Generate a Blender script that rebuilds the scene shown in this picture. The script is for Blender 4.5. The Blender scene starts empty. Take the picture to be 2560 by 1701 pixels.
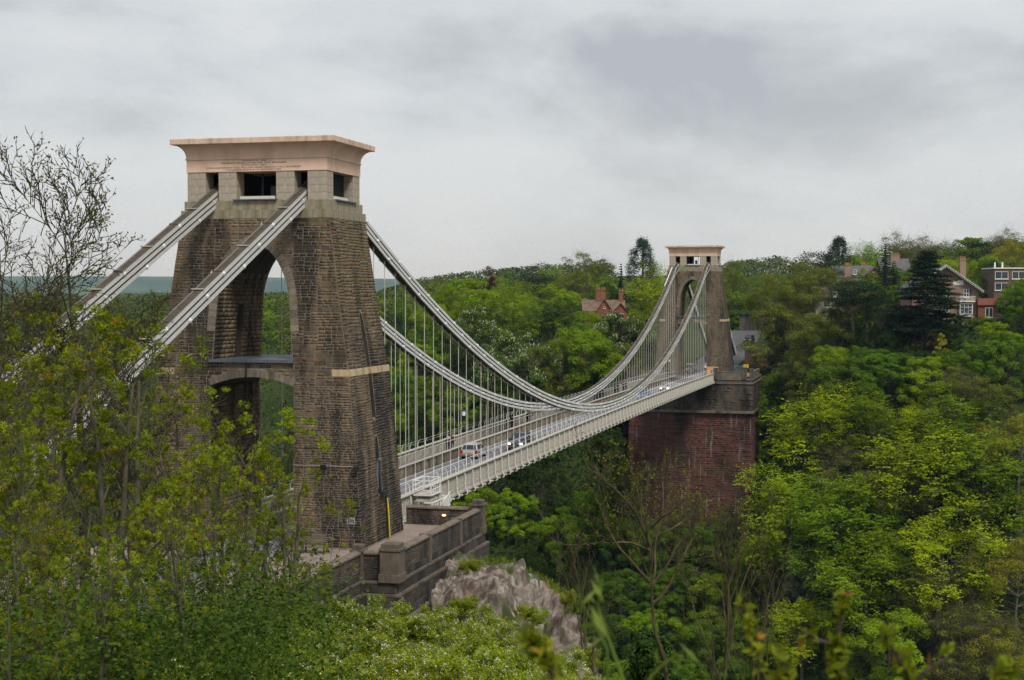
import bpy, bmesh, math, random
import numpy as np
from mathutils import Vector, Matrix, Quaternion

SC = bpy.context.scene
COL = SC.collection
R_ = math.radians
PI = math.pi

# ---------------------------------------------------------------- camera
CAM = Vector((39.81, -94.08, 15.80))
YAW, PITCH = -0.2473, -0.02907
_F = Vector((math.sin(YAW)*math.cos(PITCH), math.cos(YAW)*math.cos(PITCH), math.sin(PITCH)))
_R = Vector((math.cos(YAW), -math.sin(YAW), 0)); _U = _R.cross(_F)
cam_data = bpy.data.cameras.new('camera'); camera = bpy.data.objects.new('camera', cam_data); COL.objects.link(camera)
camera.matrix_world = Matrix(((_R.x, _U.x, -_F.x, CAM.x), (_R.y, _U.y, -_F.y, CAM.y), (_R.z, _U.z, -_F.z, CAM.z), (0, 0, 0, 1)))
cam_data.sensor_width = 36.0; cam_data.lens = 53.87
cam_data.clip_start = 0.05; cam_data.clip_end = 30000
cam_data.dof.use_dof = True; cam_data.dof.focus_distance = 120.0; cam_data.dof.aperture_fstop = 9.0
SC.camera = camera

# ---------------------------------------------------------------- world (overcast sky)
SUN_EL, SUN_AZ = R_(52), R_(140)          # azimuth clockwise from +Y: behind the viewer, to the right
world = bpy.data.worlds.new('World'); SC.world = world; world.use_nodes = True
nt = world.node_tree; nt.nodes.clear()
def wn(t, **k):
    n = nt.nodes.new(t)
    for a, b in k.items(): setattr(n, a, b)
    return n
wl = nt.links.new
w_out = wn('ShaderNodeOutputWorld'); w_bg = wn('ShaderNodeBackground')
w_sky = wn('ShaderNodeTexSky', sky_type='NISHITA', sun_disc=False, sun_elevation=SUN_EL, sun_rotation=SUN_AZ, air_density=1.0, dust_density=3.0, ozone_density=1.0)
w_tc = wn('ShaderNodeTexCoord'); w_sep = wn('ShaderNodeSeparateXYZ')
wl(w_tc.outputs['Generated'], w_sep.inputs[0])
w_map = wn('ShaderNodeMapping'); wl(w_tc.outputs['Generated'], w_map.inputs[0])
w_map.inputs['Location'].default_value = (5.5, 6.1, 7.3); w_map.inputs['Rotation'].default_value = (0, R_(14), R_(20)); w_map.inputs['Scale'].default_value = (1.0, 1.0, 2.6)
w_n1 = wn('ShaderNodeTexNoise'); w_n1.inputs['Scale'].default_value = 4.0; w_n1.inputs['Detail'].default_value = 7; w_n1.inputs['Roughness'].default_value = 0.55; w_n1.inputs['Distortion'].default_value = 0.25
wl(w_map.outputs[0], w_n1.inputs['Vector'])
w_cr = wn('ShaderNodeValToRGB'); wl(w_n1.outputs['Fac'], w_cr.inputs[0])
e = w_cr.color_ramp.elements; e[0].position = 0.36; e[0].color = (0.43, 0.455, 0.49, 1); e[1].position = 0.60; e[1].color = (0.675, 0.70, 0.715, 1)
e2 = w_cr.color_ramp.elements.new(0.44); e2.color = (0.525, 0.55, 0.575, 1)
e3 = w_cr.color_ramp.elements.new(0.51); e3.color = (0.605, 0.64, 0.665, 1)
# the cloud sheet thins and brightens a little towards the horizon
w_hz = wn('ShaderNodeMapRange'); w_hz.inputs[1].default_value = 0.0; w_hz.inputs[2].default_value = 0.13; w_hz.inputs[3].default_value = 0.75; w_hz.inputs[4].default_value = 0.0
wl(w_sep.outputs['Z'], w_hz.inputs[0])
w_mix = wn('ShaderNodeMixRGB'); wl(w_hz.outputs[0], w_mix.inputs[0]); wl(w_cr.outputs[0], w_mix.inputs[1]); w_mix.inputs[2].default_value = (0.66, 0.685, 0.69, 1)
w_sc = wn('ShaderNodeMixRGB', blend_type='MULTIPLY'); w_sc.inputs[0].default_value = 1.0; wl(w_sky.outputs[0], w_sc.inputs[1]); w_sc.inputs[2].default_value = (0.10, 0.10, 0.10, 1)
w_m2 = wn('ShaderNodeMixRGB'); w_m2.inputs[0].default_value = 0.92; wl(w_sc.outputs[0], w_m2.inputs[1]); wl(w_mix.outputs[0], w_m2.inputs[2])
wl(w_m2.outputs[0], w_bg.inputs[0]); w_bg.inputs[1].default_value = 0.60
wl(w_bg.outputs[0], w_out.inputs[0])

sun_d = bpy.data.lights.new('sun', 'SUN'); sun = bpy.data.objects.new('sun', sun_d); COL.objects.link(sun)
sun_d.energy = 1.5; sun_d.angle = R_(14); sun_d.color = (1.0, 0.955, 0.89)
_sd = Vector((math.sin(SUN_AZ)*math.cos(SUN_EL), math.cos(SUN_AZ)*math.cos(SUN_EL), math.sin(SUN_EL)))
sun.rotation_euler = (-_sd).to_track_quat('-Z', 'Y').to_euler()

SC.render.engine = 'CYCLES'
SC.view_settings.view_transform = 'Standard'; SC.view_settings.look = 'None'
SC.view_settings.exposure = 0.9; SC.view_settings.gamma = 1.0
SC.cycles.max_bounces = 6; SC.cycles.diffuse_bounces = 3; SC.cycles.glossy_bounces = 2; SC.cycles.transmission_bounces = 4
SC.cycles.transparent_max_bounces = 6; SC.cycles.volume_bounces = 0
SC.cycles.use_denoising = True; SC.cycles.denoiser = 'OPENIMAGEDENOISE'; SC.cycles.denoising_input_passes = 'RGB_ALBEDO_NORMAL'; SC.cycles.denoising_prefilter = 'NONE'
SC.cycles.use_adaptive_sampling = True; SC.cycles.adaptive_threshold = 0.012

# ---------------------------------------------------------------- helpers: objects
def tag(o, label=None, cat=None, group=None, kind=None):
    if label: o['label'] = label
    if cat: o['category'] = cat
    if group: o['group'] = group
    if kind: o['kind'] = kind
    return o
def link(o, parent=None):
    COL.objects.link(o)
    if parent is not None: o.parent = parent
    return o
def empty(name, loc=(0, 0, 0), rz=0.0, parent=None):
    o = bpy.data.objects.new(name, None); o.location = loc; o.rotation_euler = (0, 0, rz); o.empty_display_size = 0.3
    return link(o, parent)
def obj(name, mesh, parent=None, loc=None, rot=None, scale=None):
    o = bpy.data.objects.new(name, mesh)
    if loc is not None: o.location = loc
    if rot is not None: o.rotation_euler = rot
    if scale is not None: o.scale = scale
    return link(o, parent)
def copy_tree(o, parent=None):
    c = o.copy(); link(c)
    if parent is not None: c.parent = parent
    for ch in o.children: copy_tree(ch, c)
    return c

class MB:
    """collects polygons, builds one mesh"""
    def __init__(s): s.v = []; s.f = []; s.mi = []; s.t = []
    def poly(s, pts, mi=0, t=0.5):
        b = len(s.v); s.v.extend([tuple(p) for p in pts]); s.f.append(tuple(range(b, b+len(pts)))); s.mi.append(mi); s.t.append(t)
    def add(s, verts, faces, mi=0, t=0.5):
        b = len(s.v); s.v.extend([tuple(p) for p in verts])
        for f in faces: s.f.append(tuple(b+i for i in f)); s.mi.append(mi); s.t.append(t)
        return s
    def box(s, c, d, mi=0, rot=None, t=0.5):
        x, y, z = d[0]/2, d[1]/2, d[2]/2
        vs = [Vector(p) for p in ((-x,-y,-z),(x,-y,-z),(x,y,-z),(-x,y,-z),(-x,-y,z),(x,-y,z),(x,y,z),(-x,y,z))]
        if rot is not None: vs = [rot @ p for p in vs]
        c = Vector(c)
        return s.add([p+c for p in vs], ((0,3,2,1),(4,5,6,7),(0,1,5,4),(1,2,6,5),(2,3,7,6),(3,0,4,7)), mi, t)
    def bar(s, p, q, w, h=None, mi=0, up=(0, 0, 1), t=0.5):
        p = Vector(p); q = Vector(q); d = q-p; L = d.length
        if L < 1e-6: return s
        y = d/L; u = Vector(up)
        x = y.cross(u)
        if x.length < 1e-4: x = y.cross(Vector((1, 0, 0)))
        x.normalize(); z = x.cross(y)
        return s.box((p+q)/2, (w, L, h if h else w), mi, Matrix((x, y, z)).transposed(), t)
    def tube(s, pts, r, n=6, mi=0, cap=True, t=0.5):
        pts = [Vector(p) for p in pts]; k = len(pts)
        rs = r if hasattr(r, '__len__') else [r]*k
        rings = []; prev = None
        for i in range(k):
            d = (pts[min(i+1, k-1)]-pts[max(i-1, 0)]).normalized()
            if prev is None:
                a = d.orthogonal().normalized()
            else:
                a = prev-d*prev.dot(d)
                a = a.normalized() if a.length > 1e-5 else d.orthogonal().normalized()
            prev = a; b = d.cross(a)
            rings.append([pts[i]+(a*math.cos(2*PI*j/n)+b*math.sin(2*PI*j/n))*rs[i] for j in range(n)])
        vs = [p for rg in rings for p in rg]; fs = []
        for i in range(k-1):
            for j in range(n): fs.append((i*n+j, i*n+(j+1) % n, (i+1)*n+(j+1) % n, (i+1)*n+j))
        if cap: fs.append(tuple(reversed(range(n)))); fs.append(tuple((k-1)*n+j for j in range(n)))
        return s.add(vs, fs, mi, t)
    def prism(s, prof, axis, a, b, mi=0, t=0.5):
        """extrude a 2D outline (list of (u,v)) along axis x|y|z from a to b"""
        def P(u, v, w): return {'x': (w, u, v), 'y': (u, w, v), 'z': (u, v, w)}[axis]
        n = len(prof); vs = [P(u, v, a) for u, v in prof]+[P(u, v, b) for u, v in prof]
        fs = [tuple(range(n)), tuple(reversed(range(n, 2*n)))]+[(i, i+n, (i+1) % n+n, (i+1) % n) for i in range(n)]
        return s.add(vs, fs, mi, t)
    def lathe(s, prof, n=12, c=(0, 0, 0), mi=0, t=0.5):
        """prof: list of (radius, z)"""
        c = Vector(c); vs = []; fs = []
        for r, z in prof:
            for j in range(n): vs.append(c+Vector((r*math.cos(2*PI*j/n), r*math.sin(2*PI*j/n), z)))
        for i in range(len(prof)-1):
            for j in range(n): fs.append((i*n+j, i*n+(j+1) % n, (i+1)*n+(j+1) % n, (i+1)*n+j))
        fs.append(tuple(reversed(range(n)))); fs.append(tuple((len(prof)-1)*n+j for j in range(n)))
        return s.add(vs, fs, mi, t)
    def mesh(s, name, mats, smooth=False, recalc=True, tint=False):
        m = bpy.data.meshes.new(name); m.from_pydata(s.v, [], s.f)
        for x in (mats if isinstance(mats, (list, tuple)) else [mats]): m.materials.append(x)
        if any(s.mi): m.polygons.foreach_set('material_index', s.mi)
        if smooth: m.polygons.foreach_set('use_smooth', [True]*len(s.f))
        if tint:
            a = m.attributes.new('tint', 'FLOAT', 'FACE'); a.data.foreach_set('value', s.t)
        if recalc:
            bm = bmesh.new(); bm.from_mesh(m); bmesh.ops.recalc_face_normals(bm, faces=bm.faces); bm.to_mesh(m); bm.free()
        m.update(); return m
    def build(s, name, mats, parent=None, loc=None, rot=None, smooth=False, tint=False):
        return obj(name, s.mesh(name, mats, smooth, True, tint), parent, loc, rot)

def np_mesh(name, V, Q, mats, tint=None, smooth=False, mi=None):
    """V (n,3) float, Q (m,k) int, fast"""
    m = bpy.data.meshes.new(name); V = np.asarray(V, np.float32); Q = np.asarray(Q, np.int32); k = Q.shape[1]
    m.vertices.add(len(V)); m.vertices.foreach_set('co', V.ravel())
    m.loops.add(Q.size); m.loops.foreach_set('vertex_index', Q.ravel())
    m.polygons.add(len(Q)); m.polygons.foreach_set('loop_start', np.arange(0, Q.size, k, dtype=np.int32))
    for x in (mats if isinstance(mats, (list, tuple)) else [mats]): m.materials.append(x)
    if mi is not None: m.polygons.foreach_set('material_index', np.asarray(mi, np.int32))
    if smooth: m.polygons.foreach_set('use_smooth', np.ones(len(Q), bool))
    m.update(calc_edges=True)
    if tint is not None:
        a = m.attributes.new('tint', 'FLOAT', 'FACE'); a.data.foreach_set('value', np.asarray(tint, np.float32))
    return m

# ---------------------------------------------------------------- helpers: materials
MATS = {}
def _nodes(name):
    m = bpy.data.materials.new(name); m.use_nodes = True; n = m.node_tree; n.nodes.clear()
    o = n.nodes.new('ShaderNodeOutputMaterial'); b = n.nodes.new('ShaderNodeBsdfPrincipled'); n.links.new(b.outputs[0], o.inputs[0])
    MATS[name] = m
    return m, n, b, o
def c4(c): return (c[0], c[1], c[2], 1.0)
def mat(name, col, rough=0.75, var=0.0, scale=4.0, col2=None, bump=0.0, bscale=None, metal=0.0, emit=None, spec=0.3, coords='Object', stretch=None, streak=None, detail=5):
    """plain surface with noise mottling; streak=(colour, amount, scale) adds vertical run-off stains with a shape of their own"""
    m, n, b, o = _nodes(name); L = n.links.new
    b.inputs['Roughness'].default_value = rough; b.inputs['Metallic'].default_value = metal
    b.inputs['Specular IOR Level'].default_value = spec
    b.inputs['Base Color'].default_value = c4(col)
    if emit:
        b.inputs['Emission Color'].default_value = c4(emit[0]); b.inputs['Emission Strength'].default_value = emit[1]
    tc = n.nodes.new('ShaderNodeTexCoord'); src = tc.outputs[coords]
    if coords == 'World':
        pass
    mp = n.nodes.new('ShaderNodeMapping'); L(src, mp.inputs[0])
    if stretch: mp.inputs['Scale'].default_value = stretch
    cur = None
    if var > 0 or col2:
        t = n.nodes.new('ShaderNodeTexNoise'); t.inputs['Scale'].default_value = scale; t.inputs['Detail'].default_value = detail; t.inputs['Roughness'].default_value = 0.6
        L(mp.outputs[0], t.inputs['Vector'])
        r = n.nodes.new('ShaderNodeMapRange'); r.inputs[1].default_value = 0.3; r.inputs[2].default_value = 0.7; L(t.outputs['Fac'], r.inputs[0])
        x = n.nodes.new('ShaderNodeMixRGB'); L(r.outputs[0], x.inputs[0])
        x.inputs[1].default_value = c4([v*(1-var) for v in col]); x.inputs[2].default_value = c4(col2 if col2 else [min(1, v*(1+var)) for v in col])
        cur = x.outputs[0]
    if streak:
        t = n.nodes.new('ShaderNodeTexNoise'); t.inputs['Scale'].default_value = streak[2]; t.inputs['Detail'].default_value = 4
        mp2 = n.nodes.new('ShaderNodeMapping'); mp2.inputs['Scale'].default_value = (1, 1, 0.12); L(src, mp2.inputs[0]); L(mp2.outputs[0], t.inputs['Vector'])
        r = n.nodes.new('ShaderNodeMapRange'); r.inputs[1].default_value = 0.52; r.inputs[2].default_value = 0.68; r.inputs[4].default_value = streak[1]; L(t.outputs['Fac'], r.inputs[0])
        x = n.nodes.new('ShaderNodeMixRGB'); L(r.outputs[0], x.inputs[0])
        if cur is not None: L(cur, x.inputs[1])
        else: x.inputs[1].default_value = c4(col)
        x.inputs[2].default_value = c4(streak[0]); cur = x.outputs[0]
    if cur is not None: L(cur, b.inputs['Base Color'])
    if bump > 0:
        t = n.nodes.new('ShaderNodeTexNoise'); t.inputs['Scale'].default_value = bscale or scale*3; t.inputs['Detail'].default_value = 6
        L(mp.outputs[0], t.inputs['Vector'])
        bp = n.nodes.new('ShaderNodeBump'); bp.inputs['Strength'].default_value = bump; bp.inputs['Distance'].default_value = 0.05
        L(t.outputs['Fac'], bp.inputs['Height']); L(bp.outputs[0], b.inputs['Normal'])
    return m
def stone_mat(name, cols, rough=0.9, stain=None, moss=None, bump=0.5):
    """a stone per face: colour picked by the face's own 'tint' value and the object's random value"""
    m, n, b, o = _nodes(name); L = n.links.new
    b.inputs['Roughness'].default_value = rough; b.inputs['Specular IOR Level'].default_value = 0.15
    a = n.nodes.new('ShaderNodeAttribute'); a.attribute_name = 'tint'
    oi = n.nodes.new('ShaderNodeObjectInfo')
    s = n.nodes.new('ShaderNodeMath'); s.operation = 'ADD'; L(a.outputs['Fac'], s.inputs[0]); L(oi.outputs['Random'], s.inputs[1])
    fr = n.nodes.new('ShaderNodeMath'); fr.operation = 'FRACT'; L(s.outputs[0], fr.inputs[0])
    cr = n.nodes.new('ShaderNodeValToRGB'); cr.color_ramp.interpolation = 'LINEAR'; L(fr.outputs[0], cr.inputs[0])
    el = cr.color_ramp.elements; el[0].color = c4(cols[0]); el[1].color = c4(cols[-1])
    for i, c in enumerate(cols[1:-1]): el.new((i+1)/(len(cols)-1)).color = c4(c)
    cur = cr.outputs[0]
    g = n.nodes.new('ShaderNodeNewGeometry')
    t = n.nodes.new('ShaderNodeTexNoise'); t.inputs['Scale'].default_value = 9; t.inputs['Detail'].default_value = 6; t.inputs['Roughness'].default_value = 0.7; L(g.outputs['Position'], t.inputs['Vector'])
    r = n.nodes.new('ShaderNodeMapRange'); r.inputs[1].default_value = 0.25; r.inputs[2].default_value = 0.75; r.inputs[3].default_value = 0.6; r.inputs[4].default_value = 1.4; L(t.outputs['Fac'], r.inputs[0])
    x = n.nodes.new('ShaderNodeMixRGB'); x.blend_type = 'MULTIPLY'; x.inputs[0].default_value = 1; L(cur, x.inputs[1]); L(r.outputs[0], x.inputs[2]); cur = x.outputs[0]
    for spec in (stain or []):
        colr, amt, sc, lo, hi, mask = spec[:6]; zst = spec[6] if len(spec) > 6 else .22
        t2 = n.nodes.new('ShaderNodeTexNoise'); t2.inputs['Scale'].default_value = sc; t2.inputs['Detail'].default_value = 5; t2.inputs['Roughness'].default_value = 0.6
        mp = n.nodes.new('ShaderNodeMapping'); mp.inputs['Scale'].default_value = (1, 1, zst); L(g.outputs['Position'], mp.inputs[0]); L(mp.outputs[0], t2.inputs['Vector'])
        r2 = n.nodes.new('ShaderNodeMapRange'); r2.inputs[1].default_value = lo; r2.inputs[2].default_value = hi; r2.inputs[4].default_value = amt; L(t2.outputs['Fac'], r2.inputs[0])
        fac = r2.outputs[0]
        if mask:
            sp = n.nodes.new('ShaderNodeSeparateXYZ'); L(g.outputs['Position'], sp.inputs[0])
            for ax, a0, a1 in mask:
                mr = n.nodes.new('ShaderNodeMapRange'); mr.inputs[1].default_value = a0; mr.inputs[2].default_value = a1; L(sp.outputs[ax], mr.inputs[0])
                mm = n.nodes.new('ShaderNodeMath'); mm.operation = 'MULTIPLY'; L(fac, mm.inputs[0]); L(mr.outputs[0], mm.inputs[1]); fac = mm.outputs[0]
        x2 = n.nodes.new('ShaderNodeMixRGB'); L(fac, x2.inputs[0]); L(cur, x2.inputs[1]); x2.inputs[2].default_value = c4(colr); cur = x2.outputs[0]
    L(cur, b.inputs['Base Color'])
    t3 = n.nodes.new('ShaderNodeTexNoise'); t3.inputs['Scale'].default_value = 14; t3.inputs['Detail'].default_value = 5; L(g.outputs['Position'], t3.inputs['Vector'])
    bp = n.nodes.new('ShaderNodeBump'); bp.inputs['Strength'].default_value = bump; bp.inputs['Distance'].default_value = 0.04; L(t3.outputs['Fac'], bp.inputs['Height']); L(bp.outputs[0], b.inputs['Normal'])
    return m
def leaf_mat(name, c_dark, c_light, var=0.25, trans=0.35, rough=0.55, accent=None):
    """leaves: own colour varies leaf by leaf ('tint') and plant by plant"""
    m, n, b, o = _nodes(name); L = n.links.new
    a = n.nodes.new('ShaderNodeAttribute'); a.attribute_name = 'tint'
    oi = n.nodes.new('ShaderNodeObjectInfo')
    x = n.nodes.new('ShaderNodeValToRGB'); L(a.outputs['Fac'], x.inputs[0]); el = x.color_ramp.elements; el[0].color = c4(c_dark); el[1].color = c4(c_light)
    if accent: el[1].position = .84; el.new(.93).color = c4(accent)
    hs = n.nodes.new('ShaderNodeHueSaturation'); L(x.outputs[0], hs.inputs['Color'])
    mr = n.nodes.new('ShaderNodeMapRange'); mr.inputs[3].default_value = 1-var; mr.inputs[4].default_value = 1+var; L(oi.outputs['Random'], mr.inputs[0]); L(mr.outputs[0], hs.inputs['Value'])
    m7 = n.nodes.new('ShaderNodeMath'); m7.operation = 'MULTIPLY'; m7.inputs[1].default_value = 7.13; L(oi.outputs['Random'], m7.inputs[0])
    f7 = n.nodes.new('ShaderNodeMath'); f7.operation = 'FRACT'; L(m7.outputs[0], f7.inputs[0])
    mh = n.nodes.new('ShaderNodeMapRange'); mh.inputs[3].default_value = 0.5-0.012*var/0.25; mh.inputs[4].default_value = 0.5+0.02*var/0.25; L(f7.outputs[0], mh.inputs[0]); L(mh.outputs[0], hs.inputs['Hue'])
    b.inputs['Roughness'].default_value = rough; b.inputs['Specular IOR Level'].default_value = 0.04
    L(hs.outputs[0], b.inputs['Base Color'])
    tr = n.nodes.new('ShaderNodeBsdfTranslucent'); L(hs.outputs[0], tr.inputs[0])
    mx = n.nodes.new('ShaderNodeMixShader'); mx.inputs[0].default_value = trans; L(b.outputs[0], mx.inputs[1]); L(tr.outputs[0], mx.inputs[2]); L(mx.outputs[0], o.inputs[0])
    return m
def screen_xy(p):
    d = Vector(p)-CAM; z = d.dot(_F)
    return (512+1532.5*d.dot(_R)/z, 340-1532.5*d.dot(_U)/z, z)
# ================================================================ masonry
STONE_COLS = [(0.094, 0.068, 0.043), (0.204, 0.144, 0.086), (0.138, 0.111, 0.08), (0.193, 0.126, 0.073), (0.116, 0.099, 0.074), (0.237, 0.165, 0.093), (0.149, 0.095, 0.054), (0.176, 0.132, 0.082)]
M_STONE = stone_mat('tower_rubble_stone', STONE_COLS, stain=[
    ((.022,.02,.017), 0.85, 0.5, 0.47, 0.60, None),
    ((.016,.015,.015), 0.9, 0.8, 0.40, 0.55, [('X', 4.6, 7.2)]),
    ((.15,.125,.03), 0.55, 1.1, 0.44, 0.60, [('X', 4.3, 5.2), ('Z', 12.5, 18.5)])])
M_MORTAR = mat('lime_mortar', (.22,.19,.155), 0.95, 0.25, 3.0, bump=0.4)
M_CORE = stone_mat('tower_recess_shade_stone', [(.06,.05,.04),(.09,.074,.058)], stain=[((.03,.027,.024), .8, .7, .42, .62, None)])
M_ASHLAR = mat('pennant_ashlar', (.40,.34,.265), 0.88, 0.22, 1.6, bump=0.25, bscale=12, streak=((.16,.145,.095), 0.6, 1.6))
M_BAND = mat('mossy_ashlar', (.30,.255,.185), 0.9, 0.3, 1.3, bump=0.25, bscale=10, streak=((.105,.11,.045), 0.75, 1.2))
M_YELLOWBAND = mat('buff_bandstone', (.47,.36,.215), 0.88, 0.2, 2.0, bump=0.2, streak=((.2,.17,.12), 0.6, 1.8))
M_CAP = mat('peach_render', (.74,.505,.375), 0.85, 0.10, 0.9, streak=((.42,.30,.21), 0.35, 1.1), bump=.12, bscale=6)
M_SLAB = mat('peach_coping', (.64,.46,.34), 0.85, 0.18, 1.2, streak=((.30,.22,.16), 0.55, 1.5))
M_DARK = mat('chamber_shade_black', (.012,.012,.013), 0.9)
M_LEAD = mat('lead_sheet', (.095,.115,.135), 0.55, 0.2, 3)
M_INK = mat('incised_lettering', (.07,.045,.035), 0.9)
M_PANEL = mat('cream_panel', (.62,.60,.52), 0.6, 0.1, 3)
M_WHITE = mat('white_paint', (.78,.78,.75), 0.5, 0.06, 3, streak=((.5,.47,.42), .35, 2.5))
M_CREAM = mat('cream_grey_paint', (.43,.405,.345), 0.6, 0.12, 2.0, streak=((.36,.32,.26), 0.5, 2.2))
M_BLACK = mat('black_paint', (.012,.012,.013), 0.45)

def unit_stones(rng, n, material):
    out = []
    for i in range(n):
        b = MB(); j = lambda a: rng.uniform(-a, a)
        inn = [(-.5, -.5, -1), (.5, -.5, -1), (.5, .5, -1), (-.5, .5, -1)]
        ou = [(-.45+j(.03), -.43+j(.04), .8+j(.3)), (.45+j(.03), -.43+j(.04), .8+j(.3)), (.45+j(.03), .43+j(.04), .8+j(.3)), (-.45+j(.03), .43+j(.04), .8+j(.3))]
        mid = [(-.5, -.5, .3), (.5, -.5, .3), (.5, .5, .3), (-.5, .5, .3)]
        b.add(inn+mid+ou, [(0,1,5,4),(1,2,6,5),(2,3,7,6),(3,0,4,7),(4,5,9,8),(5,6,10,9),(6,7,11,10),(7,4,8,11),(8,9,10,11)], t=0.0)
        out.append(b.mesh('stone', material, tint=True))
    return out

def courses(rng, z0, z1, ulim, hole, ch, ln, gap):
    """rows of stones as (u0,u1,za,zb); hole(u,z) says where an opening is"""
    st = []; z = z0
    while z < z1-0.05:
        h = min(rng.uniform(*ch), z1-z)
        if z1-(z+h) < ch[0]*0.6: h = z1-z
        zm = z+h/2; a, b = ulim(zm)
        n = max(2, int((b-a)/0.04)); us = [a+(b-a)*i/n for i in range(n+1)]
        runs = []; cur = None
        for u in us:
            if hole is not None and hole(u, zm): cur = None
            else:
                if cur is None: cur = [u, u]; runs.append(cur)
                cur[1] = u
        for ra, rb in runs:
            u = ra
            while u < rb-0.04:
                w = rng.uniform(*ln)*(1.35 if h > ch[1]*.8 else 1)
                if rb-(u+w) < ln[0]*0.7: w = rb-u
                st.append((u+gap, min(u+w, rb)-gap, z+gap, z+h-gap)); u += w
        z += h
    return st

def patch_courses(rng, z0, z1, ulim, hole, ch, ln, gap):
    """rubble brought to courses in patches, so that bed joints do not run through"""
    st = []; z = z0
    while z < z1-.05:
        bh = min(rng.uniform(.6, 1.3), z1-z)
        if z1-(z+bh) < .4: bh = z1-z
        a, b = ulim(z+bh/2); cuts = [None]; u = a+rng.uniform(.7, 2.0)
        while u < b-.7: cuts.append(u); u += rng.uniform(.9, 2.4)
        cuts.append(None)
        for c0, c1 in zip(cuts, cuts[1:]):
            st += courses(rng, z, z+bh, lambda zz, c0=c0, c1=c1: (ulim(zz)[0] if c0 is None else c0, ulim(zz)[1] if c1 is None else c1), hole, ch, ln, gap)
        z += bh
    return st

def stones_mesh(name, lst, rng, material, proud):
    """lst: (mapf, u0,u1,za,zb); all joined"""
    V = []; Q = []; T = []
    for mapf, u0, u1, za, zb in lst:
        t = rng.random(); b = len(V); j = lambda a: rng.uniform(-a, a); e = min(0.03, (u1-u0)*.1); pr = proud*(0.7+0.9*rng.random())
        V += [mapf(u0, za, -.03), mapf(u1, za, -.03), mapf(u1, zb, -.03), mapf(u0, zb, -.03),
              mapf(u0+e*rng.random(), za+e*.6*rng.random(), pr+j(.008)), mapf(u1-e*rng.random(), za+e*.6*rng.random(), pr+j(.008)),
              mapf(u1-e*rng.random(), zb-e*.6*rng.random(), pr+j(.008)), mapf(u0+e*rng.random(), zb-e*.6*rng.random(), pr+j(.008))]
        Q += [(b, b+1, b+5, b+4), (b+1, b+2, b+6, b+5), (b+2, b+3, b+7, b+6), (b+3, b, b+4, b+7), (b+4, b+5, b+6, b+7)]; T += [t]*5
    return np_mesh(name, V, Q, material, T)

def single_stones(lst, units, rng, parent, proud, name='stone'):
    for mapf, u0, u1, za, zb in lst:
        p = Vector(mapf((u0+u1)/2, (za+zb)/2, 0)); ex = Vector(mapf(u1, (za+zb)/2, 0))-Vector(mapf(u0, (za+zb)/2, 0)); ez = Vector(mapf((u0+u1)/2, zb, 0))-Vector(mapf((u0+u1)/2, za, 0))
        w = ex.length; h = ez.length; ex.normalize(); ez.normalize(); nn = ex.cross(ez).normalized()
        if nn.dot(Vector(mapf((u0+u1)/2, (za+zb)/2, 1))-p) < 0: ex = -ex; nn = -nn
        o = bpy.data.objects.new(name, rng.choice(units)); link(o, parent)
        m = Matrix((ex, ez, nn)).transposed().to_4x4(); m.translation = p
        o.matrix_basis = m @ Matrix.Diagonal((w, h, proud*(0.9+.5*rng.random()), 1))

# ================================================================ towers
PROF = [(-1.0, 7.55, 4.12), (0.0, 7.47, 4.06), (7.3, 6.9, 3.98), (11.1, 6.5, 3.86), (14.7, 5.9, 3.65), (20.69, 5.07, 3.33)]
def prof(z):
    for (a, xa, ya), (b, xb, yb) in zip(PROF, PROF[1:]):
        if z <= b or b == PROF[-1][0]:
            t = (z-a)/(b-a); return xa+(xb-xa)*t, ya+(yb-ya)*t
def half_open(z):
    """half width of the tall pointed opening"""
    if z < 10: return 2.85
    if z < 15: return 2.85-0.36*(z-10)/5
    t = (z-15)/4.05
    return 2.49*math.sqrt(max(0, 1-t**1.75)) if t < 1 else 0.0
LEDGE, SEG_C, SEG_S = 11.62, 10.62, 10.05
def front_hole(u, z):
    if z > 19.62: return False
    if z > LEDGE-.05: return abs(u) < half_open(z)+(.5 if z > 13.5 else .0) if z < 19.0 else abs(u) < 1.3*math.sqrt(max(0, (19.62-z)/.62))
    w = half_open(z)
    return abs(u) < w+(.0) and z < SEG_S+(SEG_C-SEG_S)*(1-(u/2.9)**2)+.5
def arch_top(u): return SEG_S+(SEG_C-SEG_S)*(1-(u/2.86)**2)
LANC = [(7.9, 14.75, .34), (2.95, 6.75, .40)]
def side_hole(u, z):
    for a, b, w in LANC:
        if a-.05 < z < b+.1:
            ww = w if z < b-1.6 else w*math.sqrt(max(0, 1-((z-(b-1.6))/1.7)**2))
            if abs(u) < ww+.03: return True
    return False
def lancet_outline(a, b, w):
    pts = [(-w, a), (w, a)]
    for i in range(0, 9):
        t = i/8; pts.append((w*math.sqrt(max(0, 1-(t)**1.8)), b-1.6+1.6*t))
    for i in range(7, -1, -1):
        t = i/8; pts.append((-w*math.sqrt(max(0, 1-(t)**1.8)), b-1.6+1.6*t))
    return pts
def boolean_cut(mesh, cutters, name, mats):
    base = bpy.data.objects.new('tmp_base', mesh); COL.objects.link(base); cs = []
    for c in cutters:
        o = bpy.data.objects.new('tmp_cut', c); COL.objects.link(o); cs.append(o)
        md = base.modifiers.new('b', 'BOOLEAN'); md.operation = 'DIFFERENCE'; md.solver = 'EXACT'; md.object = o
    dg = bpy.context.evaluated_depsgraph_get(); dg.update()
    m = bpy.data.meshes.new_from_object(base.evaluated_get(dg)); m.name = name
    for o in [base]+cs: bpy.data.objects.remove(o)
    m.materials.clear()
    for x in mats: m.materials.append(x)
    return m
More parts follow.
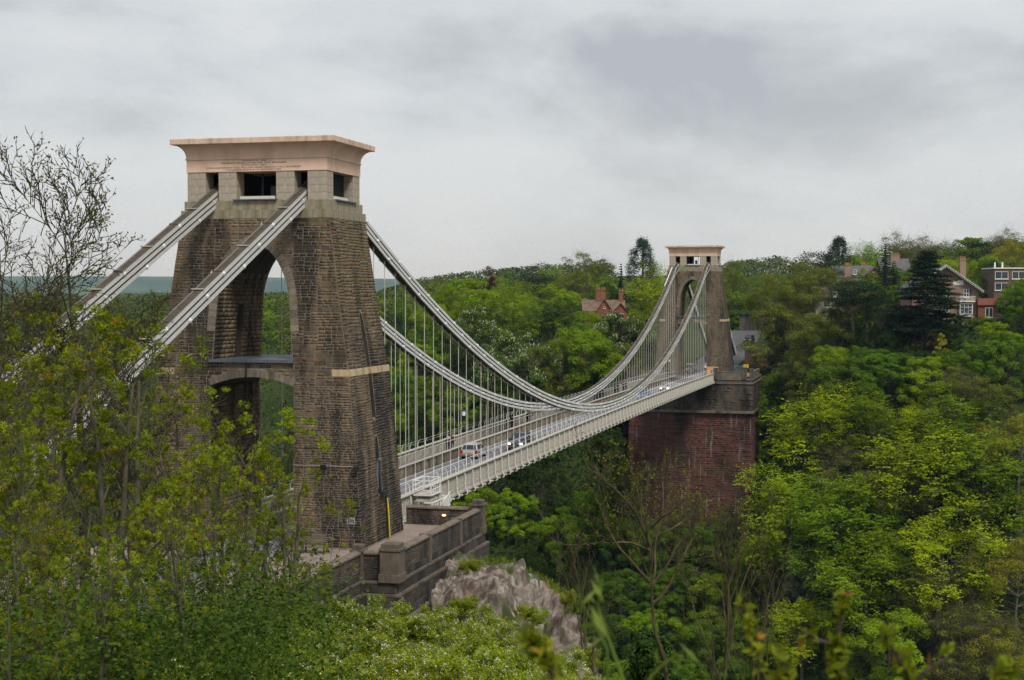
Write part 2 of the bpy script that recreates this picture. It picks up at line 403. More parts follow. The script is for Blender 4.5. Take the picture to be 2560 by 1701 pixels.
def body_mesh():
    b = MB(); rings = [[(-x, -y, z), (x, -y, z), (x, y, z), (-x, y, z)] for z, x, y in PROF]
    vs = [p for r in rings for p in r]; fs = [(3, 2, 1, 0), tuple(len(vs)-4+i for i in range(4))]
    for i in range(len(rings)-1):
        for j in range(4): fs.append((i*4+j, i*4+(j+1) % 4, i*4+4+(j+1) % 4, i*4+4+j))
    b.add(vs, fs); m = b.mesh('wall_core', M_MORTAR)
    c = []
    zs = [LEDGE+(19.05-LEDGE)*i/28 for i in range(29)]
    pr = [(half_open(z), z) for z in zs]+[(-half_open(z), z) for z in reversed(zs[:-1])]
    k = MB(); k.prism(pr, 'y', -7, 7); c.append(k.mesh('c', M_CORE))
    us = [2.86-5.72*i/20 for i in range(21)]
    k = MB(); k.prism([(-2.86, -3), (2.86, -3)]+[(u, arch_top(u)) for u in us], 'y', -7, 7); c.append(k.mesh('c', M_CORE))
    for a, bb, w in LANC:
        for s in (-1, 1):
            k = MB(); k.prism(lancet_outline(a, bb, w), 'x', s*4.9, s*9); c.append(k.mesh('c', M_CORE))
    for s in (-1, 1):
        k = MB(); k.prism(lancet_outline(11.7, 15.2, .42), 'x', s*1.5, s*3.9); c.append(k.mesh('c', M_CORE))
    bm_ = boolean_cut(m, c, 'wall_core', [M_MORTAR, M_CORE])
    for p in bm_.polygons:                         # faces inside the openings take a darker stone, shade painted into the recesses
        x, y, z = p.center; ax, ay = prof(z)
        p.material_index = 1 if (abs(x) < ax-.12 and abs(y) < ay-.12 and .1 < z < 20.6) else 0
    return bm_

def f_front(s):
    def f(u, z, o): return (u, s*(prof(z)[1]+o), z)
    return f
def f_side(s):
    def f(u, z, o): return (s*(prof(z)[0]+o), u, z)
    return f
def f_jamb(s):
    def f(u, z, o): return (s*(half_open(z)-o), u, z)
    return f
def tower_stone_lists(rng):
    fr = []; sd = []; back = []; jamb = []
    def big(z): return (.17, .30) if z > 11 else (.14, .26)
    for (z0, z1, ch, ln) in ((0, 10.72, (.11, .22), (.22, .55)), (11.17, 20.69, (.15, .27), (.26, .66))):
        for s in (-1, 1):
            L = patch_courses(rng, z0, z1, lambda z: (-prof(z)[0]+.01, prof(z)[0]-.01), front_hole, ch, ln, .012)
            (fr if s < 0 else back).extend((f_front(s),)+t for t in L)
            L = patch_courses(rng, z0, z1, lambda z: (-prof(z)[1]-.015, prof(z)[1]+.015), side_hole, ch, ln, .012)
            (sd if s > 0 else back).extend((f_side(s),)+t for t in L)
    for (z0, z1) in ((0, 10.72), (11.17, 20.69)): pass
    # the strip of front wall between the buff corner blocks at band level
    for s in (-1, 1):
        L = courses(rng, 10.72, 11.17, lambda z: (-prof(z)[0]+1.15, prof(z)[0]-1.15), front_hole, (.2, .24), (.3, .7), .012)
        (fr if s < 0 else back).extend((f_front(s),)+t for t in L)
    for s in (-1, 1):
        L = courses(rng, 11.7, 17.3, lambda z: (-prof(z)[1]+.02, prof(z)[1]-.02), lambda u, z: abs(u) < .45 and z < 15.3, (.2, .34), (.35, .9), .012)
        jamb += [(f_jamb(s),)+t for t in L]
        L = courses(rng, 0, 9.9, lambda z: (-prof(z)[1]+.02, prof(z)[1]-.02), None, (.2, .34), (.35, .9), .012)
        jamb += [(f_jamb(s),)+t for t in L]
    return fr, sd, back, jamb

def voussoir_mesh_list():
    """ring of dressed stones round the pointed opening and the segmental arch: list of meshes (front and back)"""
    out = []
    def ring(pts, depth, s):
        for (p, q) in zip(pts, pts[1:]):
            (u0, z0, nu0, nz0), (u1, z1, nu1, nz1) = p, q
            g = .012; du, dz = u1-u0, z1-z0; L = math.hypot(du, dz); du, dz = du/L*g, dz/L*g
            A = (u0+du, z0+dz); B = (u1-du, z1-dz); Cc = (u1-du+nu1*depth, z1-dz+nz1*depth); D = (u0+du+nu0*depth, z0+dz+nz0*depth)
            b = MB(); f = f_front(s); po = .03+.02*random.random()
            vs = [f(u, z, -.3) for u, z in (A, B, Cc, D)]+[f(u, z, po) for u, z in (A, B, Cc, D)]
            b.add(vs, [(0,1,2,3),(4,5,6,7),(0,1,5,4),(1,2,6,5),(2,3,7,6),(3,0,4,7)]); out.append(b)
    for s in (-1, 1):
        zs = [13.5, 13.95, 14.4, 14.85, 15.3, 15.75, 16.2, 16.65, 17.1, 17.5, 17.85, 18.15, 18.42, 18.65, 18.83, 18.95, 19.04]
        for sg in (-1, 1):
            pts = []
            for z in zs:
                w = half_open(z); e = .05; sl = (half_open(min(z+e, 19.045))-half_open(z-e))/(2*e)
                n = Vector((1, -sl)).normalized(); pts.append((sg*w, z, sg*n.x, n.y))
            pts.append((0.0, 19.06, 0, 1))
            ring(pts, .55, s)
        us = [-2.85+5.7*i/17 for i in range(18)]; pts = []
        for u in us:
            sl = -2*(SEG_C-SEG_S)*u/2.86**2; n = Vector((-sl, 1)).normalized(); pts.append((u, arch_top(u), n.x, n.y))
        ring(pts, .46, s)
    return out

def bevel_box_mesh(name, d, material, bw=.02):
    bm = bmesh.new(); bmesh.ops.create_cube(bm, size=1)
    for v in bm.verts: v.co = Vector((v.co.x*d[0], v.co.y*d[1], v.co.z*d[2]))
    bmesh.ops.bevel(bm, geom=bm.edges[:], offset=bw, segments=1, affect='EDGES')
    m = bpy.data.meshes.new(name); bm.to_mesh(m); bm.free(); m.materials.append(material); return m

TA, TB = 4.80, 3.108           # half width and half depth of the top chamber
Z_BAND, Z_BAND2, Z_PL, Z_FR = 20.69, 21.25, 21.85, 23.715
def sweep_rect(prof_pts, a, b, name, m):
    """sweep an outline (offset, z) round a rectangle of half sizes a, b"""
    k = MB(); n = len(prof_pts); rings = []
    for o, z in prof_pts: rings.append([(-a-o, -b-o, z), (a+o, -b-o, z), (a+o, b+o, z), (-a-o, b+o, z)])
    for i in range(n-1):
        for j in range(4): k.poly([rings[i][j], rings[i][(j+1) % 4], rings[i+1][(j+1) % 4], rings[i+1][j]])
    k.poly(list(reversed(rings[0]))); k.poly(rings[-1])
    return k.mesh(name, m)

def text_mesh(s, size, material, name='inscription', extrude=0.004, align='CENTER', spacing=1.0):
    cu = bpy.data.curves.new('txt', 'FONT'); cu.body = s; cu.size = size; cu.extrude = extrude; cu.align_x = align; cu.align_y = 'CENTER'; cu.space_character = spacing; cu.resolution_u = 2
    o = bpy.data.objects.new('txt', cu); COL.objects.link(o)
    dg = bpy.context.evaluated_depsgraph_get(); dg.update()
    m = bpy.data.meshes.new_from_object(o.evaluated_get(dg)); m.name = name
    bpy.data.objects.remove(o); bpy.data.curves.remove(cu)
    m.materials.clear(); m.materials.append(material)
    return m

_rng = random.Random(5)
T_FR, T_SD, T_BK, T_JB = tower_stone_lists(_rng)
UNIT = unit_stones(_rng, 8, M_STONE)
BODY = body_mesh()
VOUS = [b.mesh('voussoir', [M_STONE], tint=False) for b in voussoir_mesh_list()]
M_VOUS = stone_mat('voussoir_stone', [(.13,.11,.085),(.21,.175,.13),(.15,.13,.10),(.25,.205,.15)], stain=[((.035,.03,.026), .7, .7, .5, .64, None)])
for m in VOUS: m.materials[0] = M_VOUS

def build_tower(y0, z0, near):
    root = empty('bridge_tower', (0, y0, z0))
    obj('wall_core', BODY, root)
    rng = random.Random(9 if near else 10)
    if near:
        vis = sorted(T_FR+T_SD, key=lambda s: -(s[2]-s[1])*(s[4]-s[3])*(1.0 if s in T_FR else .55))
        single_stones(vis[:300], UNIT, rng, root, .022)
        rest = vis[300:]+T_BK+T_JB
    else:
        rest = T_FR+T_SD+T_BK+T_JB
    o = obj('stonework', stones_mesh('stonework', rest, rng, M_STONE, .016), root); o['kind'] = 'stuff'
    for m in VOUS: obj('voussoir', m, root)
    # buff corner blocks
    for sx in (-1, 1):
        for sy in (-1, 1):
            b = MB(); za, zb = 10.73, 11.16
            def P(u, z, o): 
                x, y = prof(z); return (sx*(x+o-u[0]), sy*(y+o-u[1]), z)
            for (ua, ub) in (((0, 0), (1.12, 0)), ):
                vs = []
                for z in (za, zb):
                    x, y = prof(z); o_ = .035
                    vs += [(sx*(x+o_), sy*(y+o_), z), (sx*(x-1.12), sy*(y+o_), z), (sx*(x-1.12), sy*(y-.5), z), (sx*(x+o_), sy*(y-.5), z)]
                b.add(vs, [(0,1,2,3),(4,5,6,7),(0,1,5,4),(1,2,6,5),(2,3,7,6),(3,0,4,7)])
            b.build('corner_block', M_YELLOWBAND, root)
            y0_, w = .5, 0
            for k, (ya, yb) in enumerate(((0.32, 1.3), (1.32, 2.35), (2.37, 3.34))):
                b = MB(); vs = []
                for z in (za, zb):
                    x, _ = prof(z); vs += [(sx*(x+.03), sy*ya, z), (sx*(x+.03), sy*yb, z), (sx*(x-.3), sy*yb, z), (sx*(x-.3), sy*ya, z)]
                b.add(vs, [(0,1,2,3),(4,5,6,7),(0,1,5,4),(1,2,6,5),(2,3,7,6),(3,0,4,7)])
                b.build('band_block', M_YELLOWBAND, root)
    # ledge across the opening, roofed in lead
    b = MB(); b.box((0, 0, LEDGE+.06), (5.5, 8.0, .12)); led = b.build('gallery_floor', M_LEAD, root)
    b = MB(); b.box((0, -3.98, LEDGE+.03), (5.72, .22, .2)); b.box((0, 3.98, LEDGE+.03), (5.72, .22, .2)); b.build('lead_flashing', M_LEAD, led)
    # two courses of plinth blocks
    for (za, zb, hx, hy, n, ny) in ((Z_BAND, Z_BAND2, 5.10, 3.36, 9, 6), (Z_BAND2, Z_PL, 4.93, 3.21, 8, 5)):
        b = MB(); b.box((0, 0, (za+zb)/2), (2*hx-.3, 2*hy-.3, zb-za-.004)); b.build('plinth_core', M_MORTAR, root)
        ms = bevel_box_mesh('plinth_block', (2*hx/n-.012, .5, zb-za-.008), M_BAND, .012)
        for i in range(n):
            for s in (-1, 1): obj('plinth_block', ms, root, (-hx+(i+.5)*2*hx/n, s*(hy-.25), (za+zb)/2))
        my = bevel_box_mesh('plinth_block', (.5, 2*(hy-.5)/ny-.012, zb-za-.008), M_BAND, .012)
        for i in range(ny):
            for s in (-1, 1): obj('plinth_block', my, root, (s*(hx-.25), -(hy-.5)+(i+.5)*2*(hy-.5)/ny, (za+zb)/2))
    # chamber piers of squared blocks
    nc = 4; ch = (Z_FR-Z_PL)/nc
    def pier(x0, x1, ya, yb):
        for c in range(nc):
            k = 2 if abs(x1-x0) > 1.0 else 2
            cut = x0+(x1-x0)*(.62 if c % 2 else .36)
            for a, bb in ((x0, cut), (cut, x1)):
                obj('ashlar_block', bevel_box_mesh('ashlar_block', (abs(bb-a)-.008, yb-ya, ch-.008), M_ASHLAR, .012), root, ((a+bb)/2, (ya+yb)/2, Z_PL+(c+.5)*ch))
    for s in (-1, 1):
        ya, yb = sorted((s*(TB-.03), s*1.85))
        pier(3.5, 4.77, ya, yb); pier(-4.77, -3.5, ya, yb); pier(1.36, 2.6, ya, yb); pier(-2.6, -1.36, ya, yb)
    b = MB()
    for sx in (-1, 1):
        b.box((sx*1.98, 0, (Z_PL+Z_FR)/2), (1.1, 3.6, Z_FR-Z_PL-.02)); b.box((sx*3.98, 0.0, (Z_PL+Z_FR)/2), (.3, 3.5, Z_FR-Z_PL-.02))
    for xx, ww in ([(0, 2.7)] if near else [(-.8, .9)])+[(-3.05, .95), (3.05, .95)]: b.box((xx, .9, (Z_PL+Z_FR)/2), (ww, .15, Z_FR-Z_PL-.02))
    b.build('chamber_shade_screen', M_DARK, root)  # near-black boxes added to stand for the shade inside the chamber openings
    # saddle machinery seen in the openings
    b = MB()
    for sx in (-1, 1):
        b.box((sx*3.05, 0, Z_PL+.35), (.8, 3.2, .6)); b.tube([(sx*3.05-.45, -.6, Z_PL+.9), (sx*3.05+.45, -.6, Z_PL+.9)], .18, 10)
    b.box((.35, -.9, Z_PL+.62), (.42, .3, .9)); b.tube([(-.35, -1.2, Z_PL), (-.35, -1.2, Z_FR)], .06); b.tube([(.75, -1.0, Z_PL), (.75, -1.0, Z_FR)], .04)
    b.build('saddle', mat('saddle_iron', (.09,.095,.10), .6, .2) if near else MATS['saddle_iron'], root)
    # sills and panels of the openings
    b = MB(); b.box((0, -TB+.0, Z_PL+.05), (2.95, .55, .08)); b.build('window_sill', M_LEAD, root)
    b = MB(); b.box((.06, -TB+.12, Z_PL+.19), (2.4, .06, .2)); b.build('window_panel', M_PANEL, root)
    b = MB(); b.box((TA-.02, 0, Z_PL+.05), (.55, 3.7, .08)); b.build('window_sill', M_LEAD, root)
    b = MB(); b.box((TA-.1, -.35, Z_PL+.2), (.06, 2.6, .22)); b.build('window_panel', M_PANEL, root)
    # frieze, cavetto cornice, coping
    b = MB(); b.box((0, 0, (Z_FR+24.5)/2), (2*TA+.02, 2*TB+.02, 24.5-Z_FR)); b.build('frieze', M_CAP, root)
    cav = [(.06, 24.502), (.06, 24.6), (.02, 24.6)]+[(.02+.66*(1-math.cos(PI/2*i/8)), 24.6+.84*math.sin(PI/2*i/8)) for i in range(9)]
    o = obj('cornice', sweep_rect(cav, TA, TB, 'cornice', M_CAP), root)
    sl = [(.74, 25.442), (.785, 25.47), (.785, 25.79), (.75, 25.82)]
    obj('coping_slab', sweep_rect(sl, TA, TB, 'coping_slab', M_SLAB), root)
    return root

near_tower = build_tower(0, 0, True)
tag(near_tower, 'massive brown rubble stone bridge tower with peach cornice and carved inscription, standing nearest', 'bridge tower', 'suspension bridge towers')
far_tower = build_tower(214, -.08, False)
tag(far_tower, 'smaller looking brown stone bridge tower with peach cornice on the red brick abutment', 'bridge tower', 'suspension bridge towers')
lines = ['COMMENCED 1836', 'ISAMBARD KINGDOM BRUNEL F.R.S. ENGINEER', 'COMPLETED 1864', 'JOHN HAWKSHAW F.R.S. WILLIAM HENRY BARLOW F.R.S. ENGINEERS', 'COCHRANE GROVE & CO CONTRACTORS']
for i, t in enumerate(lines):
    tm = text_mesh(t, .15, M_INK, spacing=1.12)
    w = max(v.co.x for v in tm.vertices)-min(v.co.x for v in tm.vertices)
    want = [1.72, 4.5, 1.72, 6.5, 3.75][i]
    obj('inscription', tm, near_tower, (-.15, -TB-.016, 24.40-.145*i), (PI/2, 0, 0), (want/w, .92, 1))
b = MB(); b.tube([(7.28, .05, 2.9), (7.05, .02, 5.6)], .09, 8); b.box((7.34, .12, 2.95), (.42, .6, .28)); b.tube([(7.5, .42, 2.85), (7.55, .52, 1.6), (7.62, .56, 0.02)], .085, 8)
b.build('drainpipe', mat('pipe_black', (.02, .03, .035), .5), near_tower)
b = MB(); b.tube([(7.60, .36, 2.62), (7.66, .45, 1.5), (7.72, .49, .05)], .05, 6); b.build('yellow_strip', mat('yellow_tape', (.62, .52, .02), .6, .2, 6, streak=((.12, .12, .05), .6, 5)), near_tower)
b = MB(); b.box((7.2, 0, 5.2), (.1, .6, .1)); b.box((7.1, 0, 4.2), (.06, .5, 1.9)); b.build('lancet_door', mat('grey_door', (.16, .17, .17), .6), near_tower)
# lead pipe on the gallery front
b = MB(); b.tube([(-.35, -3.95, 11.6), (-.35, -4.0, 10.6)], .05, 6); b.build('waste_pipe', M_BLACK, near_tower)
# glazing bar, floodlights
def floodlight(p, rz, label):
    r = empty('floodlight', p, rz)
    b = MB(); b.box((0, -.16, 0), (.34, .2, .26)); b.build('lamp_housing', M_BLACK, r)
    b = MB(); b.box((0, -.02, -.02), (.08, .12, .08)); b.build('bracket', M_BLACK, r)
    return tag(r, label, 'floodlight', 'black floodlights on the tower')
floodlight((4.95, -4.10, 5.05), 0, 'black floodlight on the cable line across the near tower front')
floodlight((7.02, -4.12, 5.0), R_(35), 'black floodlight on the corner of the near tower above the notice')
floodlight((2.86, -4.1, 7.1), R_(-20), 'black floodlight beside the carriageway arch of the near tower')
b = MB(); b.tube([(2.9, -4.1, 5.12), (6.9, -4.1, 5.12)], .018, 5); tag(b.build('power_cable', mat('grey_cable', (.35, .33, .30), .7)), 'thin grey cable run across the near tower front', 'cable')
# notice
r = empty('notice_sign', (6.72, -4.08, 1.72))
b = MB(); b.box((0, 0, 0), (.52, .03, .40)); b.build('board', mat('notice_black', (.015, .015, .025), .5), r)
b = MB()
for (c, d) in (((0, -.018, .185), (.50, .008, .022)), ((0, -.018, -.185), (.50, .008, .022)), ((-.245, -.018, 0), (.02, .008, .38)), ((.245, -.018, 0), (.02, .008, .38)), ((0, -.018, .0), (.46, .008, .012))): b.box(c, d)
b.build('border', M_WHITE, r)
for s_, z_, w_ in (('TALK TO US', .095, .42), ('116 123', -.095, .26)):
    tm = text_mesh(s_, .11, M_WHITE, 'lettering'); ww = max(v.co.x for v in tm.vertices)-min(v.co.x for v in tm.vertices)
    obj('lettering', tm, r, (0, -.021, z_), (PI/2, 0, 0), (w_/ww, 1, 1))
tag(r, 'small black TALK TO US notice with white border on the near tower', 'notice')
# ================================================================ deck profile and chains
def hd(y): 
    # slight camber, falling towards the far tower: through (22,0),(88,.1),(206,-.53)
    return -3.72e-5*(y-22)*(y-88)+.0015152*(y-22)
M_CHAIN, _n, _b, _o = _nodes('chain_paint')
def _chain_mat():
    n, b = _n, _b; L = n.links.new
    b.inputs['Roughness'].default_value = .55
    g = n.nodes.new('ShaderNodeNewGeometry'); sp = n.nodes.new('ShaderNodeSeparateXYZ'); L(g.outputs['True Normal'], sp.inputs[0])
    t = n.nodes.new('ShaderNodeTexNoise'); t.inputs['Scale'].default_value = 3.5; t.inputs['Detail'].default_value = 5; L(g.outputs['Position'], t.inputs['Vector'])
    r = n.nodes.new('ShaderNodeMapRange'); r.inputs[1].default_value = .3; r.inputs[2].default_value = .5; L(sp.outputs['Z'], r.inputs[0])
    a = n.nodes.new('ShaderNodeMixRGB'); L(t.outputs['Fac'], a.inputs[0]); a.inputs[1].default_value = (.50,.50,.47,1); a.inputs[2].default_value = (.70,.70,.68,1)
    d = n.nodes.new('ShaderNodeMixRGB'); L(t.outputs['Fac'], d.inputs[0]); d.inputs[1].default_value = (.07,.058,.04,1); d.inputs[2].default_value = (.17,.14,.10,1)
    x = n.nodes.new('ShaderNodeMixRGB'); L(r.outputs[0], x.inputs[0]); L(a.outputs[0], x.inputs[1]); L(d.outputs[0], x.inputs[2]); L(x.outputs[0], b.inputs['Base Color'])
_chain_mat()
M_ROD = mat('rod_paint', (.50, .47, .41), .55, .1, 2)
TIER, BAR = .375, .235
def zc(y):
    """height of the middle of the top tier"""
    if y < 1.5: return 23.62-.43*abs(min(y, 0)) if y < 0 else 23.62
    if y > 212.5: return 23.54-.43*max(0, y-214)
    return 1.86+.00197*(y-107)**2-.0004*max(0, y-107)
LK = 7.32
def link_mesh(nb, name):
    b = MB(); W = .62; n = nb
    for i in range(n):
        x = -W/2+.03+(W-.06)*(i/(n-1)) if n > 1 else 0
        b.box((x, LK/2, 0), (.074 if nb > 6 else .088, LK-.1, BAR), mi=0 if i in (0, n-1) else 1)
        if i in (0, n-1):
            for e in (0, LK):
                pr = [(e+.185*math.cos(2*PI*k/10), .185*math.sin(2*PI*k/10)) for k in range(10)]
                b.prism(pr, 'x', x-.034, x+.034)
    return b.mesh(name, [M_CHAIN, M_GAP_SHADE])
M_GAP_SHADE = mat('chain_gap_shade_brown', (.075, .062, .046), .9, .35, 3)  # inner bars: dark colour paints shade into the tier gaps and browns the tops
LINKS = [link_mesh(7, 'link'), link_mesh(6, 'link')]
_p = MB(); _p.tube([(-.43, 0, 0), (.43, 0, 0)], .055, 8)
for s in (-1, 1): _p.tube([(s*.33, 0, 0), (s*.375, 0, 0)], .14, 10); _p.tube([(s*.385, 0, 0), (s*.425, 0, 0)], .085, 6)
PIN = _p.mesh('pin', mat('pin_paint', (.80, .80, .78), .5, .08))
_p = MB(); _p.box((-.30, 0, .0), (.03, .1, .34)); _p.box((.30, 0, 0), (.03, .1, .34)); _p.box((0, 0, .17), (.78, .12, .035)); _p.box((-.36, 0, .2), (.05, .05, .06)); _p.box((.36, 0, .2), (.05, .05, .06))
CLAMP = _p.mesh('clamp', mat('clamp_iron', (.34, .29, .21), .7, .2))
_p = MB(); _p.tube([(0, 0, 0), (0, 0, 1)], .033, 6); ROD = _p.mesh('suspension_rod', M_ROD)
_p = MB(); _p.tube([(0, 0, 0), (0, 0, .12), (0, 0, 1.25), (0, 0, 1.4)], [.06, .048, .045, .034], 8); SLEEVE = _p.mesh('rod_sleeve', mat('sleeve_white', (.66, .66, .66), .5, .05))
_p = MB(); _p.box((0, 0, 0), (.05, .14, .42)); _p.tube([(-.05, 0, -.2), (.05, 0, -.2)], .07, 8); HANGER = _p.mesh('hanger', M_ROD)
def zgird(y): return .5+hd(y)
def chain(x, label):
    root = empty('suspension_chain', (x, 0, 0))
    def seg(ya, yb, dz, k):
        a = Vector((0, ya, zc(ya)+dz)); b_ = Vector((0, yb, zc(yb)+dz)); d = b_-a; L = d.length
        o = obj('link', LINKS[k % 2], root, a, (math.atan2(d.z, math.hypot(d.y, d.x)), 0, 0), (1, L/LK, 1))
        obj('pin', PIN, o)
        return o
    k = 0
    for tier in range(3):
        dz = -TIER*tier; y = 1.0+2.44*tier; seg(-1.4, y, dz, 1) if tier == 0 else None
        if tier: seg(-1.4, y, dz, tier)
        k = tier
        while y < 211.5:
            y2 = min(y+LK, 215.4)
            if y2 > 210: y2 = 215.4
            seg(y, y2, dz, k); k += 1; y = y2
        # land side near
        y = -1.4-2.1*tier if tier else -1.4
        if tier: seg(y, -1.4, dz, 0)
        k = tier
        while y > -56:
            seg(y-LK*.95, y, dz, k); y -= LK*.95; k += 1
        y = 215.4; k = tier
        while y < 262:
            seg(y, y+LK, dz, k); y += LK; k += 1
    # clamps on the top tier
    y = -6.0
    while y > -50:
        obj('clamp', CLAMP, root, (0, y, zc(y)+.02), (math.atan(.43), 0, 0)); y -= 5.9
    y = 140
    while y < 212:
        s = 2*.00197*(y-107); obj('clamp', CLAMP, root, (0, y, zc(y)+.04), (math.atan(s), 0, 0)); y += 4.88
    # rods
    j = 0; y = 8.3
    while y < 208:
        tier = j % 3; zt = zc(y)-2*TIER-.12
        zb = zgird(y)
        if zt > zb+.25:
            obj('suspension_rod', ROD, root, (0, y, zb), None, (1, 1, zt-zb))
            obj('hanger', HANGER, root, (0, y, zt))
            if x > 0: obj('rod_sleeve', SLEEVE, root, (0, y, zb-.02), None, (1, 1, min(1, (zt-zb)/1.5)))
        y += 2.44; j += 1
    return tag(root, label, 'suspension chain', 'suspension chains')
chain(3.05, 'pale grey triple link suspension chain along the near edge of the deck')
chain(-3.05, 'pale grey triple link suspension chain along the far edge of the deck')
# grey access plank on the far chain near the far tower
b = MB(); b.box((-3.5, 201.2, zc(201.2)+.16), (.12, 10.5, .16), rot=Matrix.Rotation(math.atan(.372), 3, 'X')); tag(b.build('access_plank', M_WHITE), 'white plank strapped on the far chain beside the far tower', 'plank')

# ================================================================ deck
Y0, Y1 = 3.8, 208.3
M_ASPH = mat('worn_asphalt', (.17, .17, .18), .85, .18, .9, bump=.15, bscale=60)
M_FOOT = mat('footway_planks', (.13, .105, .085), .9, .25, 3)
M_GIRD = mat('girder_brown_grime', (.22, .18, .135), .8, .35, 1.2, col2=(.36, .315, .25))
M_LINE = mat('road_paint', (.6, .6, .56), .7)
def strip(b, xa, xb, z, ya, yb, n=44, th=.0):
    for i in range(n):
        a = ya+(yb-ya)*i/n; c = ya+(yb-ya)*(i+1)/n
        vs = [(xa, a, z+hd(a)), (xb, a, z+hd(a)), (xb, c, z+hd(c)), (xa, c, z+hd(c))]
        if th: 
            vs += [(p[0], p[1], p[2]-th) for p in vs]; b.add(vs, [(0,1,2,3),(7,6,5,4),(0,4,5,1),(1,5,6,2),(2,6,7,3),(3,7,4,0)])
        else: b.add(vs, [(0, 1, 2, 3)])
deck = empty('bridge_deck', (0, 0, 0))
b = MB(); strip(b, -2.72, 2.72, -.45, Y0-8, Y1+8, 60, .2); b.build('roadway', M_ASPH, deck)
b = MB(); strip(b, -2.72, -2.45, -.443, Y0, Y1); b.build('kerb_strip', M_CREAM, deck); b = MB(); strip(b, 2.45, 2.72, -.443, Y0, Y1); b.build('kerb_strip', M_CREAM, deck)
for s in (-1, 1):
    b = MB(); xa, xb = sorted((s*3.2, s*4.7)); strip(b, xa, xb, -.05, Y0, Y1, 44, .12); b.build('footway', M_FOOT, deck)
    b = MB(); xa, xb = sorted((s*3.0, s*3.1)); strip(b, xa, xb, .44, Y0, Y1, 44, .95); g = b.build('girder', M_GIRD, deck)
    b = MB(); xa, xb = sorted((s*2.85, s*3.25)); strip(b, xa, xb, .5, Y0, Y1, 44, .055); b.build('flange', M_CREAM, g)
    b = MB(); xa, xb = sorted((s*4.55, s*4.92)); strip(b, xa, xb, 1.16, Y0, Y1, 44, .07); b.build('handrail', M_CREAM, deck)
    b = MB(); xa, xb = sorted((s*4.70, s*4.86)); strip(b, xa, xb, -.42, Y0, Y1, 44, .16); b.build('edge_beam', M_CREAM, deck)
    b = MB(); xa, xb = sorted((s*2.98, s*3.02)); strip(b, xa, xb, 1.42, Y0, Y1, 60, .035); b.build('guard_rail', M_WHITE, deck)
b = MB(); strip(b, -4.6, 4.6, -.66, Y0, Y1, 44, .1); b.build('deck_soffit', mat('soffit_timber', (.20, .185, .15), .9, .3, 2), deck)
PN = 2.44
def panel_mesh():
    b = MB(); z0, z1 = -.42, 1.06; y1 = PN-.1
    n = 15
    for i in range(n+1):
        y = .06+(y1-.06)*i/n; b.box((0, y, (z0+z1)/2), (.022, .03, z1-z0))
    for i in range(-9, n):
        for sg in (1, -1):
            ya = .06+(y1-.06)*i/n; yb = ya+(z1-z0)*.9
            za, zb = (z0, z1) if sg > 0 else (z1, z0)
            p = [ya, za]; q_ = [yb, zb]
            if ya < .06: t = (.06-ya)/(yb-ya); p = [.06, za+(zb-za)*t]
            if yb > y1: t = (y1-ya)/(yb-ya); q_ = [y1, za+(zb-za)*t]
            if q_[0] > p[0]+.03 and i % 2 == 0: b.bar((.012*sg, p[0], p[1]), (.012*sg, q_[0], q_[1]), .016, .03, up=(1, 0, 0))
    for z in (z0+.02, z1-.02, z0+.3, z1-.3): b.box((0, PN/2, z), (.05, PN-.06, .05))
    b.box((-.03, PN/2, .32), (.012, PN-.12, 1.3), mi=1)
    return b.mesh('parapet_panel', [M_CREAM, mat('panel_backing', (.36, .335, .285), .8, .3, 1.5)])
PANEL = panel_mesh()
_p = MB(); _p.box((0, 0, .33), (.1, .1, 1.62)); POST = _p.mesh('parapet_post', M_CREAM)
_p = MB(); pts = [(.02, 0, 1.05), (.10, 0, .98), (.12, 0, .6), (.11, 0, .1), (.16, 0, -.25), (.30, 0, -.52), (.33, 0, -.66), (.24, 0, -.78), (.1, 0, -.8)]
_p.tube(pts, [.035, .045, .045, .045, .05, .06, .065, .06, .05], 6); BRACKET = _p.mesh('bracket', mat('bracket_paint', (.62, .60, .55), .5, .08), smooth=True)
_p = MB(); _p.lathe([(.06, -.86), (.30, -.80), (.42, -.70), (.44, -.62)], 12, (.02, PN*.5, 0)); BOSS = _p.mesh('soffit_boss', M_CREAM, smooth=True)
_p = MB(); _p.tube([(0, 0, 1.16), (0, 0, 1.5), (-.06, 0, 1.75), (-.2, 0, 1.92)], [.026, .024, .022, .02], 5); CLIMB = _p.mesh('guard_post', M_WHITE)
_p = MB(); _p.box((0, 0, 0), (.16, .09, .9)); STIFF = _p.mesh('stiffener', mat('stiffener_brown', (.16, .125, .09), .85, .2))
YEL = mat('ochre_marker', (.55, .42, .10), .7)
_p = MB(); _p.box((0, .75, .93), (.02, 1.1, .05)); _p.box((0, 1.28, .78), (.02, .05, .3)); MARK = _p.mesh('ochre_marker', YEL)
ny = int((Y1-Y0)/PN)
for i in range(ny):
    y = Y0+i*PN; sl = math.atan2(hd(y+PN)-hd(y), PN); z = hd(y)
    for s in (-1, 1):
        obj('parapet_panel', PANEL, deck, (s*4.74, y+.05, z), (sl, 0, 0), (s, 1, 1))
        obj('parapet_post', POST, deck, (s*4.74, y, z))
        if s > 0:
            obj('bracket', BRACKET, deck, (4.80, y, z)); obj('soffit_boss', BOSS, deck, (4.66, y, z))
        obj('guard_post', CLIMB, deck, (s*4.74, y+.3, z), None, (s, 1, 1))
        if s < 0:
            obj('stiffener', STIFF, deck, (-2.93, y+.6, z-.02))
            if y < 120 and i % 1 == 0: obj('marker', MARK, deck, (-4.66, y+.3, z))
b = MB()
for s in (-1, 1):
    for z in (1.62, 1.9): strip(b, s*4.55-.006 if z > 1.8 else s*4.72-.006, s*4.55+.006 if z > 1.8 else s*4.72+.006, z, Y0, Y1, 44, .012)
b.build('guard_wire', M_WHITE, deck)
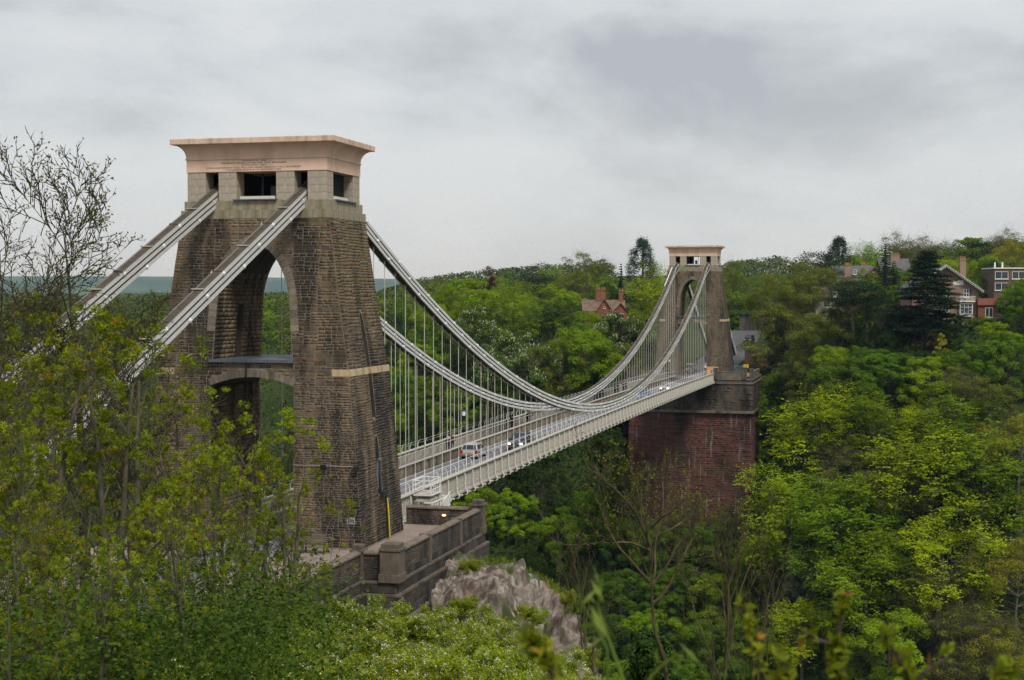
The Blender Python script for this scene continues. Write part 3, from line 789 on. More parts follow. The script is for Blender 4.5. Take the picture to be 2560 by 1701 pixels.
tag(deck, 'long cream lattice sided suspension bridge deck with grey carriageway', 'bridge deck')

# lanterns on the rods
def lantern(p, label):
    r = empty('lantern', p)
    b = MB(); b.lathe([(.10, .0), (.17, .05), (.19, .42), (.15, .46)], 8); b.build('glass', mat('lantern_glass', (.78, .8, .8), .35) if 'lantern_glass' not in MATS else MATS['lantern_glass'], r)
    b = MB(); b.lathe([(.20, .46), (.21, .5), (.12, .62), (.04, .68), (.04, .8)], 8); b.build('cap', M_BLACK, r)
    return tag(r, label, 'lantern', 'lanterns on the suspension rods')
lantern((-3.05, 55.6, 3.55), 'small white lantern with black cap hung on a rod above the silver car')
lantern((-3.05, 199.5, 3.0), 'small white lantern with black cap on a rod beside the far tower')

# maintenance gantry of white tubes hung at the deck edge, near end
g = empty('maintenance_gantry', (5.5, 15.6, 0))
def frame(b, x0, x1, y0, y1, z0, z1, r=.035):
    for x in (x0, x1):
        for y in (y0, y1): b.bar((x, y, z0), (x, y, z1), r*2)
    for z in (z0, z1):
        for x in (x0, x1): b.bar((x, y0, z), (x, y1, z), r*2)
        for y in (y0, y1): b.bar((x0, y, z), (x1, y, z), r*2)
b = MB(); frame(b, -.65, .75, -1.3, 1.2, .95, 2.05, .03)
for z in (1.35, 1.7):
    for x in (-.65, .75): b.bar((x, -1.3, z), (x, 1.2, z), .04)
    for y in (-1.3, 1.2): b.bar((-.65, y, z), (.75, y, z), .04)
for k in range(5): b.bar((.75, -1.3+.5*k+.1, .95), (.75, -1.3+.5*k+.1, 2.05), .03)
b.build('basket', M_WHITE, g)
b = MB(); b.box((.05, -.1, .86), (1.3, 2.3, .1)); b.box((.1, -.5, .55), (1.1, 1.3, .3)); b.box((-.2, -1.2, .35), (.5, .8, .45)); b.box((.2, 1.5, .72), (1.0, 1.0, .25)); b.build('platform', M_CREAM, g)
b = MB(); b.lathe([(.22, -.2), (.22, .2)], 12, (-.35, -1.7, .35)); b.lathe([(.15, -.2), (.15, .2)], 10, (.15, -1.6, .3)); b.build('winch', mat('winch_steel', (.16, .155, .13), .6, .3), g)
b = MB(); frame(b, -.45, .85, -1.3, 2.9, -2.2, .4, .045)
for k in range(6):
    y = -1.3+.7*k; b.bar((.85, y, -2.2), (.85, y+.7, .4), .06); b.bar((.85, y+.7, -2.2), (.85, y, .4), .05); b.bar((.85, y, -2.2), (.85, y, .4), .05)
    b.bar((-.45, y, -2.2), (.85, y, .4), .05)
for z in (-.4, -1.2): b.bar((.85, -1.3, z), (.85, 2.9, z), .06)
for k in range(9): b.bar((1.0, 1.0+.22*k, -1.9), (1.0, 1.0+.22*k, .2+.06*k), .035)
b.bar((1.0, .9, .2), (1.0, 2.9, .75), .05); b.bar((1.0, .9, -.6), (1.0, 2.9, -.2), .05); b.bar((1.0, .9, -1.5), (1.0, 2.9, -1.3), .05)
b.build('lattice_frame', M_WHITE, g)
tag(g, 'white tubular maintenance gantry hung from the deck edge beside the near tower', 'gantry')
g2 = empty('access_ladder', (-4.2, 4.5, 0))
b = MB(); frame(b, -.5, .5, -.5, .5, .3, 4.4, .04)
for k in range(9): b.bar((-.5, -.5, .6+.42*k), (.5, -.5, .6+.42*k), .05)
b.build('cage', M_WHITE, g2); b = MB(); b.box((0, 0, .3), (1, 1, .06)); b.build('platform', M_WHITE, g2)
tag(g2, 'white caged access ladder seen through the near tower archway', 'ladder')
# ================================================================ terrain
from mathutils import noise as mnoise
def _interp(x, xs, ys): return np.interp(x, xs, ys)
def edge_x(y): return _interp(y, [-160, -94, -60, -46, -33, 8], [75, 47, 33, 24, 9.2, 9.0])
def near_h(x, y):
    h = 14.0*np.clip((-y-26)/68.0, 0, 1.6)-.25
    return h+.35*np.sin(x*.21+1.3)*np.sin(y*.17)*np.clip((-y-30)/20, 0, 1)
RIMX = [-400, -120, -60, -25, -13, 13, 20, 44, 80, 150, 400]; RIMZ = [-6, -4, 0, 5, .5, .5, 5, 9.0, 11.0, 12, 12]
def far_h(x, y):
    rim = _interp(x, RIMX, RIMZ)
    yr = _interp(x, [-200, -70, -34, -15, 16, 30, 300], [262, 246, 212, 222, 236, 206, 212]); inab = (np.abs(x) < 10) & (y > 210.5)
    t = np.clip((y-118)/(yr-118), 0, 1)
    slope = -74+(rim+74)*t**1.15-16*np.exp(-((x-1)/20.)**2)*np.clip((y-120)/50, 0, 1)
    plate = rim+(.028+.032*np.exp(-((x+135)/125.)**2))*np.clip(y-yr, 0, 500)+.02*np.clip(x, 0, 200)*np.clip((y-300)/200, 0, 1)-.012*np.clip(-x-120, 0, 400)*np.clip((y-300)/200, 0, 1)
    road = np.where(np.abs(x) < 12.6, np.interp(y, [200, 222, 235, 255, 285, 310], [-.6, -.3, .25, 1.3, 4.1, 6.5]), -99)
    plate = np.where((np.abs(x) < 12.6) & (y > 210) & (y < 310), road, plate)
    # the plateau falls away into a wide valley; far ridge beyond
    d = np.hypot(x-40, y+94)
    plate = plate-55*np.clip((d-1150)/900, 0, 1)+np.clip((d-5200)/3200, 0, 1)**1.2*(176+16*np.sin(x/1500.+.6)+9*np.sin(x/560.+2))
    return np.where((y < yr) & ~inab, slope, plate)
def ground_z(x, y):
    x = np.asarray(x, float); y = np.asarray(y, float)
    nh = near_h(x, y); D = np.where(y > 8, np.maximum(y-8, x-9.0), x-edge_x(y))
    shelf = np.clip((-16-y)/10, 0, 1); Dp = np.clip(D, 0, None)
    nz = nh-Dp*1.9*(1-shelf)-shelf*(.28*np.minimum(Dp, 22)+1.9*np.clip(Dp-22, 0, None))-8.0*np.clip((D+.5)/2.5, 0, 1)*np.clip((y+45)/25, 0, 1)
    n = 1.3*np.sin(x*.13+.4*np.sin(y*.09))*np.sin(y*.11+1)
    fz = far_h(x, y)+n*np.where((np.abs(x) < 14) & (y > 200) & (y < 320), 0, 1)
    z = np.where(y < 70, nz, np.maximum(fz, -74.5))
    return np.maximum(z, -74.5)
def gz(x, y): return float(ground_z(np.array([x]), np.array([y]))[0])
def axis(parts): return np.unique(np.concatenate([np.arange(a, b, s) for a, b, s in parts]))
gx = axis([(-13000, -1200, 260), (-1200, -200, 30), (-200, 240, 4.0), (240, 1200, 30), (1200, 13001, 260)])
gy = axis([(-400, -160, 30), (-160, 20, 3.0), (20, 120, 8), (120, 330, 4.0), (330, 1200, 15), (1200, 13001, 150)])
GX, GY = np.meshgrid(gx, gy); GZ = ground_z(GX, GY)
# the sheet dips under the paved terrace and the carriageway
m_ = (np.abs(GX+2) < 16) & (GY > -60) & (GY < 12); GZ = np.where(m_, np.minimum(GZ, -1.0), GZ)
nx_, ny_ = len(gx), len(gy); idx = np.arange(nx_*ny_).reshape(ny_, nx_)
M_GROUND, _gn, _gb, _go = _nodes('woodland_floor')
def _ground_mat():
    n, b = _gn, _gb; L = n.links.new; b.inputs['Roughness'].default_value = .95; b.inputs['Specular IOR Level'].default_value = .1
    g = n.nodes.new('ShaderNodeNewGeometry')
    t = n.nodes.new('ShaderNodeTexNoise'); t.inputs['Scale'].default_value = .35; t.inputs['Detail'].default_value = 8; L(g.outputs['Position'], t.inputs['Vector'])
    a = n.nodes.new('ShaderNodeMixRGB'); L(t.outputs['Fac'], a.inputs[0]); a.inputs[1].default_value = (.018, .026, .008, 1); a.inputs[2].default_value = (.05, .075, .018, 1)
    # far fields and woods: a patchwork with hedges
    v = n.nodes.new('ShaderNodeTexVoronoi'); v.inputs['Scale'].default_value = .0042; L(g.outputs['Position'], v.inputs['Vector'])
    cr = n.nodes.new('ShaderNodeValToRGB'); sp0 = n.nodes.new('ShaderNodeSeparateColor'); L(v.outputs['Color'], sp0.inputs[0]); L(sp0.outputs[0], cr.inputs[0]); cr.color_ramp.interpolation = 'CONSTANT'
    el = cr.color_ramp.elements; el[0].color = (.03, .055, .02, 1); el[1].position = .3; el[1].color = (.075, .12, .03, 1)
    for p, c in ((.5, (.06, .10, .03, 1)), (.68, (.10, .13, .05, 1)), (.84, (.035, .06, .025, 1))): el.new(p).color = c
    t2 = n.nodes.new('ShaderNodeTexNoise'); t2.inputs['Scale'].default_value = .02; t2.inputs['Detail'].default_value = 8; t2.inputs['Roughness'].default_value = .7; L(g.outputs['Position'], t2.inputs['Vector'])
    r2 = n.nodes.new('ShaderNodeMapRange'); r2.inputs[1].default_value = .48; r2.inputs[2].default_value = .55; L(t2.outputs['Fac'], r2.inputs[0])
    fm = n.nodes.new('ShaderNodeMixRGB'); L(r2.outputs[0], fm.inputs[0]); L(cr.outputs[0], fm.inputs[1]); fm.inputs[2].default_value = (.028, .05, .022, 1)
    sp = n.nodes.new('ShaderNodeSeparateXYZ'); L(g.outputs['Position'], sp.inputs[0])
    r = n.nodes.new('ShaderNodeMapRange'); r.inputs[1].default_value = 900; r.inputs[2].default_value = 1200; L(sp.outputs['Y'], r.inputs[0])
    x = n.nodes.new('ShaderNodeMixRGB'); L(r.outputs[0], x.inputs[0]); L(a.outputs[0], x.inputs[1]); L(fm.outputs[0], x.inputs[2]); L(x.outputs[0], b.inputs['Base Color'])
_ground_mat()
gm = np_mesh('ground', np.stack([GX.ravel(), GY.ravel(), GZ.ravel()], 1), np.stack([idx[:-1, :-1].ravel(), idx[:-1, 1:].ravel(), idx[1:, 1:].ravel(), idx[1:, :-1].ravel()], 1), M_GROUND, smooth=True)
tag(obj('ground', gm), 'green wooded ground of the gorge and hills', kind='structure')
b = MB(); b.poly([(-1500, 40, -73.9), (1500, 40, -73.9), (1500, 128, -73.9), (-1500, 128, -73.9)])
tag(b.build('river', mat('muddy_river', (.10, .085, .06), .15, .1, .1)), 'muddy river at the gorge bottom', kind='structure')

# ================================================================ near terrace
M_PAVE = mat('pinkish_paving', (.26, .20, .17), .9, .2, .8, bump=.2, bscale=30)
M_WALLST = stone_mat('parapet_stone', [(.065,.055,.046),(.12,.095,.075),(.09,.08,.07),(.14,.105,.08),(.075,.066,.056)], stain=[((.02,.019,.018), .75, .7, .47, .62, None)])
M_COPING = mat('coping_stone', (.155, .122, .092), .92, .35, 2.2, bump=.5, bscale=14)
M_PIERST = mat('pier_stone', (.125, .10, .075), .92, .3, 1.6, bump=.4, bscale=10, streak=((.035, .033, .03), .8, 1.4))
M_PLINTH = stone_mat('black_plinth_stone', [(.05,.043,.036),(.075,.062,.05),(.055,.05,.044),(.085,.07,.055)], stain=[((.014,.013,.012), .8, .5, .45, .6, None)])
b = MB(); b.poly([(-9.5, -44, -.13), (9.6, -44, -.13), (9.6, -10.9, -.13), (11.6, -10.9, -.13), (11.6, 7.4, -.13), (4.9, 7.4, -.13), (4.9, 3.6, -.13), (-9.5, 3.6, -.13)])
tag(b.build('terrace_paving', M_PAVE), 'pinkish paving round the foot of the near tower', kind='structure')
b = MB(); b.poly([(-2.7, -60, -.118), (2.7, -60, -.118), (2.7, 3.0, -.118), (-2.7, 3.0, -.118)]); tag(b.build('road', M_ASPH), 'approach road through the near tower', kind='structure')
UNITW = unit_stones(random.Random(3), 6, M_WALLST)
def wall_run(root, p, q_, z0, z1, th, rng, n_single=70, out_both=True):
    """rubble wall with core, stones, plinth course and coping"""
    p = Vector(p); q_ = Vector(q_); d = q_-p; L = d.length; ux = d/L; nn = Vector((ux.y, -ux.x))
    rot = Matrix.Rotation(math.atan2(ux.y, ux.x), 3, 'Z'); c = (p+q_)/2
    b = MB(); b.box((c.x, c.y, (z0+z1)/2), (L, th-.06, z1-z0), rot=rot); b.build('wall_core', M_MORTAR_DK, root)
    allst = []
    for s in (1, -1):
        def mp(u, z, o, s=s): 
            v = p+ux*u+nn*s*(th/2-.03+o); return (v.x, v.y, z)
        allst += [(mp,)+t for t in courses(rng, z0+.42, z1, lambda z: (.02, L-.02), None, (.09, .17), (.22, .62), .008)]
        blk = courses(rng, z0, z0+.40, lambda z: (.02, L-.02), None, (.4, .4), (.8, 1.3), .008)
        for t in blk: single_stones([(mp,)+t], UNITP, rng, root, .05, 'plinth_stone')
    allst.sort(key=lambda t: -(t[2]-t[1])*(t[4]-t[3]))
    single_stones(allst[:n_single], UNITW, rng, root, .022)
    o = obj('stonework', stones_mesh('stonework', allst[n_single:], rng, M_WALLST, .018), root); o['kind'] = 'stuff'
    n = max(1, round(L/1.25)); 
    for i in range(n):
        u = (i+.5)*L/n; w = L/n-.012; b = MB()
        pr = [(-th/2-.07, 0), (th/2+.07, 0), (th/2+.07, .09), (.06, .2), (-.06, .2), (-th/2-.07, .09)]
        vs = []
        for k in (-1, 1):
            for (a, z) in pr: 
                v = p+ux*(u+k*w/2)+nn*a; vs.append((v.x, v.y, z1+z+rng.uniform(-.006, .006)))
        m = 6; b.add(vs, [tuple(range(m)), tuple(reversed(range(m, 2*m)))]+[(j, (j+1) % m, m+(j+1) % m, m+j) for j in range(m)])
        b.build('coping', M_COPING, root)
def pier(root, x, y, z0, z1, w):
    bb = lambda d, z, nm: obj(nm, bevel_box_mesh(nm, d, M_PIERST, .02), root, (x, y, z))
    bb((w+.14, w+.14, .5), z0+.25, 'pier_base'); bb((w, w, z1-.42-z0-.5), (z0+.5+z1-.42)/2, 'pier_shaft')
    bb((w+.12, w+.12, .17), z1-.33, 'pier_cap'); bb((w-.1, w-.1, .24), z1-.12, 'pier_cap')
M_MORTAR_DK = mat('dark_mortar', (.09, .078, .065), .95, .3, 3)
UNITP = unit_stones(random.Random(4), 5, M_PLINTH)
rw = random.Random(21)
tw = empty('terrace_wall', (11.75, 7.5, 0))
def child_world(root, fn):
    """build with world coordinates, then hang under root"""
    before = set(root.children); fn(root)
    for o in root.children:
        if o not in before: o.matrix_parent_inverse = root.matrix_basis.inverted()
def twall(r):
    wall_run(r, (11.75, -10.2), (11.75, 7.0), -.55, 1.0, .5, rw, 160)
    wall_run(r, (6.6, 7.55), (11.3, 7.55), -.55, 1.0, .45, rw, 60)
    wall_run(r, (10.05, -10.95), (11.2, -10.95), -.55, .95, .45, rw, 20)
    pier(r, 11.75, 7.55, -.6, 1.72, .85); pier(r, 11.75, -10.95, -.6, 1.62, 1.15)
    for y in (-4.6, 2.2):
        obj('wall_pilaster', bevel_box_mesh('wall_pilaster', (.72, .42, 1.75), M_PIERST, .02), r, (11.75, y, .32))
child_world(tw, twall)
tag(tw, 'brown rubble terrace wall with chunky stone piers along the drop beside the near tower', 'wall', 'walls of the near terrace')
tw2 = empty('terrace_wall', (9.7, -10.95, 0))
def twall2(r):
    wall_run(r, (9.7, -34), (9.7, -11.4), -.55, .95, .5, rw, 120)
    pier(r, 9.7, -10.95, -.6, 1.45, .72)
child_world(tw2, twall2)
tag(tw2, 'brown rubble terrace wall running below the bench towards the green thicket', 'wall', 'walls of the near terrace')
# retaining wall below: dark stepped plinth
rt = empty('retaining_wall', (11, -10.9, -8))
def rwall(r):
    rng = random.Random(8)
    steps = [(-.55, -1.25, .12), (-1.25, -2.7, .34), (-2.7, -4.4, .60), (-4.4, -9.5, .9)]
    for (zt, zb, o) in steps:
        outline = [(9.95+o, -34), (9.95+o, -11.3-o), (12.0+o, -11.3-o), (12.0+o, 7.9+o), (4.9, 7.9+o)]
        for (a, c_) in zip(outline, outline[1:]):
            p = Vector(a); q_ = Vector(c_); d = q_-p; L = d.length; ux = d/L; nn = Vector((ux.y, -ux.x))
            def mp(u, z, oo, p=p, ux=ux, nn=nn): v = p+ux*u+nn*(oo-.02); return (v.x, v.y, z)
            lst = [(mp,)+t for t in courses(rng, zb, zt-.14, lambda z: (0.02, L-.02), None, (.42, .5), (.7, 1.3), .01)]
            if zb > -5: single_stones(lst, UNITP, rng, r, .05, 'block')
            else: 
                oo = obj('blockwork', stones_mesh('blockwork', lst, rng, M_PLINTH, .03), r); oo['kind'] = 'stuff'
        vs = [(-9, -34)]+outline+[(-9, 7.9+o)]
        b = MB(); b.prism([(x, y) for x, y in vs], 'z', zb+.002, zt-.13); b.build('wall_core', M_MORTAR_DK, r)
        b = MB(); b.prism([(x+(.05 if x > 9 else 0), y+(.05 if y > 0 else (-.05 if y > -30 else 0))) for x, y in vs], 'z', zt-.128, zt+.0 if zt < -.6 else -.56); b.build('ledge_course', M_PIERST, r)
child_world(rt, rwall)
tag(rt, 'dark stained stepped stone retaining wall under the terrace', 'wall', 'walls of the near terrace')
# wall lamp, glowing
r = empty('wall_lamp', (9.35, 7.3, .58))
b = MB(); b.lathe([(.02, -.06), (.10, -.05), (.15, 0), (.10, .05), (.02, .06)], 12); b.build('glass', mat('lamp_glow', (.9, .6, .3), .4, emit=((1, .62, .28), 2.2)), r, smooth=True)
b = MB(); b.box((0, .05, 0), (.34, .03, .2)); b.build('back_plate', M_BLACK, r)
tag(r, 'small oval glowing lamp on the terrace end wall', 'lamp')
r = empty('rescue_box', (6.35, 4.75, -.13)); M_RED = mat('red_gloss', (.55, .02, .03), .4)
b = MB(); b.box((0, 0, .95), (.5, .3, 1.5)); b.box((0, 0, 1.74), (.4, .26, .1)); b.build('cabinet', M_RED, r); b = MB(); b.box((0, 0, .1), (.12, .12, .2)); b.build('post', M_BLACK, r)
tag(r, 'red emergency cabinet half hidden behind the near tower corner', 'cabinet')
# bench
r = empty('park_bench', (4.2, -5.35, -.13)); M_WOOD = mat('weathered_bench_wood', (.15, .125, .10), .85, .3, 5, stretch=(1, 8, 8))
for k in range(4): b = MB(); b.box((0, -.48+.13*k, .45), (2.9, .1, .035)); b.build('seat_slat', M_WOOD, r)
for k in range(5): b = MB(); b.box((0, .02+.03*k, .58+.12*k), (2.9, .03, .085)); b.build('back_slat', M_WOOD, r)
for x in (-1.38, 0, 1.38):
    b = MB(); b.box((x, -.48, .22), (.07, .07, .44)); b.bar((x, .0, 0), (x, .16, 1.1), .07); b.box((x, -.22, .41), (.06, .56, .05)); b.build('leg', M_BLACK, r)
for x in (-1.42, 1.42): b = MB(); b.box((x, -.22, .68), (.07, .6, .05)); b.box((x, -.48, .55), (.06, .06, .26)); b.build('armrest', M_BLACK, r)
tag(r, 'long dark wooden slatted bench against the foot of the near tower', 'bench')

# ================================================================ rock outcrop
def rock_mesh(c, rad, seed, nu=150, nv=80, amp=1.6):
    V = []
    for j in range(nv+1):
        th = PI*.5-PI*.95*j/nv
        for i in range(nu):
            ph = 2*PI*i/nu; d = Vector((math.cos(th)*math.cos(ph), math.cos(th)*math.sin(ph), math.sin(th)))
            p = Vector((d.x*rad[0], d.y*rad[1], d.z*rad[2])); q_ = p+Vector((seed, seed*1.7, 0))
            st = Vector((q_.x*.22+q_.z*.12, q_.y*.22, q_.z*.45))
            n = mnoise.ridged_multi_fractal(st, .9, 2.1, 5, .9, 2.0)-1.0
            w_ = mnoise.noise_vector(q_*.5)*.5; q2 = q_+w_
            fz = mnoise.ridged_multi_fractal(Vector((q2.x*.75+q2.z*.2, q2.y*.75, q2.z*.38)), .8, 2.2, 5, .9, 2.0)-1.0
            bed = mnoise.noise(Vector((q2.x*.25, q2.y*.25, q2.z*2.1-q2.x*.9)))
            p = p+d*(n*amp*.52+fz*amp*.32+bed*amp*.2+mnoise.fractal(q_*.9, .9, 2.1, 4)*amp*.16+mnoise.noise(q_*.16)*amp*1.1)
            V.append(p+Vector(c))
    Q = [(j*nu+i, j*nu+(i+1) % nu, (j+1)*nu+(i+1) % nu, (j+1)*nu+i) for j in range(nv) for i in range(nu)]
    return V, Q
M_ROCK = stone_mat('limestone', [(.12,.095,.075),(.21,.17,.14),(.155,.122,.098),(.26,.22,.185)], bump=1.0, stain=[
    ((.065,.05,.038), .85, .9, .50, .60, None, .35), ((.22,.085,.05), .7, .28, .60, .70, None, .7), ((.045,.065,.015), .9, .4, .50, .60, None, .8), ((.5,.46,.42), .5, 1.6, .55, .7, None, .25)])
def build_rock(name, c, rad, seed, label, nu=300, nv=150, amp=1.6):
    V, Q = rock_mesh(c, rad, seed, nu, nv, amp); rg = np.random.default_rng(int(seed))
    o = obj(name, np_mesh(name, V, Q, M_ROCK, np.repeat(rg.random(len(Q)//3+1), 3)[:len(Q)]*.45))
    return tag(o, label, 'rock', 'limestone outcrops')
ROCKS = [build_rock('rock_outcrop', (13.4, -1.5, -13.0), (8.0, 9.6, 12.4), 3, 'craggy pinkish grey limestone outcrop below the terrace corner', amp=1.5),
 build_rock('rock_outcrop', (20.6, -9.0, -14.4), (5.6, 7.0, 9.4), 11, 'lower limestone ledge poking out of bushes beneath the terrace crag', 200, 100, 1.2)]

# ================================================================ far abutment
M_REDST = stone_mat('red_sandstone_block', [(.085,.034,.026),(.125,.05,.038),(.10,.045,.036),(.15,.066,.05),(.075,.038,.032)], stain=[
    ((.026,.021,.019), .9, .16, .50, .60, None, .45), ((.03,.024,.02), .75, .5, .46, .62, [('Z', -18., -26.)], .4), ((.30,.27,.24), .75, 1.9, .60, .66, None, .06), ((.05,.05,.02), .5, .3, .55, .7, None, .3)])
M_ABTOP = stone_mat('abutment_brown_block', [(.085,.068,.05),(.13,.104,.076),(.10,.085,.064),(.12,.09,.066)], stain=[((.018,.016,.015), .92, .32, .42, .58, None, .35), ((.2,.165,.11), .4, .5, .58, .7, None, .2)])
ab = empty('abutment', (0, 214, -30))
def build_ab(r):
    rng = random.Random(31)
    ZT, ZM, ZB = -.35, -6.9, -34.
    def hx(z): return 12.0+.028*(ZM-z) if z < ZM else 12.35
    def fy(z): return 206.4-.02*(ZM-z) if z < ZM else 205.9
    b = MB()
    for za, zb in ((ZB, ZM), (ZM+.0, ZT)):
        vs = []
        for z in (za, zb):
            zz = min(z, ZM-.01) if zb == ZM else z+.001
            x, y = hx(zz), fy(zz); vs += [(-x, y, z), (x, y, z), (x, 224, z), (-x, 224, z)]
        b.add(vs, [(0,3,2,1),(4,5,6,7),(0,1,5,4),(1,2,6,5),(2,3,7,6),(3,0,4,7)])
    b.build('abutment_core', M_MORTAR_DK, r)
    lst = []; top = []
    def mf(u, z, o): return (u, fy(z)-o, z)
    def ms(s):
        return lambda u, z, o: (s*(hx(z)+o), u, z)
    lst += [(mf,)+t for t in courses(rng, ZB+.5, ZM-.02, lambda z: (-hx(z), hx(z)), None, (.36, .46), (.7, 1.4), .014)]
    lst += [(ms(1),)+t for t in courses(rng, ZB+.5, ZM-.02, lambda z: (fy(z), 224), None, (.36, .46), (.7, 1.4), .014)]
    top += [(mf,)+t for t in courses(rng, ZM+.02, ZT-.9, lambda z: (-hx(z), hx(z)), None, (.48, .6), (.8, 1.6), .012)]
    top += [(ms(1),)+t for t in courses(rng, ZM+.02, ZT-.9, lambda z: (fy(z), 224), None, (.48, .6), (.8, 1.6), .012)]
    u1 = unit_stones(rng, 5, M_REDST); u2 = unit_stones(rng, 4, M_ABTOP)
    vis = sorted([t for t in lst if t[3] > -27], key=lambda t: -(t[2]-t[1])*(t[4]-t[3])*(1 if t[0] is mf else .4))
    single_stones(vis[:300], u1, rng, r, .03, 'red_block'); vs_ = set(map(id, vis[:300]))
    o = obj('red_blockwork', stones_mesh('red_blockwork', [t for t in lst if id(t) not in vs_], rng, M_REDST, .022), r); o['kind'] = 'stuff'
    top.sort(key=lambda t: -(t[2]-t[1])*(t[4]-t[3])); single_stones(top[:220], u2, rng, r, .03, 'brown_block')
    o = obj('brown_blockwork', stones_mesh('brown_blockwork', top[220:], rng, M_ABTOP, .022), r); o['kind'] = 'stuff'
    # projecting courses
    for z, h, o_ in ((-6.95, .5, .22), (-1.35, .22, .22), (-.55, .3, .12)):
        b = MB(); b.box((0, (205.9-o_+224)/2, z), (24.7+2*o_, 224-205.9+o_, h)); b.build('string_course', M_ABCOP, r)
    # parapet and piers on top
    def par(p, q_):
        p = Vector(p); q_ = Vector(q_); d = q_-p; rot = Matrix.Rotation(math.atan2(d.y, d.x), 3, 'Z'); c = (p+q_)/2
        b = MB(); b.box((c.x, c.y, .2), (d.length, .4, 1.2), rot=rot); b.build('parapet', M_ABCOP, r)
        b = MB(); b.box((c.x, c.y, .87), (d.length+.02, .55, .14), rot=rot); b.build('coping', M_ABCOP, r)
    par((5.4, 206.1), (10.4, 206.1)); par((12.1, 206.9), (12.1, 221)); par((-10.4, 206.1), (-5.4, 206.1)); par((-12.1, 206.9), (-12.1, 221))
    par((10.55, 206.9), (10.55, 211.5))
    for (x, y, w, h) in ((5.15, 206.1, .8, 1.45), (10.75, 206.1, .9, 1.6), (12.1, 206.3, .8, 1.35), (-5.15, 206.1, .8, 1.45), (-10.75, 206.1, .9, 1.6), (-12.1, 206.3, .8, 1.35)):
        obj('pier', bevel_box_mesh('pier', (w, w, h+.6), M_ABCOP, .03), r, (x, y, (h-.6)/2)); obj('pier_cap', bevel_box_mesh('pier_cap', (w+.14, w+.14, .2), M_ABCOP, .03), r, (x, y, h+.1))
M_ABCOP = mat('abutment_trim', (.165, .135, .10), .92, .35, .9, bump=.4, bscale=8, streak=((.03, .027, .024), .85, .8))
child_world(ab, build_ab)
tag(ab, 'huge red sandstone abutment with blackened brown top carrying the far tower', 'abutment')
b = MB(); b.poly([(-12.2, 206.2, -.12), (12.2, 206.2, -.12), (12.2, 224, -.12), (-12.2, 224, -.12)]); tag(b.build('abutment_paving', M_PAVE), 'paving on top of the far abutment', kind='structure')
b = MB()
ys = [200, 222, 235, 255, 285, 310]
for y0_, y1_ in zip(ys, ys[1:]):
    za, zb = [float(np.interp(y, [200, 222, 235, 255, 285, 310], [-.6, -.05, .25, 1.3, 4.1, 6.5]))+.13 for y in (y0_, y1_)]
    if y0_ < 215: za = zb = -.1
    b.poly([(-4, y0_, za), (6.0 if y0_ > 215 else 2.7, y0_, za), ((6.0 if y1_ < 260 else 5.0) if y0_ > 215 else 2.7, y1_, zb), (-4, y1_, zb)])
tag(b.build('road', mat('dark_asphalt', (.085, .085, .088), .85, .25, .8)), 'road climbing away behind the far tower', kind='structure')
# ================================================================ vegetation generators
def pt(px, py, dep):
    """a point in the place: bearing and elevation as sighted on a 2360 x 1568 frame, at a distance in metres along the view axis"""
    k = 1568/1701*3831.27
    return CAM+(_F+_R*((px-1180)/k)-_U*((py-784)/k))*dep
def unit(a): return a/np.maximum(np.linalg.norm(a, axis=1, keepdims=True), 1e-9)
def cards(C, N, S, rg, asp=.6, T=None):
    """leaf-shaped quads: centre, normal, length"""
    n = unit(N); r = rg.normal(size=C.shape) if T is None else T
    t = unit(r-n*np.sum(r*n, 1, keepdims=True)); b = np.cross(n, t); S = S[:, None]
    V = np.stack([C-t*S*.5, C+b*S*asp*.5, C+t*S*.5, C-b*S*asp*.5], 1).reshape(-1, 3)
    return V, np.arange(len(V)).reshape(-1, 4)
def frustums(P0, P1, R0, R1, n=5):
    P0 = np.asarray(P0, float); P1 = np.asarray(P1, float); R0 = np.asarray(R0, float); R1 = np.asarray(R1, float)
    d = unit(P1-P0); ref = np.where(np.abs(d[:, 2:3]) > .9, np.array([[1., 0, 0]]), np.array([[0, 0, 1.]])); a = unit(np.cross(d, ref)); b = np.cross(d, a)
    ang = np.arange(n)*2*PI/n; cs = np.cos(ang)[None, :, None]; sn = np.sin(ang)[None, :, None]
    ring = a[:, None]*cs+b[:, None]*sn
    V = np.concatenate([P0[:, None]+ring*R0[:, None, None], P1[:, None]+ring*R1[:, None, None]], 1).reshape(-1, 3)
    i = np.arange(n); q = np.stack([i, (i+1) % n, (i+1) % n+n, i+n], 1)
    Q = (np.arange(len(P0))[:, None, None]*2*n+q[None]).reshape(-1, 4)
    return V, Q
def merge(parts):
    V = []; Q = []; o = 0
    for v, q in parts: V.append(v); Q.append(q+o); o += len(v)
    return np.concatenate(V), np.concatenate(Q)

BARK = mat('grey_bark', (.13, .115, .095), .95, .3, 6, stretch=(1, 1, .3)); BARK_D = mat('dark_bark', (.06, .05, .042), .95, .3, 5, stretch=(1, 1, .3))
BARK_R = mat('reddish_pine_bark', (.20, .125, .085), .95, .3, 5, stretch=(1, 1, .3))

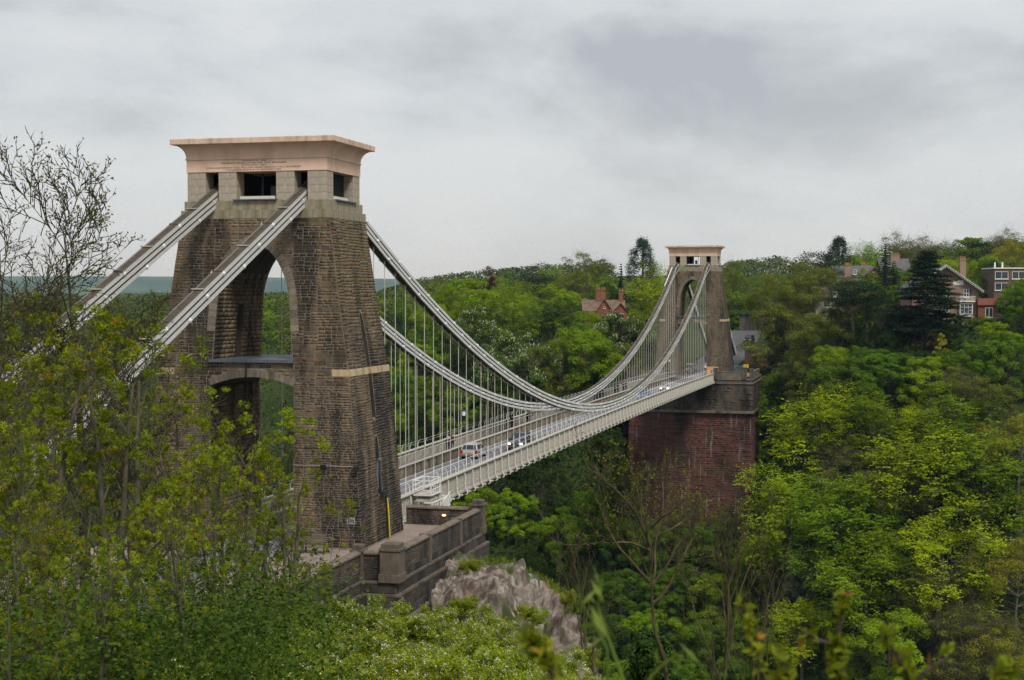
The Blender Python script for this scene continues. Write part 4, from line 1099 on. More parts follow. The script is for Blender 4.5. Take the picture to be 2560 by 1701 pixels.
def limb_paths(anchors, h, base_r, rg, n_limbs, trunk_top):
    """trunk with limbs that run to some of the foliage clumps"""
    P0 = []; P1 = []; R0 = []; R1 = []
    k = 7; lean = rg.normal(size=2)*.04*h
    tp = [np.array([lean[0]*(i/k)**2, lean[1]*(i/k)**2, trunk_top*i/k]) for i in range(k+1)]
    for i in range(k):
        P0.append(tp[i]); P1.append(tp[i+1]); R0.append(base_r*(1-.75*i/k)*(1.25 if i == 0 else 1)); R1.append(base_r*(1-.75*(i+1)/k))
    if len(anchors):
        sel = rg.choice(len(anchors), min(n_limbs, len(anchors)), replace=False)
        for j in sel:
            a = anchors[j]; s = np.clip((a[2]*.55+.1*h)/trunk_top, .2, .97); f = s*k; i = min(int(f), k-1); st = tp[i]+(tp[i+1]-tp[i])*(f-i)
            mid = st*.45+a*.55+np.array([0, 0, -.05*h]); r = base_r*.30*(1-s*.55)
            P0 += [st, mid]; P1 += [mid, a]; R0 += [r, r*.6]; R1 += [r*.6, r*.2]
    return np.array(P0), np.array(P1), np.array(R0), np.array(R1)

def broad_crown(rg, H, R, z0, ncl=120, per=110, leaf=.32, flat=.75, spray=False, upb=.25, lobes=15, rc=(.10, .17)):
    """a crown of domed boughs, each set with leafy clumps; returns leaf quads, tints, clump anchors"""
    ch = H-z0; c = np.array([0, 0, z0+ch*.46]); sc = np.array([R, R, ch*.54])
    d = unit(rg.normal(size=(lobes*3, 3))+np.array([0, 0, upb])); keep = []
    for v in d:                                   # spread the boughs
        if all(np.dot(v, w) < .78 for w in keep) or len(keep) < 3: keep.append(v)
        if len(keep) >= lobes: break
    LD = np.array(keep); lr = rg.uniform(.30, .50, len(LD))*R; LC = c+LD*sc*(rg.uniform(.52, .80, len(LD)))[:, None]
    LC = np.concatenate([LC, c[None]+np.array([[0, 0, ch*.12]])]); lr = np.append(lr, R*.5); LD = np.concatenate([LD, [[0, 0, 1.]]])
    m = max(4, ncl//len(LC)); per = int(per*1.5); leaf = leaf*.78; C = []; N = []; S = []; T = []; TD = []; A = []
    for lc, r0, ld in zip(LC, lr, LD):
        tl = rg.random()
        dd = unit(rg.normal(size=(m, 3))+np.array([0, 0, .55])+ld*.55)
        for o in dd:
            a = lc+o*r0*np.array([1, 1, .85])*rg.uniform(.8, 1.08); 
            if a[2] < z0*.7: continue
            A.append(a); r = rg.uniform(*rc)*R*1.3; n = int(per*rg.uniform(.7, 1.3)); tb = .5*tl+.5*rg.random()
            if spray:
                for _ in range(max(4, n//12)):
                    oo = unit((o*np.array([1, 1, .5])+rg.normal(size=3)*.42+np.array([0, 0, .12]))[None])[0]; side = unit(np.cross(oo, [0, 0, 1.])[None])[0]
                    Ls = r*rg.uniform(.9, 1.9); q = 12; s = rg.random(q)**.7; w = rg.normal(size=q)*.25*Ls*(1-.6*s); st = a+rg.normal(size=3)*r*.45
                    P = st+oo*(s*Ls)[:, None]+side*w[:, None]+np.array([0, 0, 1.])*(-.22*s**2*Ls+rg.normal(size=q)*.03*Ls)[:, None]
                    C.append(P); N.append(np.array([0, 0, 1.])+o*.25+rg.normal(size=(q, 3))*.28); S.append(rg.uniform(.7, 1.3, q)*leaf); T.append(np.clip(tb*.6+rg.random(q)*.4, 0, 1)); TD.append(np.repeat(oo[None], q, 0)+rg.normal(size=(q, 3))*.5)
            else:
                u = unit(rg.normal(size=(n, 3))+np.array([0, 0, .6])+o*.3); p = u*(rg.uniform(.55, 1.0, (n, 1)))*r*np.array([1, 1, flat])
                C.append(a+p); N.append(u*.8+np.array([0, 0, .45])+rg.normal(size=(n, 3))*.38); S.append(rg.uniform(.65, 1.35, n)*leaf); T.append(np.clip(tb*.6+rg.random(n)*.4, 0, 1)); TD.append(rg.normal(size=(n, 3)))
    C = np.concatenate(C); N = np.concatenate(N); S = np.concatenate(S); T = np.concatenate(T); TD = np.concatenate(TD)
    V, Q = cards(C, N, S, rg, .66, TD)
    return V, Q, T, np.array(A), (C, N)

def conifer_crown(rg, H, R, z0, kind):
    C = []; N = []; S = []; T = []; TD = []; A = []
    if kind == 'spruce':
        for z in np.arange(z0, H, H*.028):
            r = R*(1-(z-z0)/(H-z0))**.85*rg.uniform(.8, 1.1)+.12; nb = int(6+r*3)
            for k in range(nb):
                a = rg.uniform(0, 2*PI); o = np.array([math.cos(a), math.sin(a), 0]); L = r*rg.uniform(.75, 1.15); q = int(10+L*9); s = rg.random(q)
                P = np.array([0, 0, z])+o*(s*L)[:, None]+rg.normal(size=(q, 3))*.10*L*np.array([1, 1, .4]); P[:, 2] -= s*L*.32
                C.append(P); N.append(np.array([0, 0, 1.])+rg.normal(size=(q, 3))*.5); S.append(rg.uniform(.25, .5, q)); T.append(rg.random(q)*.6+rg.random()*.4); TD.append(np.repeat(o[None], q, 0)+rg.normal(size=(q, 3))*.4)
    elif kind == 'cedar':
        for z in np.linspace(z0, H*.97, 18):
            f = (z-z0)/(H-z0); r = R*(1-f**1.7)*rg.uniform(.75, 1.05)+.5
            for k in range(7):
                a = rg.uniform(0, 2*PI); o = np.array([math.cos(a), math.sin(a), 0]); L = r*rg.uniform(.6, 1.12); m = int(5+L*2.2)
                A.append(np.array([0, 0, z])+o*L*.7)
                for _ in range(m):
                    s0 = rg.uniform(.25, 1); ctr = np.array([0, 0, z+rg.normal()*.12-.25*s0**2])+o*s0*L+np.array([-o[1], o[0], 0])*rg.normal()*L*.22; q = 30
                    P = ctr+rg.normal(size=(q, 3))*np.array([.62, .62, .10]); C.append(P); N.append(np.array([0, 0, 1.])+rg.normal(size=(q, 3))*.35); S.append(rg.uniform(.32, .62, q)); T.append(rg.random(q)*.5+rg.random()*.5); TD.append(rg.normal(size=(q, 3)))
    elif kind == 'pine':
        for _ in range(46):
            th = rg.uniform(0, 2*PI); rr = R*math.sqrt(rg.random()); zz = z0+(H-z0)*(rg.uniform(.1, 1)*(1-.45*(rr/R)**2)); a = np.array([rr*math.cos(th), rr*math.sin(th), zz]); A.append(a); q = 150
            P = a+rg.normal(size=(q, 3))*np.array([.8, .8, .33]); C.append(P); N.append(np.array([0, 0, 1.])+rg.normal(size=(q, 3))*.7); S.append(rg.uniform(.2, .42, q)); T.append(rg.random(q)*.5+rg.random()*.5); TD.append(rg.normal(size=(q, 3)))
    else:   # dense column of a redwood or cypress
        for _ in range(210):
            f = rg.random()**.8; z = z0+(H-z0)*f; r = R*np.interp(f, [0, .25, .6, .85, 1], [.72, 1, .88, .62, .16])*rg.uniform(.75, 1.08); th = rg.uniform(0, 2*PI); o = np.array([math.cos(th), math.sin(th), .1]); a = np.array([r*math.cos(th), r*math.sin(th), z]); q = 62
            P = a+rg.normal(size=(q, 3))*np.array([.5, .5, .55])*R*.2; C.append(P); N.append(o+np.array([0, 0, .5])+rg.normal(size=(q, 3))*.5); S.append(rg.uniform(.22, .44, q)); T.append(rg.random(q)*.5+rg.random()*.5); TD.append(rg.normal(size=(q, 3)))
    C = np.concatenate(C); N = np.concatenate(N); S = np.concatenate(S); T = np.concatenate(T); TD = np.concatenate(TD)
    V, Q = cards(C, N, S, rg, .5, TD); return V, Q, T, (np.array(A) if A else np.zeros((0, 3)))

def twig_haze(rg, A, n, L, r):
    """fine bare twigs round the clump anchors"""
    i = rg.integers(0, len(A), n); P = A[i]+rg.normal(size=(n, 3))*L*.5; d = unit(rg.normal(size=(n, 3))+np.array([0, 0, .5])+unit(A[i]*np.array([1, 1, 0])+1e-6)*.5)
    l = rg.uniform(.4, 1.2, n)[:, None]*L
    return frustums(P, P+d*l, np.full(n, r), np.full(n, r*.4), 3)

# colours of each kind of leaf
LF = {
 'lime': leaf_mat('fresh_beech_leaf', (.20, .27, .005), (.47, .57, .012), .12, .33),
 'green': leaf_mat('spring_green_leaf', (.105, .18, .006), (.28, .40, .012), .16, .31),
 'mid': leaf_mat('mid_green_leaf', (.058, .115, .008), (.165, .265, .016), .18, .29),
 'dark': leaf_mat('dark_green_leaf', (.020, .042, .009), (.065, .108, .017), .22, .2),
 'olive': leaf_mat('olive_young_oak_leaf', (.08, .105, .010), (.215, .235, .024), .16, .28),
 'gold': leaf_mat('golden_oak_leaf', (.15, .165, .010), (.33, .33, .02), .12, .3),
 'conifer': leaf_mat('conifer_needles', (.011, .028, .014), (.036, .066, .028), .2, .14),
 'copper': leaf_mat('copper_beech_leaf', (.035, .010, .012), (.075, .022, .022), .2, .2),
 'yellow': leaf_mat('yellow_leaf', (.34, .33, .03), (.55, .50, .06), .1, .35),
 'silver': leaf_mat('silvery_whitebeam_leaf', (.10, .15, .085), (.25, .31, .20), .1, .3),
 'chestnut': leaf_mat('horse_chestnut_leaf', (.05, .095, .008), (.14, .205, .022), .16, .24),
}
M_CANDLE = leaf_mat('white_blossom', (.55, .53, .38), (.80, .78, .66), .05, .3)
M_TWIG = mat('brown_twigs', (.095, .075, .045), .9, .25, 5)
PROTO = {}
def tree_proto(key, sp, leafm, trunkm=None, blossom=0, twigs=0, seed=1, **k):
    """a prototype: meshes for trunk, crown (and blossom), normalised to height H"""
    rg = np.random.default_rng(seed); H = k.pop('H', 14.); R = k.pop('R', 5.); z0 = k.pop('z0', H*.22)
    CN = None
    if sp == 'broad': V, Q, T, A, CN = broad_crown(rg, H, R, z0, **k)
    else: V, Q, T, A = conifer_crown(rg, H, R, z0, sp)
    d = {'H': H, 'R': R, 'crown': np_mesh('crown', V, Q, leafm, T)}
    tt = H*.97 if sp in ('spruce', 'column', 'cedar') else H*.72
    parts = [frustums(*limb_paths(A, H, H*(.02 if sp != 'pine' else .022), rg, 34, tt), n=6)]
    if twigs: parts_t = twig_haze(rg, A, twigs, R*.26, .018); d['twigs'] = np_mesh('twigs', *parts_t, M_TWIG)
    d['trunk'] = np_mesh('trunk', *merge(parts), trunkm or BARK)
    if blossom:
        C, N = CN; up = np.where((C[:, 2] > H*.38) & (rg.random(len(C)) < blossom*.6))[0]; n = len(up)
        P = np.repeat(C[up]+N[up]*.04+np.array([0, 0, .12]), 2, 0); Vb, Qb = cards(P, rg.normal(size=(2*n, 3))*np.array([1, 1, .2]), np.full(2*n, .36), rg, .42, np.tile([0, 0, 1.], (2*n, 1))+rg.normal(size=(2*n, 3))*.15)
        d['blossom'] = np_mesh('blossom', Vb, Qb, M_CANDLE, rg.random(len(Qb)))
    PROTO.setdefault(key, []).append(d)
for s in range(3): tree_proto('lime', 'broad', LF['lime'], seed=10+s, spray=True, ncl=130, per=120, leaf=.31, H=15, R=5.6, z0=2.4, upb=.3)
for s in range(2): tree_proto('limegreen', 'broad', LF['green'], seed=20+s, spray=True, ncl=130, per=120, leaf=.31, H=15, R=5.4, z0=2.2, upb=.3)
for s in range(3): tree_proto('green', 'broad', LF['green'], seed=30+s, ncl=130, per=115, leaf=.31, H=14, R=5.4, z0=2.5, upb=.25)
for s in range(3): tree_proto('mid', 'broad', LF['mid'], BARK_D, seed=40+s, ncl=130, per=115, leaf=.31, H=13, R=5.4, z0=1.8, upb=.2)
for s in range(2): tree_proto('dark', 'broad', LF['dark'], BARK_D, seed=50+s, ncl=110, per=110, leaf=.27, H=11, R=5.0, z0=1.2, upb=.2)
for s in range(3): tree_proto('olive', 'broad', LF['olive'], seed=60+s, ncl=130, per=100, leaf=.26, twigs=900, H=15, R=6.0, z0=2.4, upb=.3)
for s in range(1): tree_proto('gold', 'broad', LF['gold'], seed=65+s, ncl=120, per=85, leaf=.26, twigs=1200, H=15, R=6.2, z0=2.4, upb=.3)
for s in range(2): tree_proto('bare', 'broad', LF['olive'], seed=70+s, ncl=120, per=60, leaf=.22, twigs=2600, H=14, R=5.0, z0=2.2, upb=.3)
for s in range(2): tree_proto('chestnut', 'broad', LF['chestnut'], BARK_D, seed=80+s, ncl=130, per=105, leaf=.34, H=14, R=6.2, z0=2.0, blossom=.11, upb=.25)
tree_proto('copper', 'broad', LF['copper'], seed=90, ncl=90, per=90, leaf=.3, H=12, R=5.5, z0=2)
tree_proto('yellow', 'broad', LF['yellow'], seed=91, ncl=36, per=70, leaf=.26, H=5, R=2.0, z0=1.0)
tree_proto('silver', 'broad', LF['silver'], seed=92, ncl=60, per=80, leaf=.26, H=7, R=2.8, z0=1.6)
tree_proto('spruce', 'spruce', LF['conifer'], BARK_D, seed=93, H=17, R=3.0, z0=1.0)
tree_proto('cedar', 'cedar', LF['conifer'], BARK_D, seed=94, H=17, R=7.5, z0=3.0)
for s in range(2): tree_proto('pine', 'pine', LF['conifer'], BARK_R, seed=95+s, H=16, R=4.6, z0=8.0)
tree_proto('column', 'column', LF['conifer'], BARK_D, seed=97, H=20, R=4.0, z0=1.0)
PHRASE = {'lime': 'lime green beech', 'limegreen': 'fresh green feathery beech', 'green': 'spring green broadleaf tree', 'mid': 'mid green bushy tree', 'dark': 'dark green bushy tree', 'olive': 'olive brown oak', 'gold': 'golden green oak',
          'bare': 'thin half bare tree', 'chestnut': 'horse chestnut with white candles', 'copper': 'dark copper beech', 'yellow': 'bright yellow small tree', 'silver': 'silvery whitebeam', 'spruce': 'dark pointed spruce', 'cedar': 'dark tiered cedar', 'pine': 'dark umbrella topped pine', 'column': 'dark dense columnar conifer'}
TREES = []; _tc = {}
def skyline(sx): return float(np.interp(sx, [0, 380, 420, 480, 560, 605, 618, 665, 700, 730, 790, 860, 930, 1024], [292, 290, 276, 268, 262, 261, 288, 288, 272, 260, 252, 246, 242, 234]))
def plant(key, x, y, h, rr=None, rz=None, zone=None, label=None, zoff=-.4):
    i = _tc.get(key, 0); _tc[key] = i+1; v = PROTO[key]; d = v[i % len(v)]
    s = h/d['H']; sr = (rr/d['R']) if rr else s
    r = random.Random(int(x*13+y*7))
    root = empty({'spruce': 'spruce_tree', 'cedar': 'cedar_tree', 'pine': 'pine_tree', 'column': 'conifer_tree', 'chestnut': 'chestnut_tree', 'lime': 'beech_tree', 'limegreen': 'beech_tree', 'copper': 'beech_tree', 'olive': 'oak_tree', 'gold': 'oak_tree', 'silver': 'whitebeam_tree'}.get(key, 'broadleaf_tree'), (x, y, gz(x, y)+zoff), rz if rz is not None else r.uniform(0, 2*PI))
    root.scale = (sr, sr, s)
    obj('trunk', d['trunk'], root); obj('crown', d['crown'], root)
    if 'twigs' in d: obj('twigs', d['twigs'], root)
    if 'blossom' in d: obj('blossom', d['blossom'], root)
    TREES.append((key, root, h, label, sr*d['R'])); return root
def tree_at(key, px, py, dep, R=None, label=None, hmin=5., hmax=30.):
    p = pt(px, py, dep); z = gz(p.x, p.y); h = p.z-z+.4; lim = {'spruce': 6., 'column': 5.6, 'pine': 3.4, 'lime': 3.0, 'limegreen': 3.0}.get(key, 2.8)*R+2.5
    if h > lim or h < .8*R:
        best = None
        for k in range(0, 300):
            d = 130+k; p = pt(px, py, d); R2 = R*d/dep; e = p.z-gz(p.x, p.y)-(2.15*R2+1.0)
            if abs(p.x) < 14 and p.y > 199: continue
            if best is None or abs(e) < best[0]: best = (abs(e), d, R2)
            if e < 0 and k > 5: break
        d, R = best[1], best[2]; p = pt(px, py, d); h = p.z-gz(p.x, p.y)+.4
    return plant(key, p.x, p.y, min(max(h, 1.3*R), lim*1.25, hmax), R, label=label)

# --- trees one can pick out
for a in [
 ('column', 1480, 553, 330, 3.6), ('spruce', 1431, 606, 345, 2.8), ('dark', 1395, 650, 352, 4.2), ('dark', 1445, 668, 350, 3.4), ('olive', 1350, 592, 400, 7.6), ('pine', 1232, 606, 415, 7.4), ('copper', 1130, 624, 410, 5.5),
 ('limegreen', 1268, 618, 385, 4.2), ('green', 1085, 640, 365, 7.4), ('green', 1030, 655, 372, 6), ('olive', 1180, 640, 400, 7), ('olive', 1170, 700, 345, 7.5), ('green', 1302, 662, 345, 6.2), ('dark', 1250, 700, 335, 4.6), ('limegreen', 1240, 665, 350, 4.6), ('olive', 1320, 635, 410, 7),
 ('chestnut', 1108, 712, 305, 5.6), ('chestnut', 1195, 766, 290, 6.6), ('chestnut', 1412, 728, 300, 6.0), ('green', 1372, 752, 298, 4.0), ('limegreen', 1450, 715, 305, 4.0), ('mid', 1340, 735, 305, 4.0), ('lime', 1492, 640, 305, 6.4), ('lime', 1512, 600, 350, 4.6), ('limegreen', 1525, 690, 285, 4.5), ('green', 1340, 745, 275, 7), ('olive', 1290, 770, 262, 6), ('olive', 1440, 790, 258, 6.4), ('green', 1380, 790, 262, 6), ('chestnut', 1150, 800, 280, 5),
 ('dark', 1160, 900, 268, 5), ('mid', 1080, 880, 275, 6), ('mid', 1010, 860, 280, 6), ('green', 960, 790, 300, 6.4), ('mid', 1000, 740, 320, 6), ('mid', 920, 850, 285, 6.4), ('dark', 930, 720, 335, 5.5), ('green', 1000, 690, 350, 6),
 ('limegreen', 1746, 640, 425, 5.2), ('green', 1702, 668, 425, 6), ('mid', 1718, 705, 420, 5), ('olive', 1690, 610, 430, 6.6), ('olive', 1800, 622, 305, 7.6), ('olive', 1862, 600, 330, 7.6), ('olive', 1822, 690, 285, 7.6), ('olive', 1898, 712, 286, 6.6), ('olive', 1822, 705, 290, 5), ('mid', 1806, 750, 288, 3.6),
 ('column', 1935, 550, 420, 4.6), ('pine', 1882, 572, 365, 5.6), ('spruce', 2040, 560, 345, 4.2), ('spruce', 2062, 600, 325, 3.6), ('pine', 2000, 628, 292, 5.2), ('pine', 1968, 640, 294, 4.6), ('pine', 2030, 690, 290, 4.2), ('dark', 1938, 690, 300, 4.5), ('olive', 1925, 632, 325, 4.6), ('green', 1990, 648, 325, 4.2), ('mid', 2060, 650, 315, 4), ('limegreen', 1432, 700, 312, 2.8), ('green', 1352, 712, 312, 3.2), ('mid', 1390, 722, 308, 3.0), ('olive', 1905, 650, 300, 5), ('dark', 2075, 735, 291, 2.6), ('dark', 2010, 748, 289, 2.2), ('dark', 2045, 752, 288, 2.0), ('dark', 2160, 735, 290, 2.2), ('dark', 2195, 745, 289, 2.4), ('mid', 2245, 738, 293, 2.4), ('green', 2275, 730, 295, 2.2), ('mid', 1985, 790, 284, 3), ('dark', 2110, 790, 283, 3), ('mid', 2180, 800, 281, 3.2), ('cedar', 2138, 575, 287, 7.6), ('pine', 2245, 548, 395, 6.4), ('bare', 2080, 545, 430, 8), ('bare', 2158, 538, 440, 7.6), ('green', 2230, 545, 440, 7), ('lime', 2195, 590, 380, 5.5), ('gold', 2345, 548, 375, 8.6), ('gold', 2300, 575, 395, 7), ('yellow', 2192, 598, 345, 2.6), ('column', 2290, 605, 330, 3.0), ('column', 2298, 690, 318, 2.4), ('bare', 2310, 535, 450, 7), ('mid', 2265, 640, 350, 5), ('yellow', 2160, 765, 284, 1.9), ('copper', 2125, 742, 290, 2.6), ('copper', 2228, 715, 300, 2.4), ('copper', 1870, 715, 320, 2.6),
 ('limegreen', 1985, 560, 460, 7), ('lime', 2100, 620, 400, 6), ('green', 1975, 585, 430, 7), ('mid', 2235, 700, 330, 4),
 ('lime', 1898, 885, 256, 8.2), ('limegreen', 2022, 912, 250, 6.4), ('lime', 2112, 922, 250, 4.6), ('limegreen', 2242, 918, 246, 7.2), ('gold', 2345, 945, 236, 7.4), ('lime', 2140, 985, 240, 9.0), ('lime', 1828, 1078, 214, 7.6), ('limegreen', 1925, 1110, 206, 6.6), ('limegreen', 2262, 1000, 238, 8), ('limegreen', 1992, 1250, 190, 6), ('silver', 1862, 1288, 188, 2.5), ('bare', 2155, 1290, 182, 4.6), ('limegreen', 2062, 1225, 188, 5.4), ('lime', 1850, 1372, 172, 4.2), ('green', 2050, 1405, 165, 5), ('bare', 2230, 1400, 165, 5), ('gold', 2340, 1240, 195, 6), ('gold', 2330, 1450, 158, 5), ('lime', 2190, 1190, 205, 7), ('limegreen', 1975, 1100, 222, 6), ('bare', 1975, 1010, 235, 5), ('olive', 2040, 1060, 228, 6),
 ('bare', 2215, 855, 270, 6), ('olive', 2270, 880, 262, 6), ('green', 2140, 820, 275, 6), ('mid', 2050, 800, 282, 6), ('mid', 1960, 810, 280, 6), ('olive', 1870, 800, 275, 5.5), ('green', 1920, 790, 285, 5), ('mid', 1790, 850, 270, 5), ('dark', 1812, 785, 285, 3.6), ('bare', 1800, 905, 262, 3.5), ('green', 1768, 900, 262, 4), ('mid', 2330, 760, 300, 7), ('green', 2300, 740, 305, 4.5), ('mid', 2240, 780, 292, 5),
] + [('mid', 1330, 1120, 262, 5), ('dark', 1250, 1060, 262, 5), ('green', 1290, 1180, 250, 4.4), ('mid', 1400, 1170, 250, 5), ('dark', 1430, 1060, 255, 4), ('mid', 1480, 1190, 245, 4.2), ('bare', 1560, 1170, 246, 4), ('mid', 1620, 1200, 242, 4.6), ('bare', 1690, 1160, 250, 4.2), ('green', 1740, 1230, 236, 4.5), ('mid', 1550, 1290, 232, 4.6), ('green', 1660, 1320, 228, 4.6), ('mid', 1430, 1300, 232, 4.6), ('dark', 1330, 1300, 235, 4.4), ('green', 1500, 1400, 222, 4.6), ('mid', 1620, 1430, 220, 4.6), ('dark', 1380, 1420, 222, 4.4), ('mid', 1740, 1400, 222, 4.8), ('green', 1190, 1130, 255, 4), ('dark', 1220, 1230, 245, 4), ('mid', 1280, 1420, 222, 4.4), ('mid', 1560, 1510, 212, 4.6), ('green', 1440, 1520, 212, 4.6), ('mid', 1700, 1500, 212, 4.6)]: tree_at(*a)
# --- the wood between and behind them
rg_ = np.random.default_rng(77); spots = [(t[1].location.x, t[1].location.y, t[4]) for t in TREES]
KEEP_OUT = [(44, 222, 17), (50, 240, 14), (20, 255, 9), (-24, 242, 9), (66, 268, 12), (36, 240, 9), (30, 290, 7)]
def zone_species(sx, sy, r):
    if sx > 760:
        if sy > 520: return r.choice(['limegreen', 'green', 'mid', 'lime', 'limegreen', 'mid'])
        if sy > 395: return r.choice(['lime', 'limegreen', 'green', 'mid', 'limegreen', 'olive'])
        if sy > 320: return r.choice(['mid', 'dark', 'green', 'olive', 'mid'])
        return r.choice(['green', 'green', 'mid', 'limegreen', 'olive'])
    if sx > 640: return r.choice(['mid', 'green', 'olive'])
    if sy > 430: return r.choice(['mid', 'dark', 'dark', 'mid', 'green'])
    if sy > 330: return r.choice(['mid', 'green', 'olive', 'dark', 'mid'])
    return r.choice(['green', 'olive', 'mid', 'green', 'green', 'limegreen'])
rr_ = random.Random(12); cnt = 0
for _ in range(9000):
    if cnt >= 190: break
    if rg_.random() < .62: x = rg_.uniform(-95, 118); y = rg_.uniform(128, 262); gap = 7.6
    else: x = rg_.uniform(-190, 190); y = rg_.uniform(262, 470); gap = 12.5
    if abs(x) < 15.5 and 196 < y < 330: continue
    if 0 < x < 19 and 205 < y < 330: continue
    if abs(x) < 17 and 150 < y <= 198 and rg_.random() < .0: continue
    sx, sy, dep = screen_xy((x, y, gz(x, y)+8))
    if not (-30 < sx < 1060) or sy > 700: continue
    if any((x-a)**2+(y-b_)**2 < c_*c_ for a, b_, c_ in KEEP_OUT): continue
    if any((x-a)**2+(y-b_)**2 < max(gap*.75, .62*c_+2.6)**2 for a, b_, c_ in spots): continue
    h = rg_.uniform(10, 16) if y < 262 else rg_.uniform(12, 18)
    # keep sight lines to the picked trees and houses: nothing much taller than the plateau skyline
    if y < 262 and x > -30: h = min(h, rg_.uniform(9, 13))
    if abs(x) < 22 and y < 206: h = min(h, 8.5)
    zt = screen_xy((x, y, gz(x, y)+h))[1]; lim_ = skyline(sx)+(4 if y > 330 else 14)
    if zt < lim_: h -= (lim_-zt)*dep/1532.5
    if h < 6: continue
    root = plant(zone_species(sx, sy, rr_), x, y, h, None); spots.append((x, y, TREES[-1][4])); cnt += 1

for (x, y, h, k) in [(-12, 201, 7, 'mid'), (-6, 200, 6, 'bare'), (0, 200.5, 6.5, 'mid'), (6, 200, 6, 'bare'), (11, 200, 7, 'green'), (-16, 194, 8, 'dark'), (-9, 193, 7, 'mid'), (-2, 192, 7, 'green'), (5, 193, 7, 'mid'), (12, 192, 8, 'mid'), (18, 196, 9, 'green'), (-12, 184, 8, 'mid'), (-4, 183, 8, 'dark'), (4, 184, 8, 'green'), (12, 183, 8, 'mid'), (20, 186, 9, 'mid'),
                    (16.2, 207, 10, 'dark'), (16.5, 214, 11, 'mid'), (17, 222, 12, 'dark'), (16.5, 230, 10, 'mid'), (21, 211, 10, 'green'), (22, 219, 11, 'mid'), (15.6, 201, 9, 'dark'), (17, 238, 9, 'green'), (-15.8, 205, 10, 'dark'), (-16.5, 213, 11, 'mid'), (-17, 222, 11, 'dark')]: plant(k, x, y, h if y > 203 else h*.85, min(4.2, h*.42))
for (x, y, h, k) in [(-44+rg_.uniform(-3, 3)-9*i, 134+13*j+rg_.uniform(-3, 3), rg_.uniform(9, 13), rr_.choice(['mid', 'green', 'dark', 'mid', 'olive'])) for i in range(7) for j in range(6)]:
    if not any((x-a)**2+(y-b_)**2 < 30 for a, b_, c_ in spots): plant(k, x, y, h, None); spots.append((x, y, 5))
# --- far woodland: one mass, nobody could count it
def far_wood():
    rg = np.random.default_rng(5); C = []; N = []; S = []; T = []; n = 0
    while n < 1900:
        x = rg.uniform(-620, 520); y = 380+rg.random()**1.3*760
        if n < 400: x = rg.uniform(-330, -85); y = rg.uniform(150, 420)
        sx, sy, dep = screen_xy((x, y, 15))
        if not (-60 < sx < 1090): continue
        z = gz(x, y); h = rg.uniform(11, 17); r = rg.uniform(4.5, 7.5); ov = skyline(sx)+2-screen_xy((x, y, z+h))[1]
        if ov > 0: h -= ov*dep/1532.5
        if h < 5: n += .3; continue
        q = 180 if dep < 650 else 66; sz = .64 if dep < 650 else 1.2
        d = unit(rg.normal(size=(q, 3))+np.array([0, 0, .5])); P = np.array([x, y, z+h*.55])+d*np.array([r, r, h*.45])*rg.uniform(.75, 1.08, q)[:, None]
        C.append(P); N.append(d*.7+np.array([0, 0, .6])+rg.normal(size=(q, 3))*.4); S.append(rg.uniform(.8, 1.5, q)*sz); tb = rg.random(); T.append(np.clip(tb*.75+rg.random(q)*.25, 0, 1)); n += 1
    C = np.concatenate(C); V, Q = cards(C, np.concatenate(N), np.concatenate(S), rg, .75)
    m = leaf_mat('far_wood_leaf', (.026, .05, .014), (.13, .16, .032), .0, .25)
    tag(obj('far_woodland', np_mesh('far_woodland', V, Q, m, np.concatenate(T))), 'hazy green woodland covering the plateau far behind the bridge', kind='stuff')
far_wood()
# --- undergrowth on the gorge slopes: brambles and ivy
def undergrowth():
    rg = np.random.default_rng(6); n = 80000
    x = np.concatenate([rg.uniform(-100, 125, n-40000), rg.uniform(-45, 60, 40000)]); y = np.concatenate([rg.uniform(122, 268, n-40000), rg.uniform(128, 212, 40000)]); x2 = rg.uniform(10, 45, 16000); y2 = rg.uniform(-45, 12, 16000)
    x = np.concatenate([x, x2]); y = np.concatenate([y, y2]); ok = ~((np.abs(x) < 13.6) & (y > 203)) & ~((x < 13.5) & (y > -36) & (y < 12) & (x > -14)) & ~((y < 12) & (np.hypot(x-39.8, y+94) < 9)); x = x[ok]; y = y[ok]
    P = np.stack([x, y, ground_z(x, y)+rg.random(len(x))**2*np.where(y < 20, .5, 2.2)], 1)
    V, Q = cards(P, np.array([0, -.4, .9])+rg.normal(size=P.shape)*.6, rg.uniform(.4, 1.1, len(x))*np.where(y < 20, .35, 1.), rg, .7)
    patch = .5+.5*np.sin(x*.31+1.7*np.sin(y*.23))*np.sin(y*.27)
    m = leaf_mat('undergrowth_leaf', (.012, .028, .008), (.06, .105, .018), .0, .25)
    tag(obj('undergrowth', np_mesh('undergrowth', V, Q, m, np.clip(patch*.6+rg.random(len(x))*.4, 0, 1))), 'low green undergrowth over the gorge slopes', kind='stuff')
undergrowth()
